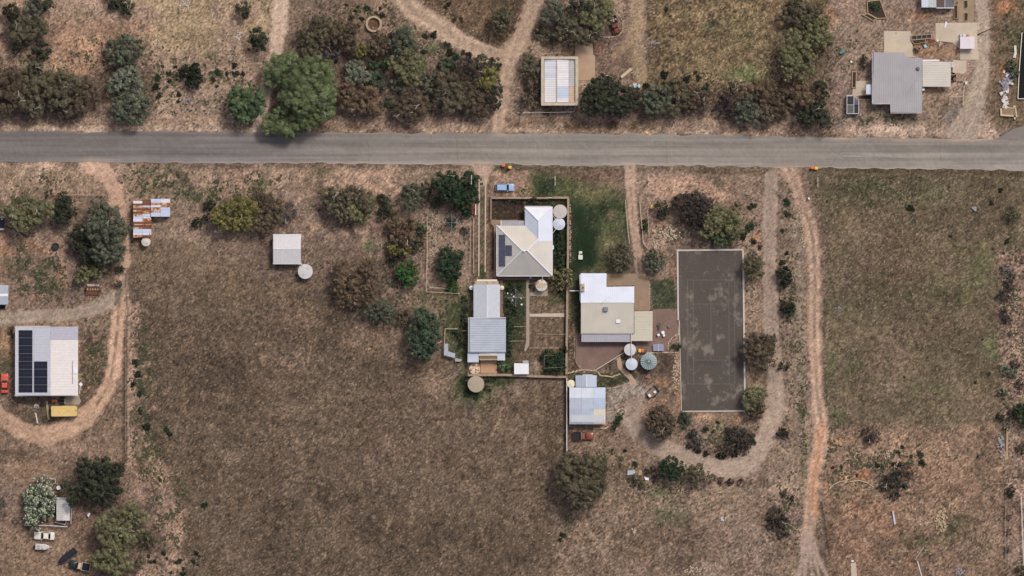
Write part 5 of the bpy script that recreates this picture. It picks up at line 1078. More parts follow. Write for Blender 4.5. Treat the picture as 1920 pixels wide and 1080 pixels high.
MB().pbox(1769.9, -24, 1770.5, 16, 2.5, 2.7).build('frame_bar', M_WHITE, b); MB().pbox(1754.1, 15.2, 1787, 16.4, 2.5, 2.68).build('frame_bar', M_WHITE, b)

# ---- greenhouse left of the grey-roofed house
b = building('greenhouse', 'small greenhouse with dark panes and pale frame left of the grey-roofed house', 'greenhouse', (1598, 198))
for x0, y0, x1, y1, m in ((1588, 181, 1599.5, 196.5, M_GLASSD), (1588, 197.6, 1599.5, 212.5, mat('green_glass', (88, 94, 84), 0.2, var=0.2, scale=1.2)), (1601, 189, 1608.5, 197, M_PANEL2), (1601, 198.5, 1608.5, 212.5, M_GLASSD)):
    MB().pbox(x0, y0, x1, y1, 1.9, 1.94).build('pane', m, b)
for q in (rect(1586.6, 178.5, 1587.9, 214.2), rect(1599.6, 180, 1600.9, 213), rect(1608.6, 187, 1609.8, 214.2), rect(1588, 178.5, 1598, 180.8), rect(1588, 212.7, 1608.5, 214.2), rect(1588, 196.6, 1599.5, 197.5), [(1598.2, 178.5), (1600, 178.5), (1609.5, 186.8), (1607.5, 186.8)]):
    MB().pprism(q, 1.8, 2.0).build('frame_bar', M_FRAME, b)
for q in (rect(1587, 179, 1587.8, 214), rect(1608.8, 187.2, 1609.4, 214), rect(1588, 213.4, 1608.5, 214)): MB().pprism(q, -0.2, 1.79).build('wall', mat('greenhouse_film', (160, 164, 160), 0.3), b)

# ---- 3 rusty L-shaped shed
b = building('rusty_shed', 'L-shaped shed with patchwork of rusted and bare iron sheets', 'shed', (278, 405), [(252.5, 376), (318, 375), (318, 405), (284, 405), (284, 444), (252.5, 444)], 2.2, mat('rusty_wall_iron', (150, 128, 112), 0.8, rust=0.5))
zs = {'w': mat('iron_white', (214, 212, 222), 0.45, 0.15, var=0.06, rust=0.12, rust_scale=1.2), 'b': mat('iron_blue', (190, 198, 220), 0.45, 0.15, var=0.06), 'r': mat('iron_rust', (124, 82, 62), 0.9, var=0.22, scale=1.2, rust=0.3, rust_rgb=(84, 52, 40), rust_scale=2), 't': mat('iron_part_rust', (196, 176, 158), 0.7, var=0.12, rust=0.6, rust_rgb=(140, 92, 66), rust_scale=1.4), 'o': mat('iron_orange', (190, 146, 112), 0.8, var=0.2, rust=0.5, rust_rgb=(128, 84, 60), rust_scale=1.6)}
ya = [374.5, 377, 382, 385.5, 388.5, 391, 394, 397, 401, 406, 409.5, 416, 420, 422, 426, 429.5, 437, 441, 445.5]
ca = ['o', 'w', 'r', 't', 'o', 'r', 't', 'r', 't', 'b', 'w', 'r', 't', 'r', 't', 'b', 'w', 'o']
cb_ = ['r', 'r', 'r', 'b', 'o', 'r', 't', 'o', 'b', 'w', 't', 'r', 'o', 'r', 'r', 'b', 'w', 'r']
for i in range(len(ca)):
    for (x0, x1, c) in ((251, 268, ca[i]), (268.3, 284.8, cb_[i])):
        if x0 > 260 and ya[i] < 408 : x1 = 283.6
        roof_plane('roof_sheet', rp(rect(x0, ya[i] + .12, x1, ya[i + 1] - .12), lambda a, bb: 2.3 + (285 - a) * S * 0.06 + random.uniform(0, 0.015)), EW, zs[c], b, pitch=0.19, rw=0.1, rh=0.025)
yb = [373, 380.6, 385, 389, 393.5, 399, 406.5]; cc_ = [['b', 'o', 'w', 't', 't', 'b'], ['w', 't', 'o', 'b', 'b', 'b']]
for i in range(6):
    for j, (x0, x1) in enumerate(((284.2, 302), (302.3, 320))):
        roof_plane('roof_sheet', rp(rect(x0, yb[i] + .12, x1, yb[i + 1] - .12), lambda a, bb: 2.75 - (a - 284) * S * 0.05), EW, zs[cc_[j][i]], b, pitch=0.19, rw=0.1, rh=0.025)
MB().pbox(251.9, 420, 252.4, 432, -0.1, 1.9).build('door', M_RUST, b)

# ---- water tanks
def tank(label, x, y, r, h, m, roofm=None, dome=0.25, ribs=0, hatch=True, dx=0.3, dy=-0.3, patch=None):
    t = empty('water_tank', W(x, y, 0), label, 'tank')
    R = r * S; mb = MB(); prof = []
    k = max(4, int(h / 0.3))
    for i in range(k + 1):
        z = -0.1 + (h + 0.1) * i / k; prof.append((R - 0.03, z)); 
        if i < k: prof.append((R, z + (h + 0.1) / k * 0.5))
    mb.lathe(X(x), Y(y), prof, 32, True, False).build('wall', m, t, True)
    rf = MB(); rf.lathe(X(x), Y(y), [(R + 0.05, h - 0.05), (R + 0.05, h + 0.02), (R * 0.55, h + dome * 0.6), (R * 0.12, h + dome)], 32, True, True)
    ro_ = rf.build('roof', roofm or m, t)
    for i in range(ribs):
        a = 2 * math.pi * i / ribs
        MB().tube((X(x) + R * 0.14 * math.cos(a), Y(y) + R * 0.14 * math.sin(a), h + dome + 0.02), (X(x) + R * math.cos(a), Y(y) + R * math.sin(a), h + 0.06), 0.05, 0.06, 5).build('roof_rib', mat('tank_rib_dark', (84, 100, 100), 0.5), t)
    if hatch:
        hm = MB(); hm.lathe(X(x) + R * dx, Y(y) + R * dy, [(0.26, h + dome * .3), (0.26, h + dome * .62 + .08), (0.2, h + dome * .66 + .1)], 14); hm.build('hatch', roofm or m, t)
    if patch:
        MB().prism([(X(x) - R * .45, Y(y) - R * .35), (X(x) + R * .3, Y(y) - R * .4), (X(x) + R * .42, Y(y) + R * .4), (X(x) - R * .3, Y(y) + R * .45)], h + dome, h + dome + 0.03).build('patch_sheet', patch, t)
    return t
def pipe(name, label, pts, r=0.07, m=None):
    mb = MB()
    for i in range(len(pts) - 1): mb.tube(pts[i], pts[i + 1], r, r, 7)
    return mb.thing(name, m or M_PIPE, label, 'pipe')
m_tcream = mat('cream_tank', (224, 210, 186), 0.6, var=0.04); m_tgrey = mat('grey_tank', (186, 180, 174), 0.6, var=0.05, scale=0.8); m_tblue = mat('zinc_tank', (192, 198, 212), 0.45, 0.1, var=0.06); m_tbeige = mat('beige_tank', (164, 152, 134), 0.75, var=0.05)
m_tgreen = mat('green_tank', (150, 166, 170), 0.5, var=0.05); m_told = mat('old_white_tank', (198, 192, 184), 0.6, var=0.1, rust=0.2, rust_rgb=(150, 130, 112))
t = tank('old white tank at the foot of the rusty L-shaped shed', 274.5, 453.5, 8, 1.9, m_told, None, 0.2)
t = tank('round zinc tank beside the small white paddock shed', 573, 509, 13.5, 2.0, m_tblue, mat('zinc_with_tan', (196, 194, 196), 0.5, var=0.08, rust=0.3, rust_rgb=(190, 164, 138), rust_scale=0.8), 0.15, 0, False)
pipe('downpipe', 'white pipe from the paddock shed corner to its tank', [W(563.5, 492, 2.5), W(568, 499, 2.2)], 0.08)
tank('larger grey tank at the upper right of the hip-roofed house', 1050, 397, 12.8, 2.3, m_tgrey, None, 0.12, 0, False)
tank('smaller blue-white tank below the larger grey tank', 1048, 420, 11, 2.1, m_tblue, None, 0.15)
pipe('downpipe', 'upper white pipe from the hip roof to the blue-white tank', [W(1036, 404, 2.7), W(1041, 411, 2.35)], 0.06)
pipe('downpipe', 'lower white pipe from the hip roof to the blue-white tank', [W(1035.6, 438, 2.7), W(1042, 430, 2.3)], 0.06)
tank('tank with tan patched lid below the hip-roofed house', 1015, 535, 10.5, 2.0, m_told, None, 0.15, 0, False, patch=mat('tan_patch', (190, 168, 132), 0.8, var=0.15))
pipe('downpipe', 'short pipe from the hip roof eave down to the patched tank', [W(1017, 517.5, 2.7), W(1017, 526, 2.3)], 0.08)
tank('wide beige tank below the timber deck', 892.5, 720, 15, 2.2, m_tbeige, None, 0.12, 0, True, -0.62, 0.1)
tank('upper zinc tank in line with the lower one beside the paved yard', 1181, 655.5, 10.8, 2.2, m_tgrey, mat('light_zinc_lid', (196, 194, 196), 0.5, var=0.05), 0.15)
tank('lower zinc tank in line with the upper one beside the paved yard', 1184, 682.5, 10.8, 2.2, m_tblue, None, 0.15, 0, False)
tank('large blue-green tank with radial ribbed lid', 1216, 677.5, 15, 2.3, m_tgreen, None, 0.35, 20, False)
tank('small cream tank at the corner of the blue shed', 1070.5, 719.5, 7.2, 1.8, m_tcream, None, 0.2, 0, True, 0.5, -0.6)
pipe('downpipe', 'long white pipe running down over the two zinc tanks', [W(1183.4, 626, 2.8), W(1183.4, 641, 2.75), W(1183.4, 673, 2.5)], 0.07)

# ---- 4 small white paddock shed
b = building('paddock_shed', 'small square white shed alone in the dry paddock', 'shed', (539, 467), rect(514.5, 442, 563.5, 492), 2.5, M_WHITE)
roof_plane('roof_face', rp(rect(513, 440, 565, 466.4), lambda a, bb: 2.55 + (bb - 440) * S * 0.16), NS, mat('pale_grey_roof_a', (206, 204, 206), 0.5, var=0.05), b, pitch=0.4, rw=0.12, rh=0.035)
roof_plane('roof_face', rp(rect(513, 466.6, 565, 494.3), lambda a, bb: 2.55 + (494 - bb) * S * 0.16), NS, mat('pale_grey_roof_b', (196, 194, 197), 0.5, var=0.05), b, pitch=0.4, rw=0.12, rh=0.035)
cap(W(513, 466.5, 3.1), W(565, 466.5, 3.1), b, 0.06); MB().pbox(512.2, 439.2, 565.6, 440, 2.45, 2.6).build('gutter', M_WHITE, b); MB().pbox(512.2, 494.5, 565.6, 495.4, 2.45, 2.6).build('gutter', M_WHITE, b)
MB().pbox(563.6, 455, 564, 475, -0.1, 2.1).build('roller_door', M_ZINC, b)

# ---- 5 hip-roofed house
b = building('hip_roofed_house', 'house with hipped beige and pale blue roof and white ridges, centre', 'house', (984, 455), [(936, 427), (987, 427), (987, 392), (1032, 392), (1032, 513), (936, 513)], 2.75)
PT = 0.44
def hz(d): return 2.8 + d * S * PT
dr = 46.8
R1, R2 = (978.8, 470), (988.2, 470)
H1 = hz(dr); wa = (1009.5, 414.5); wb_ = (1009.5, 448.7); HW = hz(25.5)
c3 = lambda p, z: (X(p[0]), Y(p[1]), z)
e = 2.8
wall_pts = dict(nw=(932, 423.2), sw=(932, 516.8), se=(1035, 516.8), ne=(1035, 389), wn=(984, 389), ws=(984, 423.2))
q = wall_pts
roof_plane('roof_face', [c3(q['nw'], e), c3(q['sw'], e), c3(R1, H1)], EW, M_BEIGE, b, 0.45, 0.12, 0.03)  # main hip: sun and shade are put into each face's colour
roof_plane('roof_face', [c3(q['sw'], e), c3(q['se'], e), c3(R2, H1), c3(R1, H1)], NS, mat('beige_roof_south_shade', (184, 180, 174), 0.6, var=0.06, scale=0.4), b, 0.45, 0.12, 0.03)
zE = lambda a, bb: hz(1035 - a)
roof_plane('roof_face', rp([(1035, 516.8), (1035, 453), (1005.6, 453), R2], zE), EW, mat('beige_roof_east_sunlit', (202, 197, 189), 0.6, var=0.05, scale=0.4), b, 0.45, 0.12, 0.03)
roof_plane('roof_face', rp([(1035, 452.8), (1035, 389), wa, wb_, (1005.8, 452.8)], zE), EW, mat('white_blue_east_sunlit', (212, 218, 232), 0.5, var=0.04, scale=0.4), b, 0.45, 0.12, 0.03)  # wing faces turned to the sun are painted lighter than the west one
roof_plane('roof_face', rp([q['nw'], q['ws'], wb_, R2, R1], lambda a, bb: hz(bb - 423.2)), NS, mat('beige_roof_north_sunlit', (202, 195, 186), 0.6, var=0.05, scale=0.4), b, 0.45, 0.12, 0.03)
roof_plane('roof_face', rp([q['wn'], q['ws'], wb_, wa], lambda a, bb: hz(a - 984)), EW, M_BLUEWHITE, b, 0.45, 0.12, 0.03)
roof_plane('roof_face', rp([q['wn'], q['ne'], wa], lambda a, bb: hz(bb - 389)), NS, mat('white_wing_north_sunlit', (220, 222, 232), 0.5, var=0.04, scale=0.4), b, 0.45, 0.12, 0.03)
for a_, za, b_, zb in ((q['nw'], e, R1, H1), (q['sw'], e, R1, H1), (q['se'], e, R2, H1), (R1, H1, R2, H1), (R2, H1, wb_, HW), (wb_, HW, wa, HW), (wa, HW, q['wn'], e), (wa, HW, q['ne'], e)):
    cap(c3(a_, za + .06), c3(b_, zb + .06), b, 0.13)
for g_ in (rect(930.8, 422, 931.8, 518), rect(931, 517, 1036, 518.2), rect(1035.2, 388, 1036.2, 517), rect(984, 387.6, 1035, 388.8)): MB().pprism(g_, 2.62, 2.78).build('gutter', M_WHITE, b)
vt = MB(); vt.lathe(X(982.5), Y(471.5), [(0.12, H1 - .1), (0.12, H1 + .25), (0.2, H1 + .3), (0.05, H1 + .42)], 12); vt.build('roof_vent', M_WHITE, b)
zW = lambda a, bb: hz(a - 932) + 0.09
for k in range(9):
    p_ = rp(rect(935.3, 440.3 + k * 6.65, 947.2, 446.5 + k * 6.65), zW)
    sp_ = MB(); sp_.add([(x, y, z) for x, y, z in p_] + [(x, y, z + .04) for x, y, z in p_], [(3, 2, 1, 0)[::-1], (4, 7, 6, 5), (0, 4, 5, 1), (1, 5, 6, 2), (2, 6, 7, 3), (3, 7, 4, 0)]).build('solar_panel', M_PANEL2, b)
for k in range(3):
    p_ = rp(rect(947.8, 460.2 + k * 6.65, 959.8, 466.4 + k * 6.65), zW)
    MB().add([(x, y, z) for x, y, z in p_] + [(x, y, z + .04) for x, y, z in p_], [(0, 1, 2, 3), (4, 7, 6, 5), (0, 4, 5, 1), (1, 5, 6, 2), (2, 6, 7, 3), (3, 7, 4, 0)]).build('solar_panel', M_PANEL2, b)
roof_plane('verandah_roof', rp(rect(940, 414, 983.6, 423), lambda a, bb: 2.3 + (bb - 414) * S * 0.12), NS, mat('striped_verandah', (156, 156, 164), 0.5, var=0.05), b, 0.5, 0.2, 0.05)
MB().pbox(986, 386.2, 1033, 387.4, 2.4, 2.5).build('verandah_edge', M_GREYROOF, b)
MB().pbox(939, 413.4, 940, 424, 2.3, 2.5).build('verandah_edge', M_WHITE, b)
for x in (945, 958, 970): MB().pbox(x, 513.1, x + 7, 513.6, 1, 2.1).build('window', M_GLASSD, b)
MB().pbox(1035.6, 460, 1038.4, 467.5, 0, 1.0).thing('wall_unit', M_WHITE, 'small white air-conditioner box at the right wall of the hip-roofed house', 'air conditioner')
MB().pbox(992.5, 517.8, 997, 522, 0, 1.4).thing('wall_unit', M_ZINC, 'grey box unit at the lower wall of the hip-roofed house', 'air conditioner')
MB().pprism([(921, 412.5), (984, 412.5), (984, 424), (931, 424), (931, 521), (926, 521), (926, 425), (921, 420)], -0.2, 0.05).structure('house_path', M_DRIVE)
MB().pprism([(935, 519), (1034, 519), (1034, 525), (935, 525)], -0.2, 0.05).structure('house_path', mat('dark_brick_path', (120, 104, 92), 0.9, var=0.12))  # darker brick path along the lower wall
MB().pprism([(987, 525), (992.5, 525), (992.5, 646), (985, 660), (983, 656), (986.5, 640)], -0.2, 0.045).structure('garden_path', M_CONC2)
MB().pprism([(993, 588.5), (1059, 587), (1059, 594.5), (993, 593.5)], -0.2, 0.04).structure('garden_path', M_CONC)
MB().pprism([(1003, 528), (1027, 528), (1027, 555), (993, 555), (993, 549), (1003, 547)], -0.2, 0.05).structure('tank_slab', M_CONC2)

# stone walls (each course of blocks is its own part where it shows)
def stone_wall(label, pts, w=4.2, h=1.1, m=None, seg=9.0):
    bx = sum(p[0] for p in pts) / len(pts); by = sum(p[1] for p in pts) / len(pts)
    root = empty('stone_wall', W(bx, by, 0), label, 'wall')
    mm = m or M_STONE
    for i in range(len(pts) - 1):
        a, c = pts[i], pts[i + 1]; l = math.hypot(c[0] - a[0], c[1] - a[1]); n = max(1, int(l / seg)); ux, uy = (c[0] - a[0]) / l, (c[1] - a[1]) / l
        for k in range(n):
            s0 = l * k / n + 0.15; s1 = l * (k + 1) / n - 0.15; ww = w / 2 * random.uniform(0.92, 1.08)
            MB().pprism([(a[0] + ux * s0 - uy * ww, a[1] + uy * s0 + ux * ww), (a[0] + ux * s1 - uy * ww, a[1] + uy * s1 + ux * ww), (a[0] + ux * s1 + uy * ww, a[1] + uy * s1 - ux * ww), (a[0] + ux * s0 + uy * ww, a[1] + uy * s0 - ux * ww)], -0.2, h + random.uniform(-0.03, 0.03)).build('coping_stone', mm, root)
        MB().pprism([(a[0] - uy * w * .4, a[1] + ux * w * .4), (c[0] - uy * w * .4, c[1] + ux * w * .4), (c[0] + uy * w * .4, c[1] - ux * w * .4), (a[0] + uy * w * .4, a[1] - ux * w * .4)], -0.2, h - 0.07).build('wall_core', mm, root)
    return root
M_WALLTAN = mat('tan_wall', (156, 138, 120), 0.95, var=0.14, scale=0.8, var2=0.1, scale2=5)
stone_wall('tan stone wall along the left front of the hip-roofed house yard', [(921, 371), (1028, 371.3)], 3.6, 1.0, M_WALLTAN)
stone_wall('short tan stone wall right of the white front gate', [(1035.5, 370.8), (1066.5, 370.6)], 4, 1.0, M_WALLTAN)
stone_wall('long tan stone wall between the two house gardens', [(1065.5, 372.5), (1065, 470), (1063.6, 560), (1062.5, 640), (1062, 702)], 4, 1.2, M_WALLTAN)
stone_wall('tan stone wall across the foot of the garden', [(877, 703.2), (950, 702.8), (1000, 705.5), (1062, 706.8)], 4.2, 1.1, M_WALLTAN)
MB().pbox(1028.2, 370.6, 1035.3, 371.6, 0, 1.1).thing('garden_gate', M_WHITE, 'small white gate in the front stone wall', 'gate')

def rail_fence(name, label, pts, h=1.1, post=14, m=None, rw_=0.05, rails=2, pr=0.05, cat='fence'):
    m = m or M_PALETIMBER
    root = empty(name, W(pts[0][0], pts[0][1], 0), label, cat)
    for i in range(len(pts) - 1):
        a, c = pts[i], pts[i + 1]; l = math.hypot(c[0] - a[0], c[1] - a[1]); n = max(1, round(l / post))
        for k in range(n + (1 if i == len(pts) - 2 else 0)):
            t = k / n; MB().tube(W(a[0] + (c[0] - a[0]) * t, a[1] + (c[1] - a[1]) * t, -0.2), W(a[0] + (c[0] - a[0]) * t, a[1] + (c[1] - a[1]) * t, h + .08), pr, pr * .9, 6).build('post', m, root)
        for r in range(rails):
            z = h * (1 - r * 0.5); MB().tube(W(a[0], a[1], z), W(c[0], c[1], z), rw_, rw_, 5).build('rail', m, root)
    return root
M_WIRE = mat('fence_steel', (150, 142, 132), 0.6, var=0.1)
rail_fence('yard_fence', 'pale rail fence at the left of the hip-roofed house front yard', [(920.5, 372), (920.5, 412)], 1.0, 10, M_PALETIMBER, 0.07)
# twin concrete wheel strips
for k, xx in enumerate((898.5, 910.5)):
    MB().pprism([(xx - 1.2, 336), (xx + 1.2, 336), (xx + 0.3, 518 - 8 * k), (xx - 2.0, 518 - 8 * k)], -0.2, 0.03).structure('wheel_strip', M_CONC)

# ---- 6 outbuilding row
b = building('long_outbuilding', 'long pale grey outbuilding with white end strip above the striped roof', 'shed', (912, 560), rect(890, 527, 935, 595), 2.4, M_STONE)
roof_plane('roof_face', rp(rect(888, 533.4, 913.5, 596), lambda a, bb: 2.45 + (a - 888) * S * 0.10), NS, mat('lilac_sheet_west_shade', (182, 186, 196), 0.5, 0.0, var=0.05), b, 0.5, 0.12, 0.03)  # one sheet roof: shade painted into the west slope, sun into the east
roof_plane('roof_face', rp(rect(913.8, 533.4, 937.5, 596), lambda a, bb: 2.45 + (937.5 - a) * S * 0.105), NS, mat('lilac_sheet_east_sunlit', (192, 196, 206), 0.5, 0.0, var=0.05), b, 0.5, 0.12, 0.03)
MB().pbox(913.2, 533.4, 914.1, 596, 2.74, 2.82).build('ridge_cap', M_RIDGE, b)
roof_plane('porch_roof', rp(rect(894, 524, 932, 533), lambda a, bb: 2.3), NS, mat('pinkish_white_strip', (226, 212, 206), 0.6, var=0.04), b, 0.5)
for (x, lb) in ((884, 'small round white tank at the upper left of the long outbuilding'), (941, 'small round white tank at the upper right of the long outbuilding')):
    tank(lb, x, 539.5, 3.8, 1.2, m_tcream if x > 900 else M_WHITE, None, 0.25, 0, False)
MB().pprism([(937.6, 523), (942.5, 523), (943, 586), (944.5, 588), (944.5, 595), (937.6, 595)], -0.2, 0.05).structure('garden_path', mat('brown_path', (124, 104, 84), 0.9, var=0.1))
b = building('striped_roof_shed', 'square shed with blue-grey horizontally ribbed roof', 'shed', (913, 628), rect(880, 598, 946, 659), 2.9, M_STONE)
roof_plane('roof', rp(rect(880.8, 596.5, 948.5, 660.2), lambda a, bb: 3.0 + (948 - a) * S * 0.04), EW, M_SKYSHEET, b, pitch=0.52, rw=0.26, rh=0.06)
MB().pbox(877.8, 595.4, 880.6, 660.5, 2.95, 3.05).build('fascia', M_GREYROOF, b); MB().pbox(880.8, 594.8, 948.6, 596.3, 3.1, 3.3).build('fascia', M_ZINC, b)
for x0, x1 in ((877, 897.6), (932.4, 947)):
    roof_plane('lean_to_roof', rp(rect(x0, 660.8, x1, 679 if x0 < 900 else 675.5), lambda a, bb: 2.5 - (bb - 660) * S * 0.05), NS, mat('lean_to_pale', (196, 202, 216), 0.5, var=0.05), b, 0.4)
roof_plane('lean_to_roof', rp(rect(898, 660.8, 932, 664.5), lambda a, bb: 2.5), NS, M_WHITE, b, 0.4)
MB().pbox(898, 664.8, 932.5, 667, 2.38, 2.46).build('fascia', M_CREAM, b)
MB().pbox(898.4, 667.2, 932.2, 673.6, 2.1, 2.18).build('awning', mat('brown_awning', (134, 112, 82), 0.85, var=0.05), b)
MB().pbox(899, 673.8, 932, 674.8, 2.1, 2.2).build('awning_edge', M_CREAM, b)
for k in range(6): MB().pbox(930.9, 664, 931.4, 666, -0.1, 2.1).build('post', M_WHITE, b) if k == 0 else None
dk_ = empty('timber_deck', W(916, 688, 0), 'brown timber deck at the foot of the striped roof shed', 'deck')
dm = [mat(f'deck_board_{k}', c, 0.85, var=0.1, stretch=(1, 5, 1)) for k, c in enumerate([(188, 150, 122), (198, 160, 130), (178, 142, 116)])]
for k in range(12): MB().pbox(901, 675.4 + k * 2.1, 931.6, 677.25 + k * 2.1, 0.02, 0.36 + random.uniform(-.012, .012)).build('plank', random.choice(dm), dk_)
MB().pprism(rect(877, 679.6, 900.6, 703), -0.2, 0.06).structure('concrete_slab', M_DRIVE)
tb = empty('spotted_round_table', W(890, 691.5, 0), 'round pale cover with brown and white blotches on the slab', 'table')
MB().lathe(X(890), Y(691.5), [(10.4 * S, 0.62), (10.4 * S, 0.70), (10.1 * S, 0.73)], 28).build('top', mat('mottled_cover', (206, 182, 156), 0.8, var=0.06, rust=0.25, rust_rgb=(150, 112, 88), rust_scale=1.1), tb)
MB().lathe(X(890), Y(691.5), [(0.35, 0), (0.12, 0.1), (0.12, 0.6)], 12).build('pedestal', M_BLACK, tb)
bm_ = mat('blotch_brown', (120, 84, 62), 0.8); bw_ = mat('blotch_white', (232, 226, 218), 0.8)
for (x, y, m) in ((888, 685.5, bm_), (896, 686, bm_), (884, 689, bw_), (892, 698, mat('blotch_green', (92, 100, 78), 0.8)), (897, 694, bm_), (883, 694, bm_), (889, 693, bw_), (894, 691, bw_)):
    MB().prism([(X(x) + 0.2 * math.cos(t + .3 * math.sin(3 * t)), Y(y) + 0.16 * math.sin(t)) for t in np.linspace(0, 6.28, 9)[:-1]], 0.731, 0.735).build('patch', m, tb)
b = building('white_small_shed', 'small white flat-roofed shed on the garden foot wall', 'shed', (978, 692), rect(965, 682, 990.5, 700.5), 2.0, M_WHITE)
roof_plane('roof', rp(rect(964, 681, 991.5, 701.4), lambda a, bb: 2.1 + (701 - bb) * S * .03), NS, M_WHITE, b, 0.6, 0.1, 0.02)
MB().pbox(980, 676, 991, 680.6, 0, 1.4).build('meter_cabinet', M_GREYROOF, b)
# L-shaped blue metal pen left of it
b = building('bent_iron_lean_to', 'L-shaped pale blue iron lean-to at the left of the striped roof shed', 'shed', (842, 660))
roof_plane('roof_sheet', rp([(833, 644.5), (840.4, 644.2), (840.6, 659), (838, 667), (832.4, 666)], lambda a, bb: 1.6), NS, M_SKYSHEET, b, 0.3); roof_plane('roof_sheet', rp([(840.8, 659.2), (853.6, 662.5), (853, 671), (838.2, 667.2)], lambda a, bb: 1.62), EW, M_SKYSHEET, b, 0.3)
roof_plane('roof_sheet', rp([(854, 671), (867, 674.5), (863, 678), (853, 677.5)], lambda a, bb: 0.9), EW, M_GREYROOF, b, 0.4)
for x, y in ((834, 646), (834, 665), (852, 664), (851, 669.5), (839, 646)): MB().tube(W(x, y, -.2), W(x, y, 1.58), 0.05).build('post', M_RUST, b)
rail_fence('yard_fence', 'pale rail pen fence above the bent iron lean-to', [(858, 616.5), (834.5, 616.5), (833.5, 644)], 1.2, 12, M_PALETIMBER, 0.07)
rail_fence('yard_fence', 'short grey rail from the striped roof shed to the pen', [(867.5, 620), (877, 620.5)], 1.2, 9, M_WIRE, 0.08)

# ---- 7 second house
b = building('white_and_cream_house', 'house with white upper roof and cream lower roof beside the tennis court', 'house', (1138, 570), [(1091, 516), (1134, 516), (1134, 541), (1185, 541), (1185, 622), (1091, 622)], 2.75)
zN = lambda a, bb: 2.8 + (bb - 513) * S * 0.16; zRg = zN(0, 567)
roof_plane('roof_face', rp([(1088.5, 512.5), (1137.2, 512.5), (1136.6, 538), (1188.5, 537), (1188.5, 566.7), (1088.5, 567)], zN), NS, mat('bright_white_roof', (212, 218, 232), 0.5, var=0.05, scale=0.3), b, 0.5, 0.12, 0.03)
roof_plane('roof_face', rp(rect(1089, 567.2, 1188, 624.5), lambda a, bb: zRg - (bb - 567) * S * 0.15), NS, mat('cream_lower_roof', (198, 191, 179), 0.6, var=0.05, scale=0.3), b, 0.5, 0.12, 0.03)
cap((X(1088), Y(567), zRg + .04), (X(1189), Y(567), zRg + .04), b, 0.09)
MB().pbox(1088.2, 624.7, 1188.2, 625.6, 2.62, 2.75).build('gutter', M_BEIGE, b)
roof_plane('verandah_roof', rp(rect(1090, 626.2, 1182.6, 641), lambda a, bb: 2.45 - (bb - 626) * S * 0.08), NS, mat('grey_verandah', (168, 168, 176), 0.5, var=0.05), b, 0.5, 0.16, 0.05)
for x in (1091, 1112, 1134, 1156, 1178): MB().pbox(x, 639.6, x + .8, 640.4, -0.2, 2.2).build('post', M_WHITE, b)
MB().pbox(1131.5, 575.5, 1139.5, 582.8, 3.5, 4.4).build('roof_cooler', mat('cooler_slate', (118, 128, 134), 0.6), b)
MB().pbox(1154.6, 598.8, 1162.4, 605.6, 3.1, 3.42).build('skylight', M_WHITE, b)
ch = MB().pbox(1088, 532, 1095.5, 546, 2.0, 4.2).build('chimney', M_STONE, b); MB().lathe(X(1092.5), Y(539), [(0.16, 4.2), (0.16, 4.45)], 10).build('flue', M_BLACK, ch)
an = MB(); an.tube(W(1130, 566, 3.5), W(1130, 566, 5.4), 0.03); an.tube(W(1134, 556, 5.4), W(1149, 560, 5.4), 0.03); an.tube(W(1130, 566, 5.35), W(1142, 556, 5.4), 0.025); an.build('aerial', M_FRAME, b)
for x in (1098, 1120, 1150, 1168): MB().pbox(x, 622.1, x + 9, 622.6, 0.9, 2.1).build('window', M_GLASSD, b)
MB().pbox(1086.5, 515, 1088.3, 564, 2.6, 2.75).build('gutter', M_WHITE, b)
MB().pbox(1067, 544.5, 1086, 546, 0.9, 1.1).thing('garden_rail', M_WHITE, 'white rail gate between the long stone wall and the white roof', 'gate')
b = building('patio_cover', 'cream ribbed patio cover right of the cream house roof', 'carport', (1205, 612))
roof_plane('roof', rp([(1189, 583.5), (1223.3, 583), (1223, 639.2), (1184, 639.2), (1184, 627), (1189, 626)], lambda a, bb: 2.4 - (a - 1184) * S * 0.03), EW, mat('cream_patio', (192, 185, 170), 0.6, var=0.05, scale=0.4), b, 0.6, 0.14, 0.035)
for x, y in ((1222, 585), (1222, 612), (1222, 638), (1186, 638)): MB().pbox(x - .4, y - .4, x + .4, y + .4, -0.2, 2.2).build('post', M_WHITE, b)
MB().pprism([(1138, 513), (1210, 513), (1218, 530), (1216.5, 582.5), (1189, 582.5), (1189, 535), (1138, 536)], -0.2, 0.05).structure('concrete_drive', M_DRIVE)
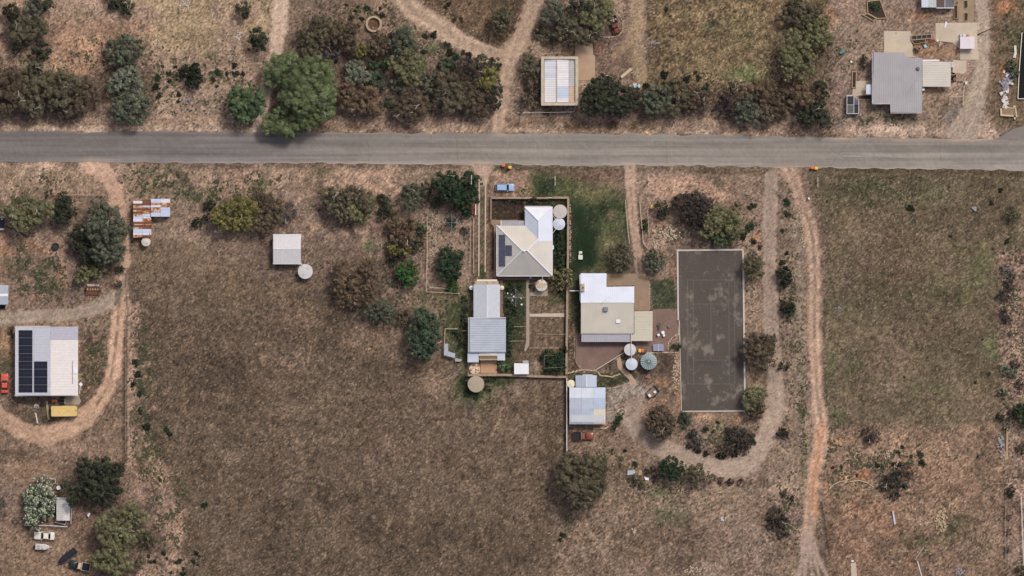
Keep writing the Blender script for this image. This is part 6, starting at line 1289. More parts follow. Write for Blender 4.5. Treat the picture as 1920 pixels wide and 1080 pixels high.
def brick_mat():
    m = bpy.data.materials.new('red_brick_paving'); m.use_nodes = True; N = m.node_tree.nodes; L = m.node_tree.links
    bs = N['Principled BSDF']; bs.inputs['Roughness'].default_value = 0.9
    geo = N.new('ShaderNodeNewGeometry'); br = N.new('ShaderNodeTexBrick'); L.new(geo.outputs['Position'], br.inputs['Vector'])
    br.inputs['Scale'].default_value = 1.0; br.inputs['Brick Width'].default_value = 0.23; br.inputs['Row Height'].default_value = 0.115; br.inputs['Mortar Size'].default_value = 0.008
    br.inputs['Color1'].default_value = (*lin((134, 110, 100)), 1); br.inputs['Color2'].default_value = (*lin((120, 97, 89)), 1); br.inputs['Mortar'].default_value = (*lin((104, 88, 78)), 1)
    n = N.new('ShaderNodeTexNoise'); n.inputs['Scale'].default_value = 0.35; n.inputs['Detail'].default_value = 5; L.new(geo.outputs['Position'], n.inputs['Vector'])
    r = N.new('ShaderNodeMapRange'); r.inputs['From Min'].default_value = .3; r.inputs['From Max'].default_value = .7; r.inputs['To Min'].default_value = .86; r.inputs['To Max'].default_value = 1.12; L.new(n.outputs['Fac'], r.inputs['Value'])
    v = N.new('ShaderNodeVectorMath'); v.operation = 'SCALE'; L.new(br.outputs['Color'], v.inputs[0]); L.new(r.outputs['Result'], v.inputs['Scale']); L.new(v.outputs[0], bs.inputs['Base Color']); return m
M_PAVE = brick_mat()
MB().pprism([(1079, 626), (1184, 626), (1184, 645), (1172, 650), (1163, 662), (1140, 682), (1120, 693), (1100, 695), (1086, 690), (1079, 672)], -0.2, 0.05).structure('brick_paving', M_PAVE)
MB().pprism([(1184, 640), (1223.5, 640), (1223.5, 580), (1256, 579), (1268, 590), (1271, 622), (1255, 636), (1250, 650), (1250, 661), (1192, 661), (1192, 646)], -0.2, 0.052).structure('brick_paving', M_PAVE)
MB().pprism([(1156, 672), (1163, 668), (1168, 690), (1182, 700), (1192, 714), (1193, 722), (1181, 724), (1180, 712), (1166, 698), (1158, 688)], -0.2, 0.05).structure('stepping_path', mat('crazy_path', (176, 152, 130), 0.9, var=0.15, scale=1.5))
pipe('hose_rail', 'long pale diagonal pipe across the corner of the brick paving', [W(1170, 661, 0.5), W(1118, 693, 0.5)], 0.08)

def stones(name, label, pts, r=1.4, step=2.2, jit=0.6, m=None, kind=None, cat='edging', hz_=0.16):
    """row of field stones following a line; joined because each stone is only a few pixels"""
    mb = MB(); rg = random.Random(len(label))
    for i in range(len(pts) - 1):
        a, c = pts[i], pts[i + 1]; l = math.hypot(c[0] - a[0], c[1] - a[1]); n = max(1, int(l / step))
        for k in range(n):
            t = (k + .5) / n; x = a[0] + (c[0] - a[0]) * t + rg.uniform(-jit, jit); y = a[1] + (c[1] - a[1]) * t + rg.uniform(-jit, jit); rock(mb, X(x), Y(y), r * S * rg.uniform(.7, 1.25), rg, hz_)
    return mb.thing(name, m or M_LIME, label, cat, None, kind)
def rock(mb, x, y, r, rg, h=0.16):
    n = 6; a0 = rg.uniform(0, 6.28); f = [rg.uniform(.75, 1.2) for _ in range(n)]; k = r / 0.17
    mb.rings([[(x + r * f[i] * s * math.cos(a0 + i * 1.047), y + r * f[i] * s * math.sin(a0 + i * 1.047), z) for i in range(n)] for s, z in ((1, -0.15), (1.05, h * .4 * k), (.62, h * k))])
M_LIME = mat('limestone_rubble', (196, 178, 156), 0.95, var=0.15, scale=2.5)
stones('stone_edging', 'curved stone edging between the brick paving and the small lawn', [(1065, 700), (1090, 694), (1118, 695), (1126, 704), (1146, 707), (1164, 701)], 1.5, 2.4)
stones('stone_edging', 'stone edging along the left side of the brick paving', [(1077, 630), (1077, 668), (1083, 686), (1096, 694)], 0.9, 2.4)
stones('stone_edging', 'stone edging between the small lawn and the gravel yard', [(1136, 729), (1155, 726), (1180, 718)], 1.1, 2.0)
stones('stone_edging', 'white stone row along the left of the lawn beside the concrete drive', [(1218, 532), (1217.5, 580)], 1.0, 2.2)
stones('stone_edging', 'stone edging along the top of the green tank yard', [(1194, 662), (1272, 661)], 1.4, 2.4)
stones('stone_edging', 'curved stone bed edging around the ringed corner shrub', [(1252, 656), (1254, 640), (1262, 632), (1272, 628), (1272, 612)], 1.3, 2.2)
stones('stone_edging', 'hooked stone bed edging right of the blue shed', [(1112, 804), (1135, 803), (1148, 796), (1156, 780), (1160, 768), (1168, 766), (1174, 772), (1172, 780)], 1.5, 2.2)
stones('stone_edging', 'stone arc edging right of the rusty truck', [(1148, 16), (1158, 25), (1168, 40), (1168, 58), (1158, 68), (1140, 70), (1125, 68)], 1.1, 2.4)
stones('stone_edging', 'stone edging above the parapet shed', [(998, 110), (1012, 104), (1030, 100), (1050, 99), (1070, 103)], 1.0, 2.4)
stones('stone_edging', 'stone edging left of the tree clump by the truck', [(1012, 34), (1016, 48), (1022, 62)], 1.0, 2.6)
stones('stone_edging', 'broken stone line between the turning track and the dry grass', [(1195, 15), (1203, 40), (1206, 60)], 0.9, 3.5)
stones('stone_edging', 'stone line along the left edge of the right branch of the diagonal track', [(990, 5), (975, 28), (966, 52)], 0.9, 3.0)
stones('stone_edging', 'curved stone edging below the large solar shed corner', [(20, 742), (22, 750), (32, 758)], 1.0, 2.2)

# ---- 8 blue shed
b = building('blue_iron_shed', 'square pale blue iron shed with one cream roof corner', 'shed', (1101, 760), rect(1069, 728, 1133, 791), 2.9, M_ZINC)
bl = [[(202, 208, 222), (200, 208, 222), (190, 203, 224)], [(178, 188, 206), (182, 193, 212), (178, 194, 218)], [(170, 181, 200), (174, 187, 207), None]]
for r in range(3):
    for c in range(3):
        x0, x1 = (1067.3, 1090, 1112.5, 1135)[c], (1067.3, 1090, 1112.5, 1135)[c + 1]; y0, y1 = (726, 746, 766.5, 793.8)[r], (726, 746, 766.5, 793.8)[r + 1]
        mm = mat('cream_corner_sheet', (214, 204, 186), 0.6, var=0.04) if bl[r][c] is None else mat(f'blue_sheet_{r}{c}', tuple(int(v * .82 + sum(bl[r][c]) / 3 * .18) for v in bl[r][c]), 0.5, 0.0, var=0.05, scale=0.6)
        zq = lambda a, bb: 3.0 + (bb - 726) * S * 0.10 if bb <= 746.01 else 3.0 + 20 * S * .10 - (bb - 746) * S * 0.09
        roof_plane('roof_sheet', rp(rect(x0 + .1, y0 + .1, x1 - .1, y1 - .1), zq), NS, mm, b, 0.4, 0.12, 0.03)
MB().pbox(1067, 794, 1135, 795, 2.4, 2.56).build('gutter', M_ZINC, b); MB().pbox(1133.1, 740, 1133.5, 765, -0.1, 2.4).build('roller_door', M_GREYROOF, b)
b = building('blue_small_shed', 'smaller pale blue shed joined above the blue iron shed', 'shed', (1098, 714), rect(1080, 705, 1117, 725.4), 2.2, M_ZINC)
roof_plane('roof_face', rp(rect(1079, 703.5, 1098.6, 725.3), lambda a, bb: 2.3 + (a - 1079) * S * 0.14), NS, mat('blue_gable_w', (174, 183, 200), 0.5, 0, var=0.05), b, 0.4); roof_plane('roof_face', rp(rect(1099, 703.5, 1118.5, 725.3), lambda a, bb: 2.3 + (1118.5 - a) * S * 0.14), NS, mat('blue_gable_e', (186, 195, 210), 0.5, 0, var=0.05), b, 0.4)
MB().pbox(1098.3, 703.3, 1099.3, 725.3, 2.62, 2.7).build('ridge_cap', M_RIDGE, b); MB().pbox(1092, 701.8, 1111, 703.4, 2.3, 2.4).build('flashing', M_BLUEWHITE, b)
# metal boundary fence
fr = empty('metal_fence', W(1062, 775, 0), 'pale sheet metal boundary fence left of the blue iron shed', 'fence')
for k in range(10): MB().pbox(1062.2, 708.5 + k * 14.2, 1063.0, 722.3 + k * 14.2, -0.2, 1.6).build('fence_sheet', M_ZINC, fr)
MB().pbox(1061.9, 708.5, 1063.4, 850, 1.62, 1.70).build('top_rail', M_PIPE, fr)

# ---- tennis court
def court_mat():
    m = bpy.data.materials.new('old_court_asphalt'); m.use_nodes = True; N = m.node_tree.nodes; L = m.node_tree.links
    b_ = N['Principled BSDF']; b_.inputs['Roughness'].default_value = 0.92; geo = N.new('ShaderNodeNewGeometry')
    c_ = N.new('ShaderNodeRGB'); c_.outputs[0].default_value = (*lin((78, 71, 65)), 1); c_ = c_.outputs[0]
    for sca, lo, hi, rgb, am in (((.10, .05, 1), .52, .68, (98, 90, 83), .9), ((.25, .2, 1), .56, .64, (132, 122, 112), .8), ((.12, .3, 1), .55, .7, (66, 60, 59), .8), ((1.3, 1.0, 1), .60, .70, (142, 132, 123), .5), ((.9, 1.4, 1), .60, .72, (60, 54, 52), .55), ((4, 4, 1), .45, .75, (112, 104, 98), .4)):
        mp = N.new('ShaderNodeMapping'); mp.inputs['Scale'].default_value = sca; mp.inputs['Location'].default_value = (sca[0] * 7.3, 3.1, rgb[0] * .1); L.new(geo.outputs['Position'], mp.inputs['Vector'])
        n = N.new('ShaderNodeTexNoise'); n.inputs['Scale'].default_value = 1.0; n.inputs['Detail'].default_value = 6; n.inputs['Roughness'].default_value = .62; L.new(mp.outputs[0], n.inputs['Vector'])
        r = N.new('ShaderNodeMapRange'); r.inputs['From Min'].default_value = lo; r.inputs['From Max'].default_value = hi; r.inputs['To Max'].default_value = am; L.new(n.outputs['Fac'], r.inputs['Value'])
        mx = N.new('ShaderNodeMix'); mx.data_type = 'RGBA'; L.new(r.outputs['Result'], mx.inputs['Factor']); L.new(c_, mx.inputs['A']); mx.inputs['B'].default_value = (*lin(rgb), 1); c_ = mx.outputs['Result']
    L.new(c_, b_.inputs['Base Color']); return m
tc = MB().pprism([(1271, 471), (1392, 470), (1395.5, 769), (1278, 770)], -0.2, 0.04).structure('tennis_court', court_mat())
ML = mat('worn_court_line', (108, 102, 97), 0.9, var=0.12, scale=0.8, var2=0.1)
def cl(x0, y0, x1, y1, w=0.5):
    dx, dy = x1 - x0, y1 - y0; l = math.hypot(dx, dy); ox, oy = -dy / l * w, dx / l * w
    MB().add([W(x0 + ox, y0 + oy, .0445), W(x1 + ox, y1 + oy, .0445), W(x1 - ox, y1 - oy, .0445), W(x0 - ox, y0 - oy, .0445)], [(0, 1, 2, 3)]).build('court_line', ML, tc)
for x in (1289, 1299.7, 1366.3, 1377): cl(x, 525.6, x + 1, 719.4)
for y in (525, 720): cl(1288.6, y, 1378, y)
for y in (570, 675): cl(1300.3, y, 1366.5, y)
cl(1333, 570.6, 1333, 674.4)
M_KERB = mat('kerb_concrete', (194, 186, 178), 0.9, var=0.1)
kb = empty('court_kerb', W(1333, 620, 0), 'low pale concrete kerb around the tennis court', 'kerb')
for q in ([(1268.6, 468), (1394.5, 466.6), (1394.5, 469.6), (1268.6, 471)], [(1268.6, 471.2), (1271.8, 471.2), (1273.2, 600), (1270.4, 600)], [(1391.6, 469.8), (1394.7, 469.8), (1398.4, 769), (1395.6, 769)], [(1278, 770.3), (1396, 769.3), (1396, 771.5), (1278, 772.5)], [(1273, 601), (1274.4, 601), (1278.4, 770), (1277.2, 770)]):
    MB().pprism(q, -0.2, 0.16).build('kerb_stone', M_KERB, kb)

# ---- 9 large solar shed, left
b = building('solar_shed', 'large white shed with two rows of dark solar panels, left', 'shed', (90, 677), rect(33, 616, 146, 738), 3.4, M_WHITE)
zS = lambda a, bb: 3.5 + (a - 30.5) * S * 0.13 if a <= 97 else 3.5 + (148 - a) * S * 0.13 * 66.5 / 51
for x0, x1, m in ((30.5, 64.2, mat('lavender_roof_a', (196, 196, 206), 0.5, var=0.04)), (64.5, 96.8, mat('lavender_roof_b', (190, 192, 202), 0.5, var=0.04))):
    roof_plane('roof_face', rp(rect(x0, 613.5, x1, 741), zS), EW, m, b, 0.6, 0.12, 0.03)
roof_plane('roof_face', rp(rect(97.1, 613.5, 148.2, 637), zS), EW, mat('lavender_roof_c', (172, 172, 184), 0.5, var=0.04), b, 0.6, 0.12, 0.03)
roof_plane('roof_face', rp(rect(97.1, 637.2, 148.2, 741), zS), EW, mat('white_shed_roof', (216, 210, 208), 0.55, var=0.05), b, 0.6, 0.12, 0.035)
for q in (rect(29.4, 612.4, 149, 613.3), rect(29.4, 741.2, 149.4, 742.4)): MB().pprism(q, 3.3, 3.46).build('gutter', M_ZINC, b)
def panel(x0, y0, x1, y1, n, zf, m):
    o = None
    p_ = rp(rect(x0, y0, x1, y1), zf)
    o = MB().add([(x, y, z + .08) for x, y, z in p_] + [(x, y, z + .12) for x, y, z in p_], [(0, 1, 2, 3), (7, 6, 5, 4), (0, 4, 5, 1), (1, 5, 6, 2), (2, 6, 7, 3), (3, 7, 4, 0)]).build('solar_panel', m, b)
    for k in range(1, n):
        xx = x0 + (x1 - x0) * k / n; q_ = rp(rect(xx - .18, y0, xx + .18, y1), zf)
        MB().add([(x, y, z + .1235) for x, y, z in q_], [(3, 2, 1, 0)]).build('busbar', mat('cell_gap', (62, 64, 82), 0.4), o)
for k in range(16): panel(37.3, 618.6 + k * 7.32 + (0.25 if k % 2 == 0 else 0), 63.2, 618.6 + (k + 1) * 7.32 - (0.45 if k % 2 else 0.3), 3, zS, M_PANEL)
for k in range(8): panel(66.4, 677 + k * 7.32 + (0.25 if k % 2 == 0 else 0), 91.4, 677 + (k + 1) * 7.32 - (0.45 if k % 2 else 0.3), 3, zS, M_PANEL)
MB().pbox(138, 676, 139, 719, 3.85, 3.92).build('seam', M_GREYROOF, b); MB().pbox(139.5, 688, 147, 700, 3.75, 3.8).build('skylight_sheet', M_WHITE, b)
for x in (70, 110): MB().pbox(x, 738.2, x + 20, 738.7, -0.1, 3.0).build('roller_door', M_GREYROOF, b)
dsh = empty('satellite_dish', W(152, 728, 0), 'white square dish on a frame at the corner of the large solar shed', 'dish')
MB().tube(W(150.5, 738, 0), W(150.5, 738, 2.6), 0.05).build('mast', M_ZINC, dsh); MB().tube(W(150.5, 738, 2.6), W(152, 724, 3.0), 0.05).build('arm', M_WHITE, dsh)
MB().pprism([(149.3, 720), (153, 716), (157, 720), (153.4, 724.4)], 2.95, 3.02).build('plate', M_WHITE, dsh)
MB().pprism([(30, 610.8), (93, 610.8), (93, 612.3), (30, 612.3)], -0.2, 0.05).structure('concrete_edge', M_CONC)
MB().pprism([(97, 743), (148, 743), (152, 752), (148, 758.5), (97, 758.5)], -0.2, 0.04).structure('concrete_apron', M_CONC2)

# ---- small shed at the left edge and bottom-left shed
b = building('edge_shed', 'pale blue shed cut by the left edge with a white ridge', 'shed', (3, 552), rect(-18, 536, 16, 568), 2.3, M_ZINC)
roof_plane('roof_face', rp(rect(-20, 534.5, 17, 550), lambda a, bb: 2.4 + (bb - 534) * S * .1), NS, M_SKYSHEET, b, 0.45); roof_plane('roof_face', rp(rect(-20, 556, 17, 571), lambda a, bb: 2.4 + (571 - bb) * S * .1), NS, M_SKYSHEET, b, 0.45)
MB().pbox(-20, 550.3, 17, 555.7, 2.55, 2.66).build('ridge_sheet', M_WHITE, b)
MB().pbox(1, 573, 10, 579, 0, 0.5).thing('tyre_stack', M_TYRE, 'black tyre heap below the edge shed', 'tyre')
b = building('garden_hut', 'narrow white gabled hut between the flowering shrub and the dark tree', 'shed', (120, 955), rect(108, 934, 131, 974), 2.1, M_WHITE)
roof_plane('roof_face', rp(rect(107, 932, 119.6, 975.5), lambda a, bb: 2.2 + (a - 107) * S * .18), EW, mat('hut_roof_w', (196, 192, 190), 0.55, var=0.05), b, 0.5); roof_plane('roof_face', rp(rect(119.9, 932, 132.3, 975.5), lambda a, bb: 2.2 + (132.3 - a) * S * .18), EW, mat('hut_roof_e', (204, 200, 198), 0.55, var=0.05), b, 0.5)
rail_fence('yard_fence', 'white rail fence below the flowering shrub, bottom left yard', [(46, 985), (85, 984.5), (127, 987.5)], 1.0, 16, M_WHITE, 0.08, 1)
rail_fence('yard_fence', 'two grey rails right of the narrow white hut', [(134, 950), (133.5, 982)], 1.0, 16, M_ZINC, 0.07)
rail_fence('yard_fence', 'short bent white rail under the narrow white hut', [(103, 978.5), (122, 983.5), (125, 977)], 0.6, 12, M_WHITE, 0.09, 1)
MB().pprism([(163.5, 966), (167, 961), (170, 963), (166.5, 969.5)], 0, 0.8).thing('white_box', M_WHITE, 'small tilted white box between the two bottom left trees', 'box')
st = MB(); st.lathe(X(110), Y(914.5), [(0.45, 0), (0.5, .75), (0.42, .8), (0.3, .7)], 16); st.thing('round_tub', M_WHITE, 'white round tub behind the narrow white hut', 'tub')
rail_fence('trellis', 'small grey slatted trellis above the narrow white hut', [(94, 897), (104, 898), (104, 906), (95, 907)], 1.2, 9, M_ZINC, 0.06)

# ================================================================== VEHICLES
def plan_ring(x0, x1, hw, z, nose=0.25, n=5):
    """rounded rectangle loop, CCW from above; x forward"""
    r = min(nose, hw * .9); pts = []
    for cx, cy, a0 in ((x1 - r, -hw + r * .7, -90), (x1 - r, hw - r * .7, 0), (x0 + r, hw - r * .7, 90), (x0 + r, -hw + r * .7, 180)):
        for k in range(n):
            a = math.radians(a0 + 90 * k / (n - 1)); pts.append((cx + r * math.cos(a), cy + r * .7 * math.sin(a), z))
    return pts
def car_mats(nm, rgb): return mat('car_paint_' + nm, rgb, 0.28, 0.0, var=0.03, scale=1.0, spec=0.5)
M_CHROME = mat('chrome_trim', (170, 170, 174), 0.3, 0.8, var=0.03); M_LAMP = mat('lamp_lens', (206, 204, 196), 0.2, var=0.03); M_TAIL = mat('tail_lens', (130, 36, 30), 0.3, var=0.03)
def wheels(root, pos, r=0.31, wd=0.2):
    for x, y in pos:
        w_ = MB().wheel(x, y, r, r, wd).build('wheel', M_TYRE, root, True); MB().wheel(x, y + (wd * .5 if y > 0 else -wd * .5), r, r * .55, 0.03).build('rim', M_CHROME, w_)
def cabin(root, paint, xf, xr, hwb, hwt, z0, z1, xft, xrt, rear_glass=True):
    """greenhouse: lower corners xf/xr at z0, upper xft/xrt at z1"""
    A = [(xf, -hwb, z0), (xf, hwb, z0), (xr, hwb, z0), (xr, -hwb, z0)]; B = [(xft, -hwt, z1), (xft, hwt, z1), (xrt, hwt, z1), (xrt, -hwt, z1)]
    MB().add(A + B, [(0, 1, 5, 4), (1, 2, 6, 5), (2, 3, 7, 6), (3, 0, 4, 7), (4, 5, 6, 7)]).build('pillar_frame', paint, root)
    MB().rings([plan_ring(xrt - .03, xft + .03, hwt + .02, z1 - .01, 0.12), plan_ring(xrt, xft, hwt, z1 + .035, 0.12), plan_ring(xrt + .12, xft - .12, hwt - .12, z1 + .06, 0.12)]).build('roof', paint, root)
    def pane(nm, a, b_, c, d, off):
        a, b_, c, d = map(Vector, (a, b_, c, d)); ctr = (a + b_ + c + d) / 4; q = [ctr + (p - ctr) * .88 + Vector(off) for p in (a, b_, c, d)]
        MB().add([tuple(p) for p in q], [(0, 1, 2, 3)]).build(nm, M_GLASSD, root)
    pane('windscreen', A[0], A[1], B[1], B[0], (.02, 0, .015))
    if rear_glass: pane('rear_window', A[2], A[3], B[3], B[2], (-.02, 0, .015))
    pane('side_window', A[1], A[2], B[2], B[1], (0, .02, .005)); pane('side_window', A[3], A[0], B[0], B[3], (0, -.02, .005))
def put(name, label, x, y, ang, cat='car'):
    return empty(name, W(x, y, -0.02), label, cat, None, math.radians(ang) if ang % 360 else 1e-6)
def sedan(label, x, y, ang, rgb, nm, L=4.6, Wd=1.78, wagon=False, bonnet=None, rack=False):
    c = put('car', label, x, y, ang); p = car_mats(nm, rgb); h = L / 2; w = Wd / 2
    MB().rings([plan_ring(-h + .06, h - .06, w - .08, .2, .3), plan_ring(-h, h, w, .45, .35), plan_ring(-h + .02, h - .02, w - .01, .68, .35), plan_ring(-h + .1, h - .1, w - .08, .86, .4), plan_ring(-h + .35, h - .35, w - .2, .92, .4)]).build('body', p, c, True)
    if wagon: cabin(c, p, .95, -h + .2, w - .08, w - .24, .88, 1.45, .35, -h + .42)
    else: cabin(c, p, .75, -1.45, w - .1, w - .3, .88, 1.4, .1, -.95)
    wheels(c, [(h - .85, w - .1), (h - .85, -w + .1), (-h + .85, w - .1), (-h + .85, -w + .1)])
    for s in (-1, 1):
        MB().box(h - .12, s * (w - .35) - .18, .55, h + .01, s * (w - .35) + .18, .7).build('headlight', M_LAMP, c); MB().box(-h - .01, s * (w - .32) - .18, .58, -h + .1, s * (w - .32) + .18, .74).build('tail_light', M_TAIL, c)
        MB().box(.55, s * (w + .08) - .08, .92, .68, s * (w + .08) + .08, 1.04).build('mirror', p, c)
    MB().box(h - .95, -w + .3, .925, h - .93, w - .3, .93).build('bonnet_seam', M_BLACK, c)
    if rack:
        for xx in (-.2, -1.2): MB().box(xx, -w + .2, 1.53, xx + .05, w - .2, 1.56).build('roof_rack', M_BLACK, c)
    return c
sedan('light blue station wagon parked above the front stone wall', 946.5, 351.5, 0, (150, 176, 214), 'blue', 4.3, 1.75, True)
sedan('orange-red sedan parked left of the large solar shed', 9.3, 719, 90, (196, 92, 74), 'red', 4.5, 1.85)
sedan('white sedan parked below the white rail fence, bottom left', 83.3, 1004.5, 177.5, (226, 220, 208), 'white', 4.75, 1.85)
def ute(label, x, y, ang, rgb, nm, cab_rgb, bonnet_rgb, tray_rgb, L=4.7, Wd=1.75, bar=True):
    c = put('ute', label, x, y, ang); p = car_mats(nm, rgb); pc = car_mats(nm + '_cab', cab_rgb); pb = car_mats(nm + '_bonnet', bonnet_rgb); h = L / 2; w = Wd / 2
    MB().rings([plan_ring(.55, h - .05, w - .08, .3, .25), plan_ring(.55, h, w, .55, .3), plan_ring(.55, h - .02, w - .02, .78, .3), plan_ring(.6, h - .2, w - .16, .93, .3)]).build('bonnet', pb, c, True)
    MB().box(-h + .05, -w + .1, .35, .55, w - .1, .5).build('chassis', M_BLACK, c)
    MB().box(-.45, -w + .03, .45, .6, w - .03, .93).build('cab', pc, c); cabin(c, pc, .62, -.45, w - .06, w - .22, .93, 1.5, .28, -.38)
    tm = mat('tray_floor_' + nm, tray_rgb, 0.7, var=0.12, scale=3); MB().box(-h, -w + .02, .55, -.55, w - .02, .66).build('tray_floor', tm, c)
    for q in ((-h, -w, -.55, -w + .06), (-h, w - .06, -.55, w), (-h, -w + .06, -h + .06, w - .06), (-.61, -w + .06, -.55, w - .06)): MB().box(q[0], q[1], .6, q[2], q[3], .98).build('tray_side', p, c)
    if bar: MB().box(-.56, -w + .02, .985, -.5, w - .02, 1.5).build('headboard', M_ZINC, c)
    wheels(c, [(h - .8, w - .1), (h - .8, -w + .1), (-h + .95, w - .1), (-h + .95, -w + .1)])
    for s in (-1, 1): MB().box(h - .1, s * (w - .3) - .15, .55, h + .01, s * (w - .3) + .15, .72).build('headlight', M_LAMP, c)
    return c
ute('old red ute with an open black tray below the blue iron shed', 1094, 817.3, 0, (58, 48, 46), 'redute', (138, 80, 64), (132, 74, 60), (40, 38, 42), 4.8, 1.8)
ute('cream-cabbed ute with white tray rails and black bonnet, bottom left', 149.5, 1060.5, 169, (214, 206, 190), 'creamute', (206, 184, 146), (44, 44, 54), (36, 36, 44), 4.8, 1.85)
# rusty truck
c = put('old_truck', 'rusted old flatbed truck resting beside the tree clump, top centre', 1152, 47, -75, 'truck'); rm = mat('truck_rust', (112, 74, 64), 0.9, var=0.25, scale=2.0, rust=0.3, rust_rgb=(72, 48, 42)); rd = mat('truck_dark', (58, 44, 42), 0.9, var=0.2, scale=2)
MB().rings([plan_ring(.75, 1.95, .48, .5, .2), plan_ring(.75, 1.98, .5, .95, .25), plan_ring(.8, 1.85, .38, 1.1, .25)]).build('bonnet', mat('truck_red_bonnet', (118, 66, 60), .8, var=.25, scale=3), c, True)
for s in (-1, 1): MB().rings([plan_ring(1.05, 1.95, .2, .45, .15), plan_ring(1.1, 1.9, .18, .72, .15)]).build('mudguard', rm, c).location = (0, s * .62, 0)
MB().box(-.2, -.72, .5, .76, .72, 1.15).build('cab', rm, c); cabin(c, rm, .74, -.18, .7, .6, 1.15, 1.75, .6, -.12)
MB().box(-2.1, -.9, .75, -.3, .9, .85).build('tray_floor', rd, c)
for q in ((-2.1, -.92, -.3, -.86), (-2.1, .86, -.3, .92), (-2.12, -.86, -2.04, .86), (-.36, -.86, -.3, .86)): MB().box(q[0], q[1], .85, q[2], q[3], 1.2).build('tray_side', rm, c)
wheels(c, [(1.5, .62), (1.5, -.62), (-1.3, .7), (-1.3, -.7)], 0.38, .2)
jb = MB(); rg = random.Random(3)
for k in range(16): rock(jb, rg.uniform(-1.9, -.9), rg.uniform(-.6, .7), rg.uniform(.1, .2), rg, .12)
for i, p_ in enumerate(jb.v): jb.v[i] = (p_[0], p_[1], p_[2] + 1.0)
o = jb.build('scrap_load', mat('scrap_pale', (176, 166, 158), .9, var=.25, scale=5), c); o['kind'] = 'stuff'
# tractor
c = put('tractor', 'black and orange tractor between the solar shed and the yellow container', 111, 751.5, 180, 'tractor')
om = mat('tractor_orange', (196, 108, 80), .5, var=.1)
MB().rings([plan_ring(.3, 1.65, .26, .7, .15), plan_ring(.3, 1.7, .3, 1.1, .18), plan_ring(.35, 1.6, .22, 1.25, .15)]).build('bonnet', om, c, True)
MB().box(-1.2, -.3, .5, .35, .3, .9).build('gearbox', M_BLACK, c); MB().box(-1.0, -.25, .95, -.55, .25, 1.1).build('seat', M_BLACK, c); MB().box(-1.05, -.28, 1.1, -.95, .28, 1.45).build('seat_back', M_BLACK, c)
MB().tube((-.15, 0, .9), (-.4, 0, 1.35), .03).build('steering_column', M_ZINC, c); sw = MB(); sw.lathe(-.4, 0, [(.2, 1.35), (.2, 1.38)], 14); sw.build('steering_wheel', M_BLACK, c)
MB().box(-1.45, -.78, 1.5, -1.38, .78, 1.58).build('roll_bar', M_ZINC, c); MB().box(-1.9, -.06, .6, -1.0, .06, .7).build('drawbar', M_ZINC, c)
for y_ in (-.72, .72): MB().tube((-1.41, y_, .8), (-1.41, y_, 1.55), .04).build('roll_bar_post', M_ZINC, c); MB().box(-1.3, y_ - .22, 1.28, -.2, y_ + .22, 1.33).build('mudguard', M_BLACK, c)
wheels(c, [(-.75, .72), (-.75, -.72)], .62, .36); wheels(c, [(1.15, .55), (1.15, -.55)], .34, .2)
# shipping container
c = put('shipping_container', 'yellow shipping container with scuffed roof below the solar shed', 121.3, 770.5, 0.7, 'container'); ym = mat('container_yellow', (214, 186, 122), .6, var=.08, scale=.7, var2=.05, rust=.12, rust_rgb=(170, 136, 92), rust_scale=1.3)
MB().box(-2.95, -1.2, .15, 2.95, 1.2, 2.4).build('body', ym, c)
for k in range(22): MB().box(-2.85 + k * .26, -1.12, 2.4, -2.73 + k * .26, 1.12, 2.425).build('roof_rib', ym, c)
for x_ in (-2.85, 2.85):
    for y_ in (-1.1, 1.1): MB().box(x_ - .11, y_ - .11, 0, x_ + .11, y_ + .11, 2.47).build('corner_post', mat('corner_casting', (150, 124, 84), .7), c)
sc_ = mat('roof_scuff', (176, 146, 98), .8)
for (x_, y_, a_, b_) in ((0.1, .55, .5, .03), (.3, .2, .03, .5), (.75, .25, .03, .55), (1.1, .1, .03, .55), (1.2, -.1, .5, .03), (.3, -.45, .7, .03), (1.6, .2, .03, .5), (0.0, -.55, .35, .03)): MB().box(x_ - a_ / 2, y_ - b_, 2.4255, x_ + a_ / 2, y_ + b_, 2.43).build('scuff_mark', sc_, c)
for y_ in (-.35, .35): MB().tube((2.97, y_, .3), (2.97, y_, 2.3), .03).build('lock_rod', M_ZINC, c)
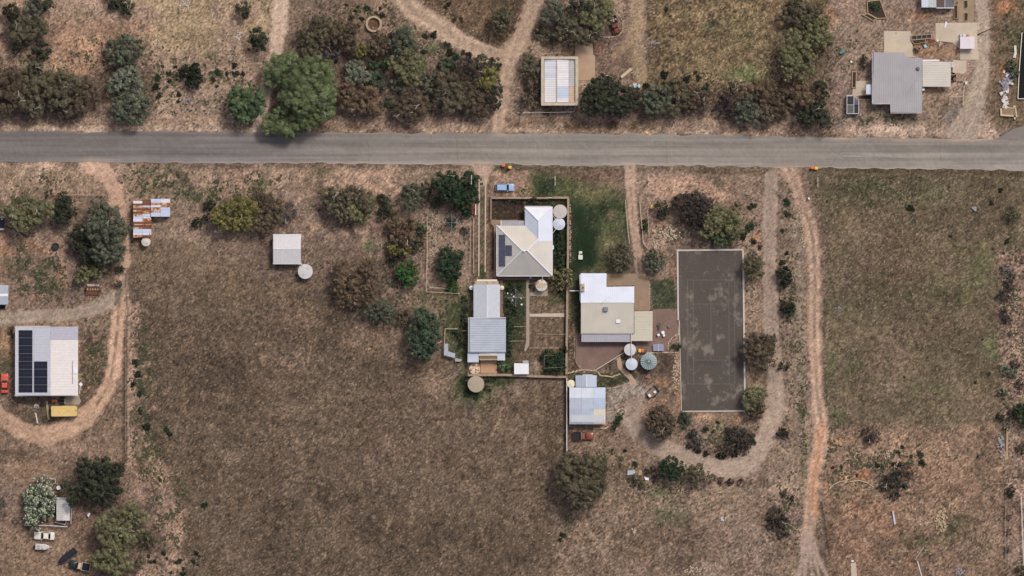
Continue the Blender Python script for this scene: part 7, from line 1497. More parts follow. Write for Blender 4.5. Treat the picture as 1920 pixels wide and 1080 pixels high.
# boats
def boat(name, label, x, y, ang, L, wd, hull, deckm, cover=None, motor=True):
    c = put(name, label, x, y, ang, 'boat'); h = L / 2
    def ring(s, z): return [(-h, -wd / 2 * s, z), (h * .25, -wd / 2 * s, z), (h * .7, -wd * .32 * s, z), (h * (.98 if s > .9 else .9), 0, z + .08), (h * .7, wd * .32 * s, z), (h * .25, wd / 2 * s, z), (-h, wd / 2 * s, z)]
    MB().rings([ring(.55, .45), ring(.85, .65), ring(1.0, 1.15)]).build('hull', hull, c)
    if cover: MB().rings([ring(.97, 1.16), ring(.8, 1.3), ring(.3, 1.42)]).build('cover', cover, c)
    else:
        MB().rings([[(p[0] * .98, p[1] * .96, p[2]) for p in ring(1, 1.152)], [(p[0] * .9, p[1] * .8, p[2]) for p in ring(1, 1.2)]]).build('deck', deckm, c); MB().box(-h * .1, -wd * .3, 1.2, h * .12, wd * .3, 1.45).build('console', deckm, c); MB().box(-h * .75, -wd * .3, 1.2, -h * .4, wd * .3, 1.32).build('seat', M_GREYROOF, c)
    MB().box(-h * .9, -wd * .35, .3, h * .3, -wd * .3, .42).build('trailer_rail', M_ZINC, c); MB().box(-h * .9, wd * .3, .3, h * .3, wd * .35, .42).build('trailer_rail', M_ZINC, c); MB().box(h * .3, -.05, .3, h * 1.25, .05, .4).build('drawbar', M_ZINC, c)
    wheels(c, [(-h * .2, wd / 2 + .05), (-h * .2, -wd / 2 - .05)], .28, .18)
    if motor: MB().rings([plan_ring(-h - .45, -h - .02, .2, .8, .12), plan_ring(-h - .45, -h - .02, .2, 1.4, .12)]).build('outboard_motor', M_BLACK, c)
    return c
boat('boat', 'small white boat with a black outboard on its trailer below the white sedan', 81, 1025, -3, 3.4, 1.35, mat('boat_white', (206, 202, 200), .5, var=.08), mat('boat_deck', (196, 192, 188), .6, var=.08))
boat('boat', 'black-covered silver dinghy on a tilted trailer, bottom left', 126, 1043, 217, 5.2, 1.6, mat('boat_silver', (190, 194, 204), .35, .4), None, mat('black_tarp', (34, 34, 42), .7, var=.2, scale=2), False)
# utility trailer with load
c = put('trailer', 'dark framed box trailer with white boxes in the gravel yard', 1224, 735, 36, 'trailer')
MB().box(-1.4, -.85, .45, 1.2, .85, .55).build('floor', mat('trailer_floor', (134, 114, 98), .9, var=.1), c)
for q in ((-1.4, -.9, 1.2, -.84), (-1.4, .84, 1.2, .9), (1.2, -.9, 1.28, .9), (-1.44, -.9, -1.38, .9)): MB().box(q[0], q[1], .45, q[2], q[3], .85 if q[0] < 1 else 1.15).build('side', M_BLACK, c)
MB().box(-2.3, -.05, .4, -1.4, .05, .5).build('drawbar', M_BLACK, c); wheels(c, [(-.1, .98), (-.1, -.98)], .3, .18)
MB().pprism([(1214.5, 740.5), (1218, 737.8), (1221, 742.5), (1217.6, 745)], .56, .95).thing('white_box', M_WHITE, 'white box at the lower end of the dark framed trailer', 'box')
MB().lathe(X(1227.6), Y(735), [(.32, .56), (.32, .9), (.28, .95)], 16).thing('white_drum', M_WHITE, 'white round drum standing in the dark framed trailer', 'drum')
# rusty slatted trailer (left)
c = empty('rusty_trailer', W(174, 543, 0), 'rusty slatted trailer with a pale end by the left track', 'trailer')
for k in range(5): MB().pbox(162.5, 537.6 + k * 3.1, 186, 539.7 + k * 3.1, .55, .62).build('slat', M_RUST, c)
MB().pbox(164, 532.4, 186.6, 536.8, .6, .72).build('toolbox', mat('pale_lid', (166, 160, 158), .6, var=.1), c)
for q in (rect(161.6, 537, 162.3, 553.6), rect(186.3, 537, 187, 553.6)): MB().pprism(q, .4, .95).build('side', M_RUST, c)
for k in range(5): MB().pbox(163.6 + k * 4.8, 541.2, 165.6 + k * 4.8, 543.2, .63, .68).build('bolt_block', M_PALETIMBER, c)
for x_ in (160.8, 187.8): MB().wheel(X(174), Y(545), .3, .3, .2).build('wheel', M_TYRE, c).location = ((x_ - 174) * S, 0, 0)
# vehicle parts at the left edge
c = empty('flat_trailer', W(0, 418, 0), 'dark flat trailer with pale bars cut by the left edge', 'trailer')
MB().pbox(-16, 404, 8.5, 431, .4, .5).build('floor', mat('dark_bed', (52, 46, 52), .7, var=.2), c); MB().pbox(-16, 428, 8.4, 431.5, .51, .75).build('end_bar', M_ZINC, c); MB().pbox(-16, 406, 9, 408.4, .51, .7).build('end_bar', M_ZINC, c); MB().pbox(3, 404, 5, 412, .7, .8).build('bracket', M_WHITE, c)

# ================================================================== STREET FURNITURE
def wheelie_bin(label, x, y, lid, ang=0, body=(52, 66, 56)):
    c = put('wheelie_bin', label, x, y, ang, 'bin'); c['group'] = 'wheelie bins'
    MB().rings([plan_ring(-.24, .24, .22, .08, .06), plan_ring(-.32, .32, .28, .95, .08)]).build('body', mat('bin_body_%d_%d_%d' % body, body, .6), c)
    lm = mat('bin_lid_%d_%d_%d' % lid, lid, .5, var=.04); MB().rings([plan_ring(-.37, .38, .32, .95, .1), plan_ring(-.36, .36, .31, 1.0, .1), plan_ring(-.25, .2, .22, 1.06, .1)]).build('lid', lm, c)
    MB().tube((-.4, -.22, .95), (-.4, .22, .95), .025).build('handle', lm, c)
    for s in (-1, 1): MB().wheel(-.28, s * .24, .1, .1, .05).build('wheel', M_TYRE, c)
ORB, YEL, RED_ = (214, 106, 76), (224, 186, 76), (190, 76, 62)
wheelie_bin('orange-lidded bin at the kerb above the blue wagon', 943.8, 310.2, ORB, 10); wheelie_bin('yellow-lidded bin at the kerb above the blue wagon', 956, 313.8, YEL, -5)
wheelie_bin('red-lidded bin on the verge beside the red dirt track mouth', 1522.5, 314.4, ORB, 0); wheelie_bin('yellow-lidded bin on the verge beside the red dirt track mouth', 1530.3, 315.6, YEL, 4)
wheelie_bin('yellow-lidded bin left of the dark shrub by the twin wheel driveway', 1222, 388, YEL, 80); wheelie_bin('yellow-lidded bin among the spreading roadside tree', 867, 343, YEL, 40)
wheelie_bin('yellow-lidded bin between the zinc tank and the folding table', 1199.5, 657.3, YEL, 90); wheelie_bin('orange-lidded bin next to the yellow one by the zinc tank', 1205, 657.3, ORB, 90); wheelie_bin('dark-lidded bin at the right of the bin row by the zinc tank', 1210.5, 657.6, (92, 84, 96), 90)
M_POLE = mat('pole_timber', (116, 100, 88), .9, var=.12); M_ARM = mat('crossarm', (188, 180, 166), .8, var=.08)
PG = 'power poles along the road'
def pole(label, x, y, ln=2.2):
    c = empty('power_pole', W(x, y, 0), label, 'power pole', PG)
    MB().tube(W(x, y, -.3), W(x, y, 8.6), .15, .11, 8).build('pole', M_POLE, c)
    MB().box(X(x) - .16, Y(y) - ln / 2, 8.2, X(x) + .0, Y(y) + ln / 2, 8.38).build('crossarm', M_ARM, c)
    for k in (-.45, -.2, .2, .45): MB().tube((X(x) - .08, Y(y) + ln * k, 8.38), (X(x) - .08, Y(y) + ln * k, 8.58), .05, .03, 6).build('insulator', M_WHITE, c)
    return c
pole('power pole on the verge above the dark brown gum', 543, 335); pole('power pole beside the spreading tree and twin wheel strips', 885, 338); pole('power pole at the top of the green lawn', 1041, 340); pole('power pole right of the twin wheel driveway', 1215, 341); pole('power pole right of the red dirt track mouth', 1531, 343)
pole('power pole on the dry verge above the wide khaki gum, far left', 80, 330, 1.6)
MB().tube(W(1531, 343, 8.2), W(1585, 270, 6.2), .02, .02, 5).tube(W(1585, 270, 6.2), W(1640, 192, 4.0), .02, .02, 5).thing('service_wire', M_BLACK, 'dark service wire crossing the road to the grey-roofed house', 'wire')
c = empty('leaning_pole', W(1860, 53, 0), 'dark leaning timber pole across the right gravel driveway', 'pole'); MB().tube(W(1859.5, 53.5, 2.6), W(1833, 65, .1), .09, .12, 8).build('shaft', mat('dark_timber', (58, 48, 44), .9), c); MB().tube(W(1859, 53.7, -.2), W(1859, 53.7, 2.7), .08).build('post', mat('dark_timber', (58, 48, 44), .9), c)

# fences
rail_fence('wire_fence', 'thin wire fence below the grove above the road', [(720, 206), (800, 205.5), (940, 206)], 1.1, 28, M_WIRE, 0.03)
rail_fence('wire_fence', 'pale rail fence below the parapet shed', [(970, 211), (1030, 211), (1076, 210), (1080, 198)], 1.0, 18, M_PIPE, 0.05, 1)
rail_fence('wire_fence', 'low timber fence above the dark green double tree, left', [(100, 365), (150, 365.5), (200, 366)], 0.8, 20, M_TIMBER, 0.08, 1)
rail_fence('wire_fence', 'wire fence along the left edge of the dry paddock', [(236, 560), (236.5, 700), (235, 850)], 1.1, 30, M_WIRE, 0.025)
rail_fence('wire_fence', 'pale fence line left of the clothes line yard', [(801, 405), (801, 470), (799, 547), (862, 550.5)], 1.1, 24, M_PALETIMBER, 0.06)
rail_fence('wire_fence', 'timber rail across the foot of the clothes line yard', [(805, 539), (840, 541)], .9, 18, M_PALETIMBER, 0.07, 1)
rail_fence('wire_fence', 'fence between the clothes line yard and the wheel strips', [(888, 410), (888, 512)], 1.1, 24, M_PALETIMBER, 0.06)
rail_fence('wire_fence', 'wire fence right of the mauve bush in the clothes line yard', [(882, 425), (881, 500)], 1.1, 24, M_PALETIMBER, 0.05)
rail_fence('wire_fence', 'pale left fence of the twin wheel driveway', [(1172.5, 375), (1176, 420), (1180, 456)], 1.0, 16, M_PALETIMBER, 0.07)
rail_fence('wire_fence', 'pale right fence of the twin wheel driveway', [(1199.5, 375), (1202, 410), (1206, 454), (1214, 466)], 1.0, 16, M_PALETIMBER, 0.07)
rail_fence('wire_fence', 'thin fence beside the green bush right of the twin wheel driveway', [(1214, 394), (1217, 444)], 1.0, 18, M_PALETIMBER, 0.05)
rail_fence('wire_fence', 'post and wire fence right of the red dirt track', [(1541, 945), (1549, 1000), (1556, 1040)], 1.0, 20, mat('dark_timber', (58, 48, 44), .9), 0.04)
rail_fence('wire_fence', 'post and wire fence near the lower right edge', [(1886, 930), (1884, 980), (1886, 1050)], 1.0, 24, M_WIRE, 0.04)
rail_fence('wire_fence', 'tall pale fence cut by the lower right edge', [(1914, 930), (1917, 1010), (1919, 1060)], 1.4, 20, M_PIPE, 0.08)
rail_fence('wire_fence', 'thin garden bed rail left of the garden path', [(957, 639.5), (984, 639.3)], .5, 12, M_PALETIMBER, 0.05, 1)
rail_fence('wire_fence', 'thin upper garden rail left of the garden path', [(958, 612.5), (986, 612)], .5, 12, M_PALETIMBER, 0.04, 1)
rail_fence('wire_fence', 'thin rail across the vegetable plot right of the garden path', [(993, 652.5), (1048, 652.5)], .5, 16, M_PALETIMBER, 0.05, 1)
rail_fence('wire_fence', 'upper thin rail across the vegetable plot', [(1005, 626), (1060, 627)], .5, 16, M_PALETIMBER, 0.04, 1)
rail_fence('plant_frame', 'square pale frame around the dark round garden tree', [(1056, 688), (1020, 690), (1020.5, 666.5), (1038, 666)], 3.3, 30, mat('frame_wire', (150, 150, 134), .7), 0.03, 1, .03, 'frame')
rail_fence('wire_fence', 'rail fence right of the cream carport', [(1788, 150), (1806, 151)], .9, 9, M_PALETIMBER, 0.06)
rail_fence('pipe_gate', 'three-sided pipe frame below the cream carport', [(1780.5, 197), (1780.5, 181.5), (1806, 181.5), (1806, 197)], .9, 20, M_PALETIMBER, 0.07, 1, .06, 'frame')
rail_fence('wire_fence', 'pale curved rail from the white box to the pipe frame', [(1811, 153), (1807, 165), (1806, 181)], .9, 12, M_PIPE, 0.06, 1)

def clothesline(label, x, y, r, h=1.9):
    c = empty('clothes_line', W(x, y, 0), label, 'clothes line'); MB().tube(W(x, y, -.2), W(x, y, h), .05, .04, 7).build('mast', M_PIPE, c)
    cm = mat('line_steel', (146, 150, 138), .6); MB().tube(W(x - r, y, h), W(x + r, y, h), .035).build('arm', cm, c); MB().tube(W(x, y - r, h), W(x, y + r, h), .035).build('arm', cm, c)
    for f in (.45, .7, .95):
        w_ = MB(); p = [W(x - r * f, y, h), W(x, y - r * f, h), W(x + r * f, y, h), W(x, y + r * f, h)]
        for i in range(4): w_.tube(p[i], p[(i + 1) % 4], .008, .008, 4)
        w_.build('line', M_FRAME, c)
    return c
clothesline('large clothes line with pale cross arms in the wire yard', 847, 417.5, 16.5, 2.4); clothesline('clothes line with cross arms in the garden below the hip-roofed house', 967, 558, 17, 2.2)
for k, (x, y, r) in enumerate(((952, 550, 1.5), (959, 552, 1.3), (977, 559, 1.4), (963, 556, 1.6), (978, 571, 2.0), (956, 586, 1.4), (961, 563, 1.5))):
    mb = MB(); mb.lathe(X(x), Y(y), [(r * S * .7, -.05), (r * S, .25), (r * S * .8, .32)], 10); mb.thing('pot_plant', M_WHITE, f'{ORD[[1,2,5,4,6,0,3][k]]} of the white pots around the garden clothes line', 'pot', 'white garden pots')
# red gate by the wheel strips
c = empty('red_gate', W(888, 392, 0), 'red slatted gate with a white bar beside the wheel strips', 'gate'); rm_ = mat('red_paint', (156, 66, 60), .6, var=.12)
for k in range(6): MB().pbox(884.2, 384 + k * 3, 890.4, 386.2 + k * 3, .5, .58).build('slat', rm_, c)
MB().pbox(891, 383.5, 892.6, 402.5, .4, 1.1).build('bar', M_WHITE, c)
MB().pbox(885.4, 384.5, 886.4, 402, -.1, .48).build('stand', rm_, c)

# stone ring
c = empty('stone_ring', W(701, 44, 0), 'round stone ring with brown soil inside, top centre-left', 'garden bed')
for k in range(20):
    a0, a1 = 2 * math.pi * k / 20 + .012, 2 * math.pi * (k + 1) / 20 - .012
    MB().prism([(X(701) + R_ * S * math.cos(a), Y(45.2) + R_ * S * math.sin(a)) for R_, a in ((11.4, a0), (15.4, a0), (15.4, a1), (11.4, a1))], -.2, .95 + random.uniform(-.03, .03)).build('stone', mat('ring_stone', (176, 156, 136), .95, var=.14, scale=2), c)
MB().lathe(X(701), Y(45.2), [(11.6 * S, -.2), (11.6 * S, .25)], 24).build('soil', mat('bed_soil', (96, 74, 58), .95, var=.3, scale=2.5, rust=.25, rust_rgb=(158, 134, 112), rust_scale=1.5), c)
# black round tub
c = empty('fire_pit', W(104, 462.5, 0), 'black round open tub on the bare ground, left', 'tub'); MB().lathe(X(104), Y(462.5), [(6.6 * S, -.1), (7 * S, .55), (6.3 * S, .55), (5.9 * S, .15)], 22, True, False).build('wall', M_BLACK, c, True); MB().lathe(X(104), Y(462.5), [(5.8 * S, .1), (5.8 * S, .2)], 20).build('contents', mat('dark_water', (52, 58, 60), .15, var=.3, scale=2), c)

# garden beds (right house)
def bed(label, pts, w=1.3, h=.4, soil=None, m=None):
    cx = sum(p[0] for p in pts) / len(pts); cy = sum(p[1] for p in pts) / len(pts); c = empty('garden_bed', W(cx, cy, 0), label, 'garden bed')
    MB().pprism([(cx + (p[0] - cx) * .97, cy + (p[1] - cy) * .97) for p in pts], -.2, h - .12).build('soil', soil or M_DARKVOID, c)
    for i in range(len(pts)):
        a, d = pts[i], pts[(i + 1) % len(pts)]; l = math.hypot(d[0] - a[0], d[1] - a[1]); ux, uy = (d[0] - a[0]) / l * w / 2, (d[1] - a[1]) / l * w / 2
        MB().pprism([(a[0] - uy + ux, a[1] + ux + uy), (d[0] - uy + ux * .8, d[1] + ux + uy * .8), (d[0] + uy + ux * .8, d[1] - ux + uy * .8), (a[0] + uy + ux, a[1] - ux + uy)], -.2, h + i * .004).build('board', m or M_TIMBER, c)
    return c
bed('triangular garden bed with timber edging near the top edge', [(1626, 3), (1650, 0), (1662, 34), (1645, 34.5), (1627, 25)], 1.4)
bed('small slanted timber bed attached to the triangular garden bed', [(1617, 27.5), (1627, 26), (1644, 35), (1637, 39)], 1.4)
bed('narrow upright timber bed left of the grey-roofed house', [(1598, 134.5), (1605.5, 134.5), (1604.5, 164.5), (1597.5, 164.5)], 1.4)
bed('long raised bed with four compartments right of the concrete pad', [(1709, 67), (1746, 64), (1746.5, 71.5), (1709, 75)], 1.3, .5, None, M_CONC2)
bed('dark low bed below the four-compartment raised bed', [(1709, 76), (1735, 73.5), (1735, 79), (1714, 83)], .9)
bed('brown bark bed right of the four-compartment raised bed', [(1738, 73), (1752, 74), (1755, 78.5), (1740, 84)], .8, .2, mat('bark_mulch', (112, 72, 50), .95, var=.25, scale=4))
for k in range(1, 4): MB().pprism([(1709 + k * 9.3, 66.6 - k * .75), (1709.8 + k * 9.3, 66.6 - k * .75), (1709.8 + k * 9.3, 74.4 - k * .9), (1709 + k * 9.3, 74.4 - k * .9)], .3, .52).thing('bed_divider', M_CONC2, f'{ORD[k - 1]} of the cross dividers in the long raised bed', 'divider', 'raised bed dividers')
bed('slim hedge bed between the greenhouse and the grey-roofed house', [(1610, 179), (1634, 178.5), (1634, 186), (1610, 186.5)], .9)
bed('open timber square beside the greenhouse', [(1621.5, 197), (1629.5, 196.5), (1629.5, 206), (1621.5, 206.5)], .8, .2, mat('mulch', (118, 100, 84), .95, var=.2, scale=3))
bed('narrow soil bed at the upper right of the workshop', [(1788.5, 10), (1795, 10), (1795, 35), (1788.5, 35)], .9)
bed('upper dark oval bed on the stained slab', [(1807.5, 1), (1814, 1), (1814.5, 13), (1811, 16.5), (1807.5, 14)], .7, .2); bed('lower dark oval bed on the stained slab', [(1807.5, 25), (1813, 23.5), (1815, 27), (1814, 38), (1808, 39)], .7, .2)
# black pond at the right edge
c = empty('lined_pond', W(1920, 135, 0), 'black lined pond with a pale rim cut by the right edge', 'pond')
MB().pprism([(1917, 62), (1985, 50), (1985, 183), (1909.5, 184.5), (1912, 130)], -.2, .12).build('water', mat('black_water', (16, 19, 16), .12, var=.3, scale=.5), c)
for a, d in (((1916, 61), (1911, 130)), ((1911, 130), (1908.3, 185)), ((1908.3, 185.4), (1985, 183.8))): 
    l = math.hypot(d[0] - a[0], d[1] - a[1]); ux, uy = (d[0] - a[0]) / l * .7, (d[1] - a[1]) / l * .7
    MB().pprism([(a[0] - uy, a[1] + ux), (d[0] - uy, d[1] + ux), (d[0] + uy, d[1] - ux), (a[0] + uy, a[1] - ux)], -.2, .5).build('rim', M_PIPE, c)
# timber bay by the road
c = empty('timber_bay', W(1891, 212, 0), 'tumbled timber-sided bay of soil near the road, far right', 'bay')
MB().pprism([(1880, 202), (1904, 203), (1905, 217), (1879, 216)], -.2, .35).build('soil', mat('tan_soil', (142, 120, 98), .95, var=.15, scale=2), c)
for q in ([(1879, 201), (1902, 202), (1902, 203.6), (1879, 202.8)], [(1879, 214.5), (1900, 216), (1900, 219), (1879, 217.5)], [(1875, 204), (1878.4, 203), (1879, 218), (1875.5, 217)], [(1902.6, 203), (1905, 203), (1907, 219), (1904.5, 220)], [(1899.5, 198), (1904, 198), (1904, 201.6), (1899.5, 201.6)], [(1901, 219.4), (1904, 219.4), (1904, 224), (1901, 224)]):
    MB().pprism(q, -.2, .55 + random.uniform(-.04, .04)).build('sleeper', M_PALETIMBER, c)
# rubble and scrap
def rubble(label, x, y, rx, ry, n, m, r=(0.10, 0.25), seed=1, name='rock_pile', cat='rocks', h=.2):
    mb = MB(); rg = random.Random(seed)
    for k in range(n):
        a = rg.uniform(0, 6.28); q = math.sqrt(rg.random()) * rg.uniform(.6, 1.1); rock(mb, X(x + rx * q * math.cos(a)), Y(y + ry * q * math.sin(a)), rg.uniform(*r), rg, h)
    return mb.thing(name, m, label, cat, None, 'stuff')
M_RUB = mat('pale_rubble', (206, 200, 196), .9, var=.2, scale=1.2); M_RUBG = mat('grey_rubble', (150, 146, 152), .9, var=.2, scale=1.5)
rubble('pale rubble heap beside the black pond, lower part', 1884, 188, 7, 18, 46, M_RUB, (.12, .4), 1); rubble('grey rubble heap beside the black pond, middle part', 1884, 158, 9, 14, 60, M_RUBG, (.12, .42), 2); rubble('white rubble scraps above the grey heap by the pond', 1893, 140, 8, 20, 26, M_RUB, (.1, .45), 3)
for k, (p, z, lb) in enumerate((([(1901, 86), (1905.5, 84.5), (1906, 100), (1904, 109), (1899, 108), (1902, 98)], .35, 'largest white crumpled sheet beside the pond rim'), ([(1893, 151), (1898, 145), (1901.5, 148), (1897, 153.5)], .4, 'square white scrap sheet in the middle of the rubble'), ([(1881, 131), (1885, 132), (1884, 138), (1880, 136)], .35, 'small white scrap sheet at the top of the grey rubble'), ([(1884, 191), (1891, 189), (1890, 194), (1886, 200), (1883, 199)], .35, 'white scrap sheet at the foot of the rubble'), ([(1874, 174), (1880, 171), (1882, 175), (1877, 180)], .35, 'white scrap sheet at the left of the rubble'), ([(1889, 166), (1892, 165), (1891, 175), (1888, 174)], .35, 'slim white scrap strip inside the rubble'))):
    MB().pprism(p, .15, z).thing('scrap_sheet', M_RUB, lb, 'scrap')
rubble('white limestone rubble in the garden above the tennis court', 1252, 440, 26, 14, 120, M_LIME, (.08, .22), 4); rubble('limestone pieces running down to the grey-green driveway tree', 1230, 462, 6, 14, 34, M_LIME, (.08, .22), 5)
rubble('pale stone pile on the lower right red ground', 1765, 972, 14, 24, 120, mat('buff_rubble', (178, 158, 130), .95, var=.2, scale=1.5), (.1, .32), 6)
rubble('white stones near the top edge left of the round dark shrub', 346, 8, 13, 12, 60, M_RUB, (.06, .18), 7); rubble('white stones beside the dark bush by the northern track', 448, 66, 10, 12, 30, M_RUB, (.06, .16), 8); rubble('white stones under the upper left saltbushes', 352, 188, 14, 8, 26, M_RUBG, (.06, .2), 9)
rubble('pale stones at the bottom edge, lower middle', 1300, 1070, 20, 9, 70, M_LIME, (.06, .18), 10); rubble('small pale stones in the lower middle scrub', 1356, 974, 8, 6, 14, M_RUB, (.08, .2), 11); rubble('two clusters of pale stones below the low olive shrub', 1190, 995, 6, 8, 16, M_LIME, (.08, .24), 12)
rubble('stones along the foot of the right edge scrub line', 1905, 640, 12, 70, 70, M_LIME, (.06, .2), 13); rubble('stony scatter on the left verge of the loop driveway', 1412, 560, 12, 50, 50, M_LIME, (.06, .16), 14); rubble('stony scatter along the left of the red dirt track', 1503, 400, 8, 60, 80, M_LIME, (.05, .16), 15)
rubble('broken stone edging between the tank yard and the tennis court', 1268, 700, 8, 40, 90, M_LIME, (.08, .2), 16); rubble('white stones in the clothes line yard', 812, 450, 10, 50, 50, M_RUB, (.05, .14), 17); rubble('pale stones by the deserted ring below the red track', 1665, 852, 14, 10, 26, M_LIME, (.06, .2), 18); rubble('grey stones in the bottom edge pile, lower right', 1800, 1074, 9, 9, 40, M_RUBG, (.1, .25), 19)
rubble('tumbled stones around the leaning timber at the right edge', 1876, 835, 7, 26, 44, M_RUBG, (.12, .36), 20); rubble('rock and flower border along the long stone wall', 1069, 440, 2.2, 60, 120, mat('flower_border', (186, 160, 150), .9, var=.3, scale=6), (.06, .15), 21, 'flower_border', 'flowers', .25); rubble('red flowering clump at the long stone wall beside the tanks', 1068, 409, 3.6, 5, 26, mat('red_flowers', (166, 62, 60), .8, var=.2, scale=6), (.08, .18), 22, 'flower_clump', 'flowers', .6)
# loose things
def slab(name, label, pts, z0, z1, m, cat): return MB().pprism(pts, z0, z1).thing(name, m, label, cat)
slab('trough', 'long pale timber trough right of the large dark gum', [(1163, 143), (1182, 127), (1185.6, 131), (1166.5, 147)], 0, .6, M_PALETIMBER, 'trough')
slab('tarp', 'crumpled pale blue tarp above the large dark gum', [(1186, 157), (1194, 156), (1201, 159), (1200, 164), (1190, 165)], 0, .35, mat('blue_tarp', (188, 202, 206), .6, var=.1, scale=2), 'tarp')
slab('concrete_stub', 'thin curved white kerb at the top of the large dark gum', [(1131, 141.5), (1141, 141.2), (1150, 144), (1149.5, 145.2), (1140, 142.6), (1131, 142.8)], 0, .15, M_PIPE, 'kerb')
MB().pprism([(1078, 80), (1111, 80.5), (1112, 102), (1116, 106), (1115.5, 151), (1084.5, 150), (1080, 107), (1078, 107)], -.2, .05).structure('concrete_pad', mat('pinkish_pad', (172, 148, 126), .9, var=.1, scale=.4, var2=.06))
slab('wheelbarrow_bin', 'teal barrel lying on the bare ground right of the feathery gum', [(1574, 98.5), (1582, 94), (1584.5, 97), (1576, 101.5)], 0, .5, mat('teal_plastic', (72, 142, 142), .5), 'barrel')
slab('garden_chair', 'pale blue chair on the bare ground below the raised bed', [(1731, 85), (1736, 83.5), (1739, 88), (1734, 90.5)], 0, .5, mat('chair_blue', (156, 182, 190), .5), 'chair')
slab('white_stone', 'single white stone left of the grey-roofed house', [(1594.5, 114), (1598.5, 115), (1597, 118), (1594.5, 117.5)], 0, .25, M_WHITE, 'stone')
slab('leaning_plank', 'pale plank lying across the right slab toward the workshop', [(1773, 40), (1776, 42), (1772.5, 52), (1770, 52)], .05, .25, M_WHITE, 'plank')
slab('leaning_plank', 'long narrow timber plank lying on the right slab', [(1767, 64), (1768.6, 64.4), (1762, 87), (1760.4, 86.5)], .05, .2, M_PALETIMBER, 'plank')
slab('white_pail', 'small white pail beside the four-compartment bed', [(1756, 75), (1759, 75), (1759, 78), (1756, 78)], 0, .4, M_WHITE, 'pail')
slab('white_box', 'white box on the curved rail right of the carport', [(1809, 153), (1813.5, 153), (1812, 158), (1809, 157.5)], 0, .7, M_WHITE, 'box')
c = empty('garden_bench', W(1089, 478, 0), 'white garden seat on the dark green lawn', 'bench'); MB().pbox(1084.5, 478, 1092.5, 486.5, .35, .45).build('seat', M_PIPE, c); MB().pbox(1085.5, 471, 1091.5, 475.5, .3, .7).build('backrest', M_PIPE, c); MB().pbox(1085.5, 475.7, 1088, 477.8, .3, .5).build('arm', M_PIPE, c)
for x, y in ((1085, 479), (1092, 479), (1085, 486), (1092, 486)): MB().tube(W(x, y, -.1), W(x, y, .35), .04).build('leg', M_PIPE, c)
def round_table(label, x, y, r, m):
    c = empty('round_table', W(x, y, 0), label, 'table'); MB().lathe(X(x), Y(y), [(r * S, .68), (r * S, .73)], 18).build('top', m, c); MB().lathe(X(x), Y(y), [(.25, -.02), (.05, .08), (.05, .68)], 10).build('pedestal', m, c)
def chair(label, x, y, ang, m, w=.45):
    c = put('garden_chair', label, x, y, ang, 'chair'); MB().box(-w / 2, -w / 2, .42, w / 2, w / 2, .46).build('seat', m, c); MB().box(-w / 2 - .05, -w / 2, .46, -w / 2, w / 2, .9).build('backrest', m, c)
    for a in (-1, 1):
        for d in (-1, 1): MB().box(a * (w / 2 - .04) - .02, d * (w / 2 - .04) - .02, 0, a * (w / 2 - .04) + .02, d * (w / 2 - .04) + .02, .42).build('leg', m, c)
round_table('white round table on the right brick paving', 1243, 623.5, 3.2, M_WHITE); chair('white chair tucked behind the white round table', 1245, 628.5, 60, M_WHITE); chair('white chair left of the white round table', 1235, 628, 20, M_WHITE, .5)
round_table('dark wire table on the right brick paving', 1236, 608.5, 3.4, mat('dark_wire', (84, 82, 84), .6)); chair('dark wire chair below the dark wire table', 1236, 614.5, 80, mat('dark_wire', (84, 82, 84), .6)); chair('dark wire chair alone at the right of the brick paving', 1254, 611.5, 130, mat('wire_brown', (126, 112, 106), .6), .55)
c = empty('games_table', W(1234, 651, 0), 'grey-blue folding table with a white centre line', 'table'); gm = mat('table_slate', (138, 140, 164), .5, var=.06)
MB().pbox(1224.5, 645, 1234, 658, .74, .78).build('top', gm, c); MB().pbox(1235, 645, 1244.5, 658, .74, .78).build('top', gm, c); MB().pbox(1234.2, 644.5, 1234.8, 658.5, .7, .9).build('net', M_WHITE, c)
for x, y in ((1226, 646.5), (1243, 646.5), (1226, 656.5), (1243, 656.5)): MB().tube(W(x, y, 0), W(x, y, .74), .03).build('leg', M_BLACK, c)
rubble('heap of bricks and scrap below the green ribbed tank', 1215, 706, 6, 4, 26, mat('scrap_brick', (150, 116, 104), .9, var=.3, scale=4), (.1, .25), 24, 'brick_heap', 'bricks')
slab('slat_pallet', 'brown timber pallet below the large solar shed', [(34.5, 757), (42.5, 757), (42.5, 769.5), (34.5, 769.5)], 0, .15, mat('pallet_brown', (126, 100, 86), .9, var=.2, scale=5), 'pallet')
slab('white_plank', 'white plank on the dark ground below the solar shed', [(66, 774.5), (68, 774), (71.6, 793.5), (69.6, 794)], 0, .15, M_PIPE, 'plank')
slab('steel_beam', 'left of two long pale beams beside the yellow container', [(86, 752), (87.2, 752), (91.4, 787), (90, 787.2)], 0, .2, M_PALETIMBER, 'beam'); slab('steel_beam', 'right of two long pale beams beside the yellow container', [(88, 751.6), (89.2, 751.6), (93, 786.6), (91.8, 786.8)], 0, .22, M_PALETIMBER, 'beam')
rubble('pale machine scraps on the dark ground below the solar shed', 68, 761, 6, 4.5, 14, mat('scrap_grey', (184, 180, 174), .7, var=.15), (.15, .4), 25, 'scrap_heap', 'scrap', .3)
slab('metal_trough', 'pale blue metal trough on the lower right red ground', [(1672.6, 958.5), (1675.4, 958), (1679.8, 982.5), (1676.6, 984)], 0, .45, mat('trough_blue', (186, 190, 212), .4, .2), 'trough')
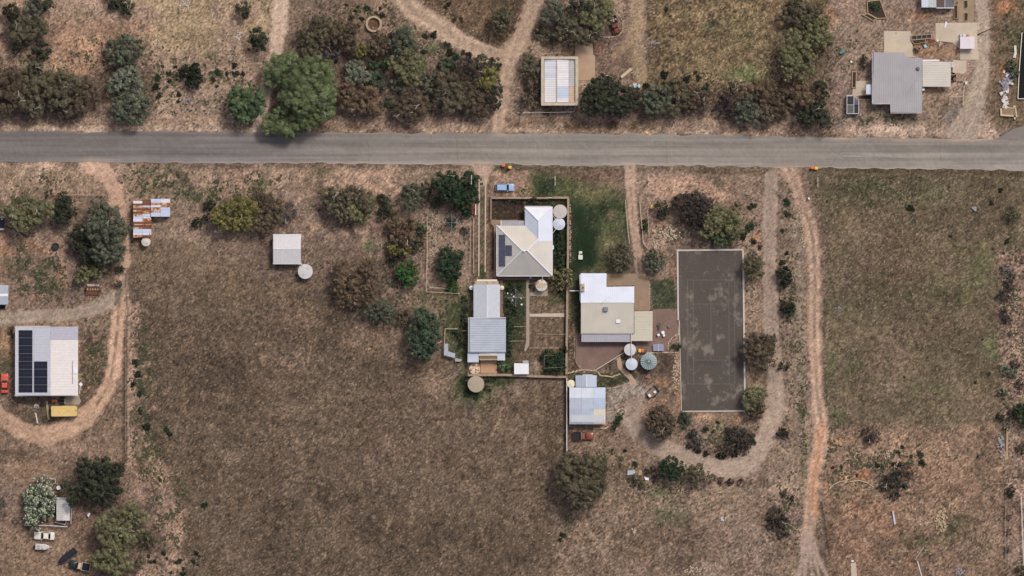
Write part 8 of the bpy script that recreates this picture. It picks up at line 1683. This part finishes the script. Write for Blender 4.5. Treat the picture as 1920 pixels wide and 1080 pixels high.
slab('concrete_slab', 'cream slab at the bottom edge, lower right', [(1595, 1056), (1605, 1055), (1607.5, 1090), (1597, 1090)], -.1, .12, M_CONC, 'slab'); slab('white_stone', 'white stone at the top of the cream bottom slab', [(1596, 1050.5), (1600, 1050), (1600.5, 1053.5), (1596.5, 1054)], 0, .2, M_WHITE, 'stone')
slab('white_pole', 'white pole lying at the bottom edge, lower right', [(1719.5, 1052), (1721, 1051.6), (1729, 1080), (1727.4, 1080.4)], 0, .15, M_PIPE, 'pole')
for k, (p, w_) in enumerate((([(1555, 918), (1562, 909), (1575, 903), (1592, 899)], 1.1), ([(1594, 903), (1612, 901), (1628, 906), (1637, 913)], 1.2), ([(1602, 857), (1604, 851), (1611, 850)], .8))):
    mb = MB()
    for i in range(len(p) - 1): mb.tube(W(*p[i], .12), W(*p[i + 1], .12), w_ * S * .7, w_ * S * .7, 6)
    mb.thing('bent_pipe', M_PALETIMBER, ['left of two pale curved pipes on the red ground', 'right of two pale curved pipes on the red ground', 'small hooked pale pipe above the two curved pipes'][k], 'pipe')
slab('timber_beam', 'leaning timber beam at the right edge beside the tumbled stones', [(1887, 802), (1890, 802), (1889.5, 862), (1886, 862)], 0, .35, M_TIMBER, 'beam'); slab('timber_beam', 'thinner timber lying against the leaning beam at the right edge', [(1883.5, 846), (1885, 846), (1885.5, 863), (1884, 863)], 0, .2, M_PALETIMBER, 'beam')
slab('scrap_sheet', 'pale blue scrap sheet below the loop driveway', [(1177, 882), (1190, 881.5), (1191, 889), (1176, 891)], .05, .25, M_SKYSHEET, 'scrap'); slab('scrap_sheet', 'tan scrap board right of the pale blue scrap sheet', [(1199, 882), (1204, 882), (1203, 890), (1195, 893)], .05, .2, M_TIMBER, 'scrap'); slab('scrap_sheet', 'white crumpled scrap beside the dark bend tree', [(1208, 894), (1216, 896), (1217, 901), (1210, 900)], .05, .25, M_WHITE, 'scrap')
slab('marker_post', 'white marker box beside the red dirt track mouth', [(1515, 370.5), (1518, 370.5), (1518, 374), (1515, 374)], 0, .8, M_WHITE, 'marker')
rubble('dumped grey stones in the right paddock near the dark olive tree', 1826, 392, 4, 4, 10, M_RUBG, (.12, .35), 26); rubble('dead branch stump with pale core in the right paddock', 1573, 579, 4, 4, 8, M_RUBG, (.1, .25), 27, 'stump', 'stump'); rubble('pale stump alone in the middle of the right paddock', 1652, 720, 1.6, 1.6, 5, M_LIME, (.1, .2), 28, 'stump', 'stump')
lg = MB(); lg.tube(W(1732, 1026, .1), W(1722, 1040, .1), .1, .06).tube(W(1722, 1040, .1), W(1716, 1050, .1), .07, .04).tube(W(1728, 1032, .1), W(1722, 1030, .2), .05, .03); lg.thing('fallen_branch', M_DEADWOOD, 'bleached fallen branch left of the pale stone pile', 'branch')
lg = MB(); lg.tube(W(1776, 985, .3), W(1768, 998, .2), .08, .06); lg.thing('fallen_branch', M_PALETIMBER, 'timber stub lying over the pale stone pile', 'branch')
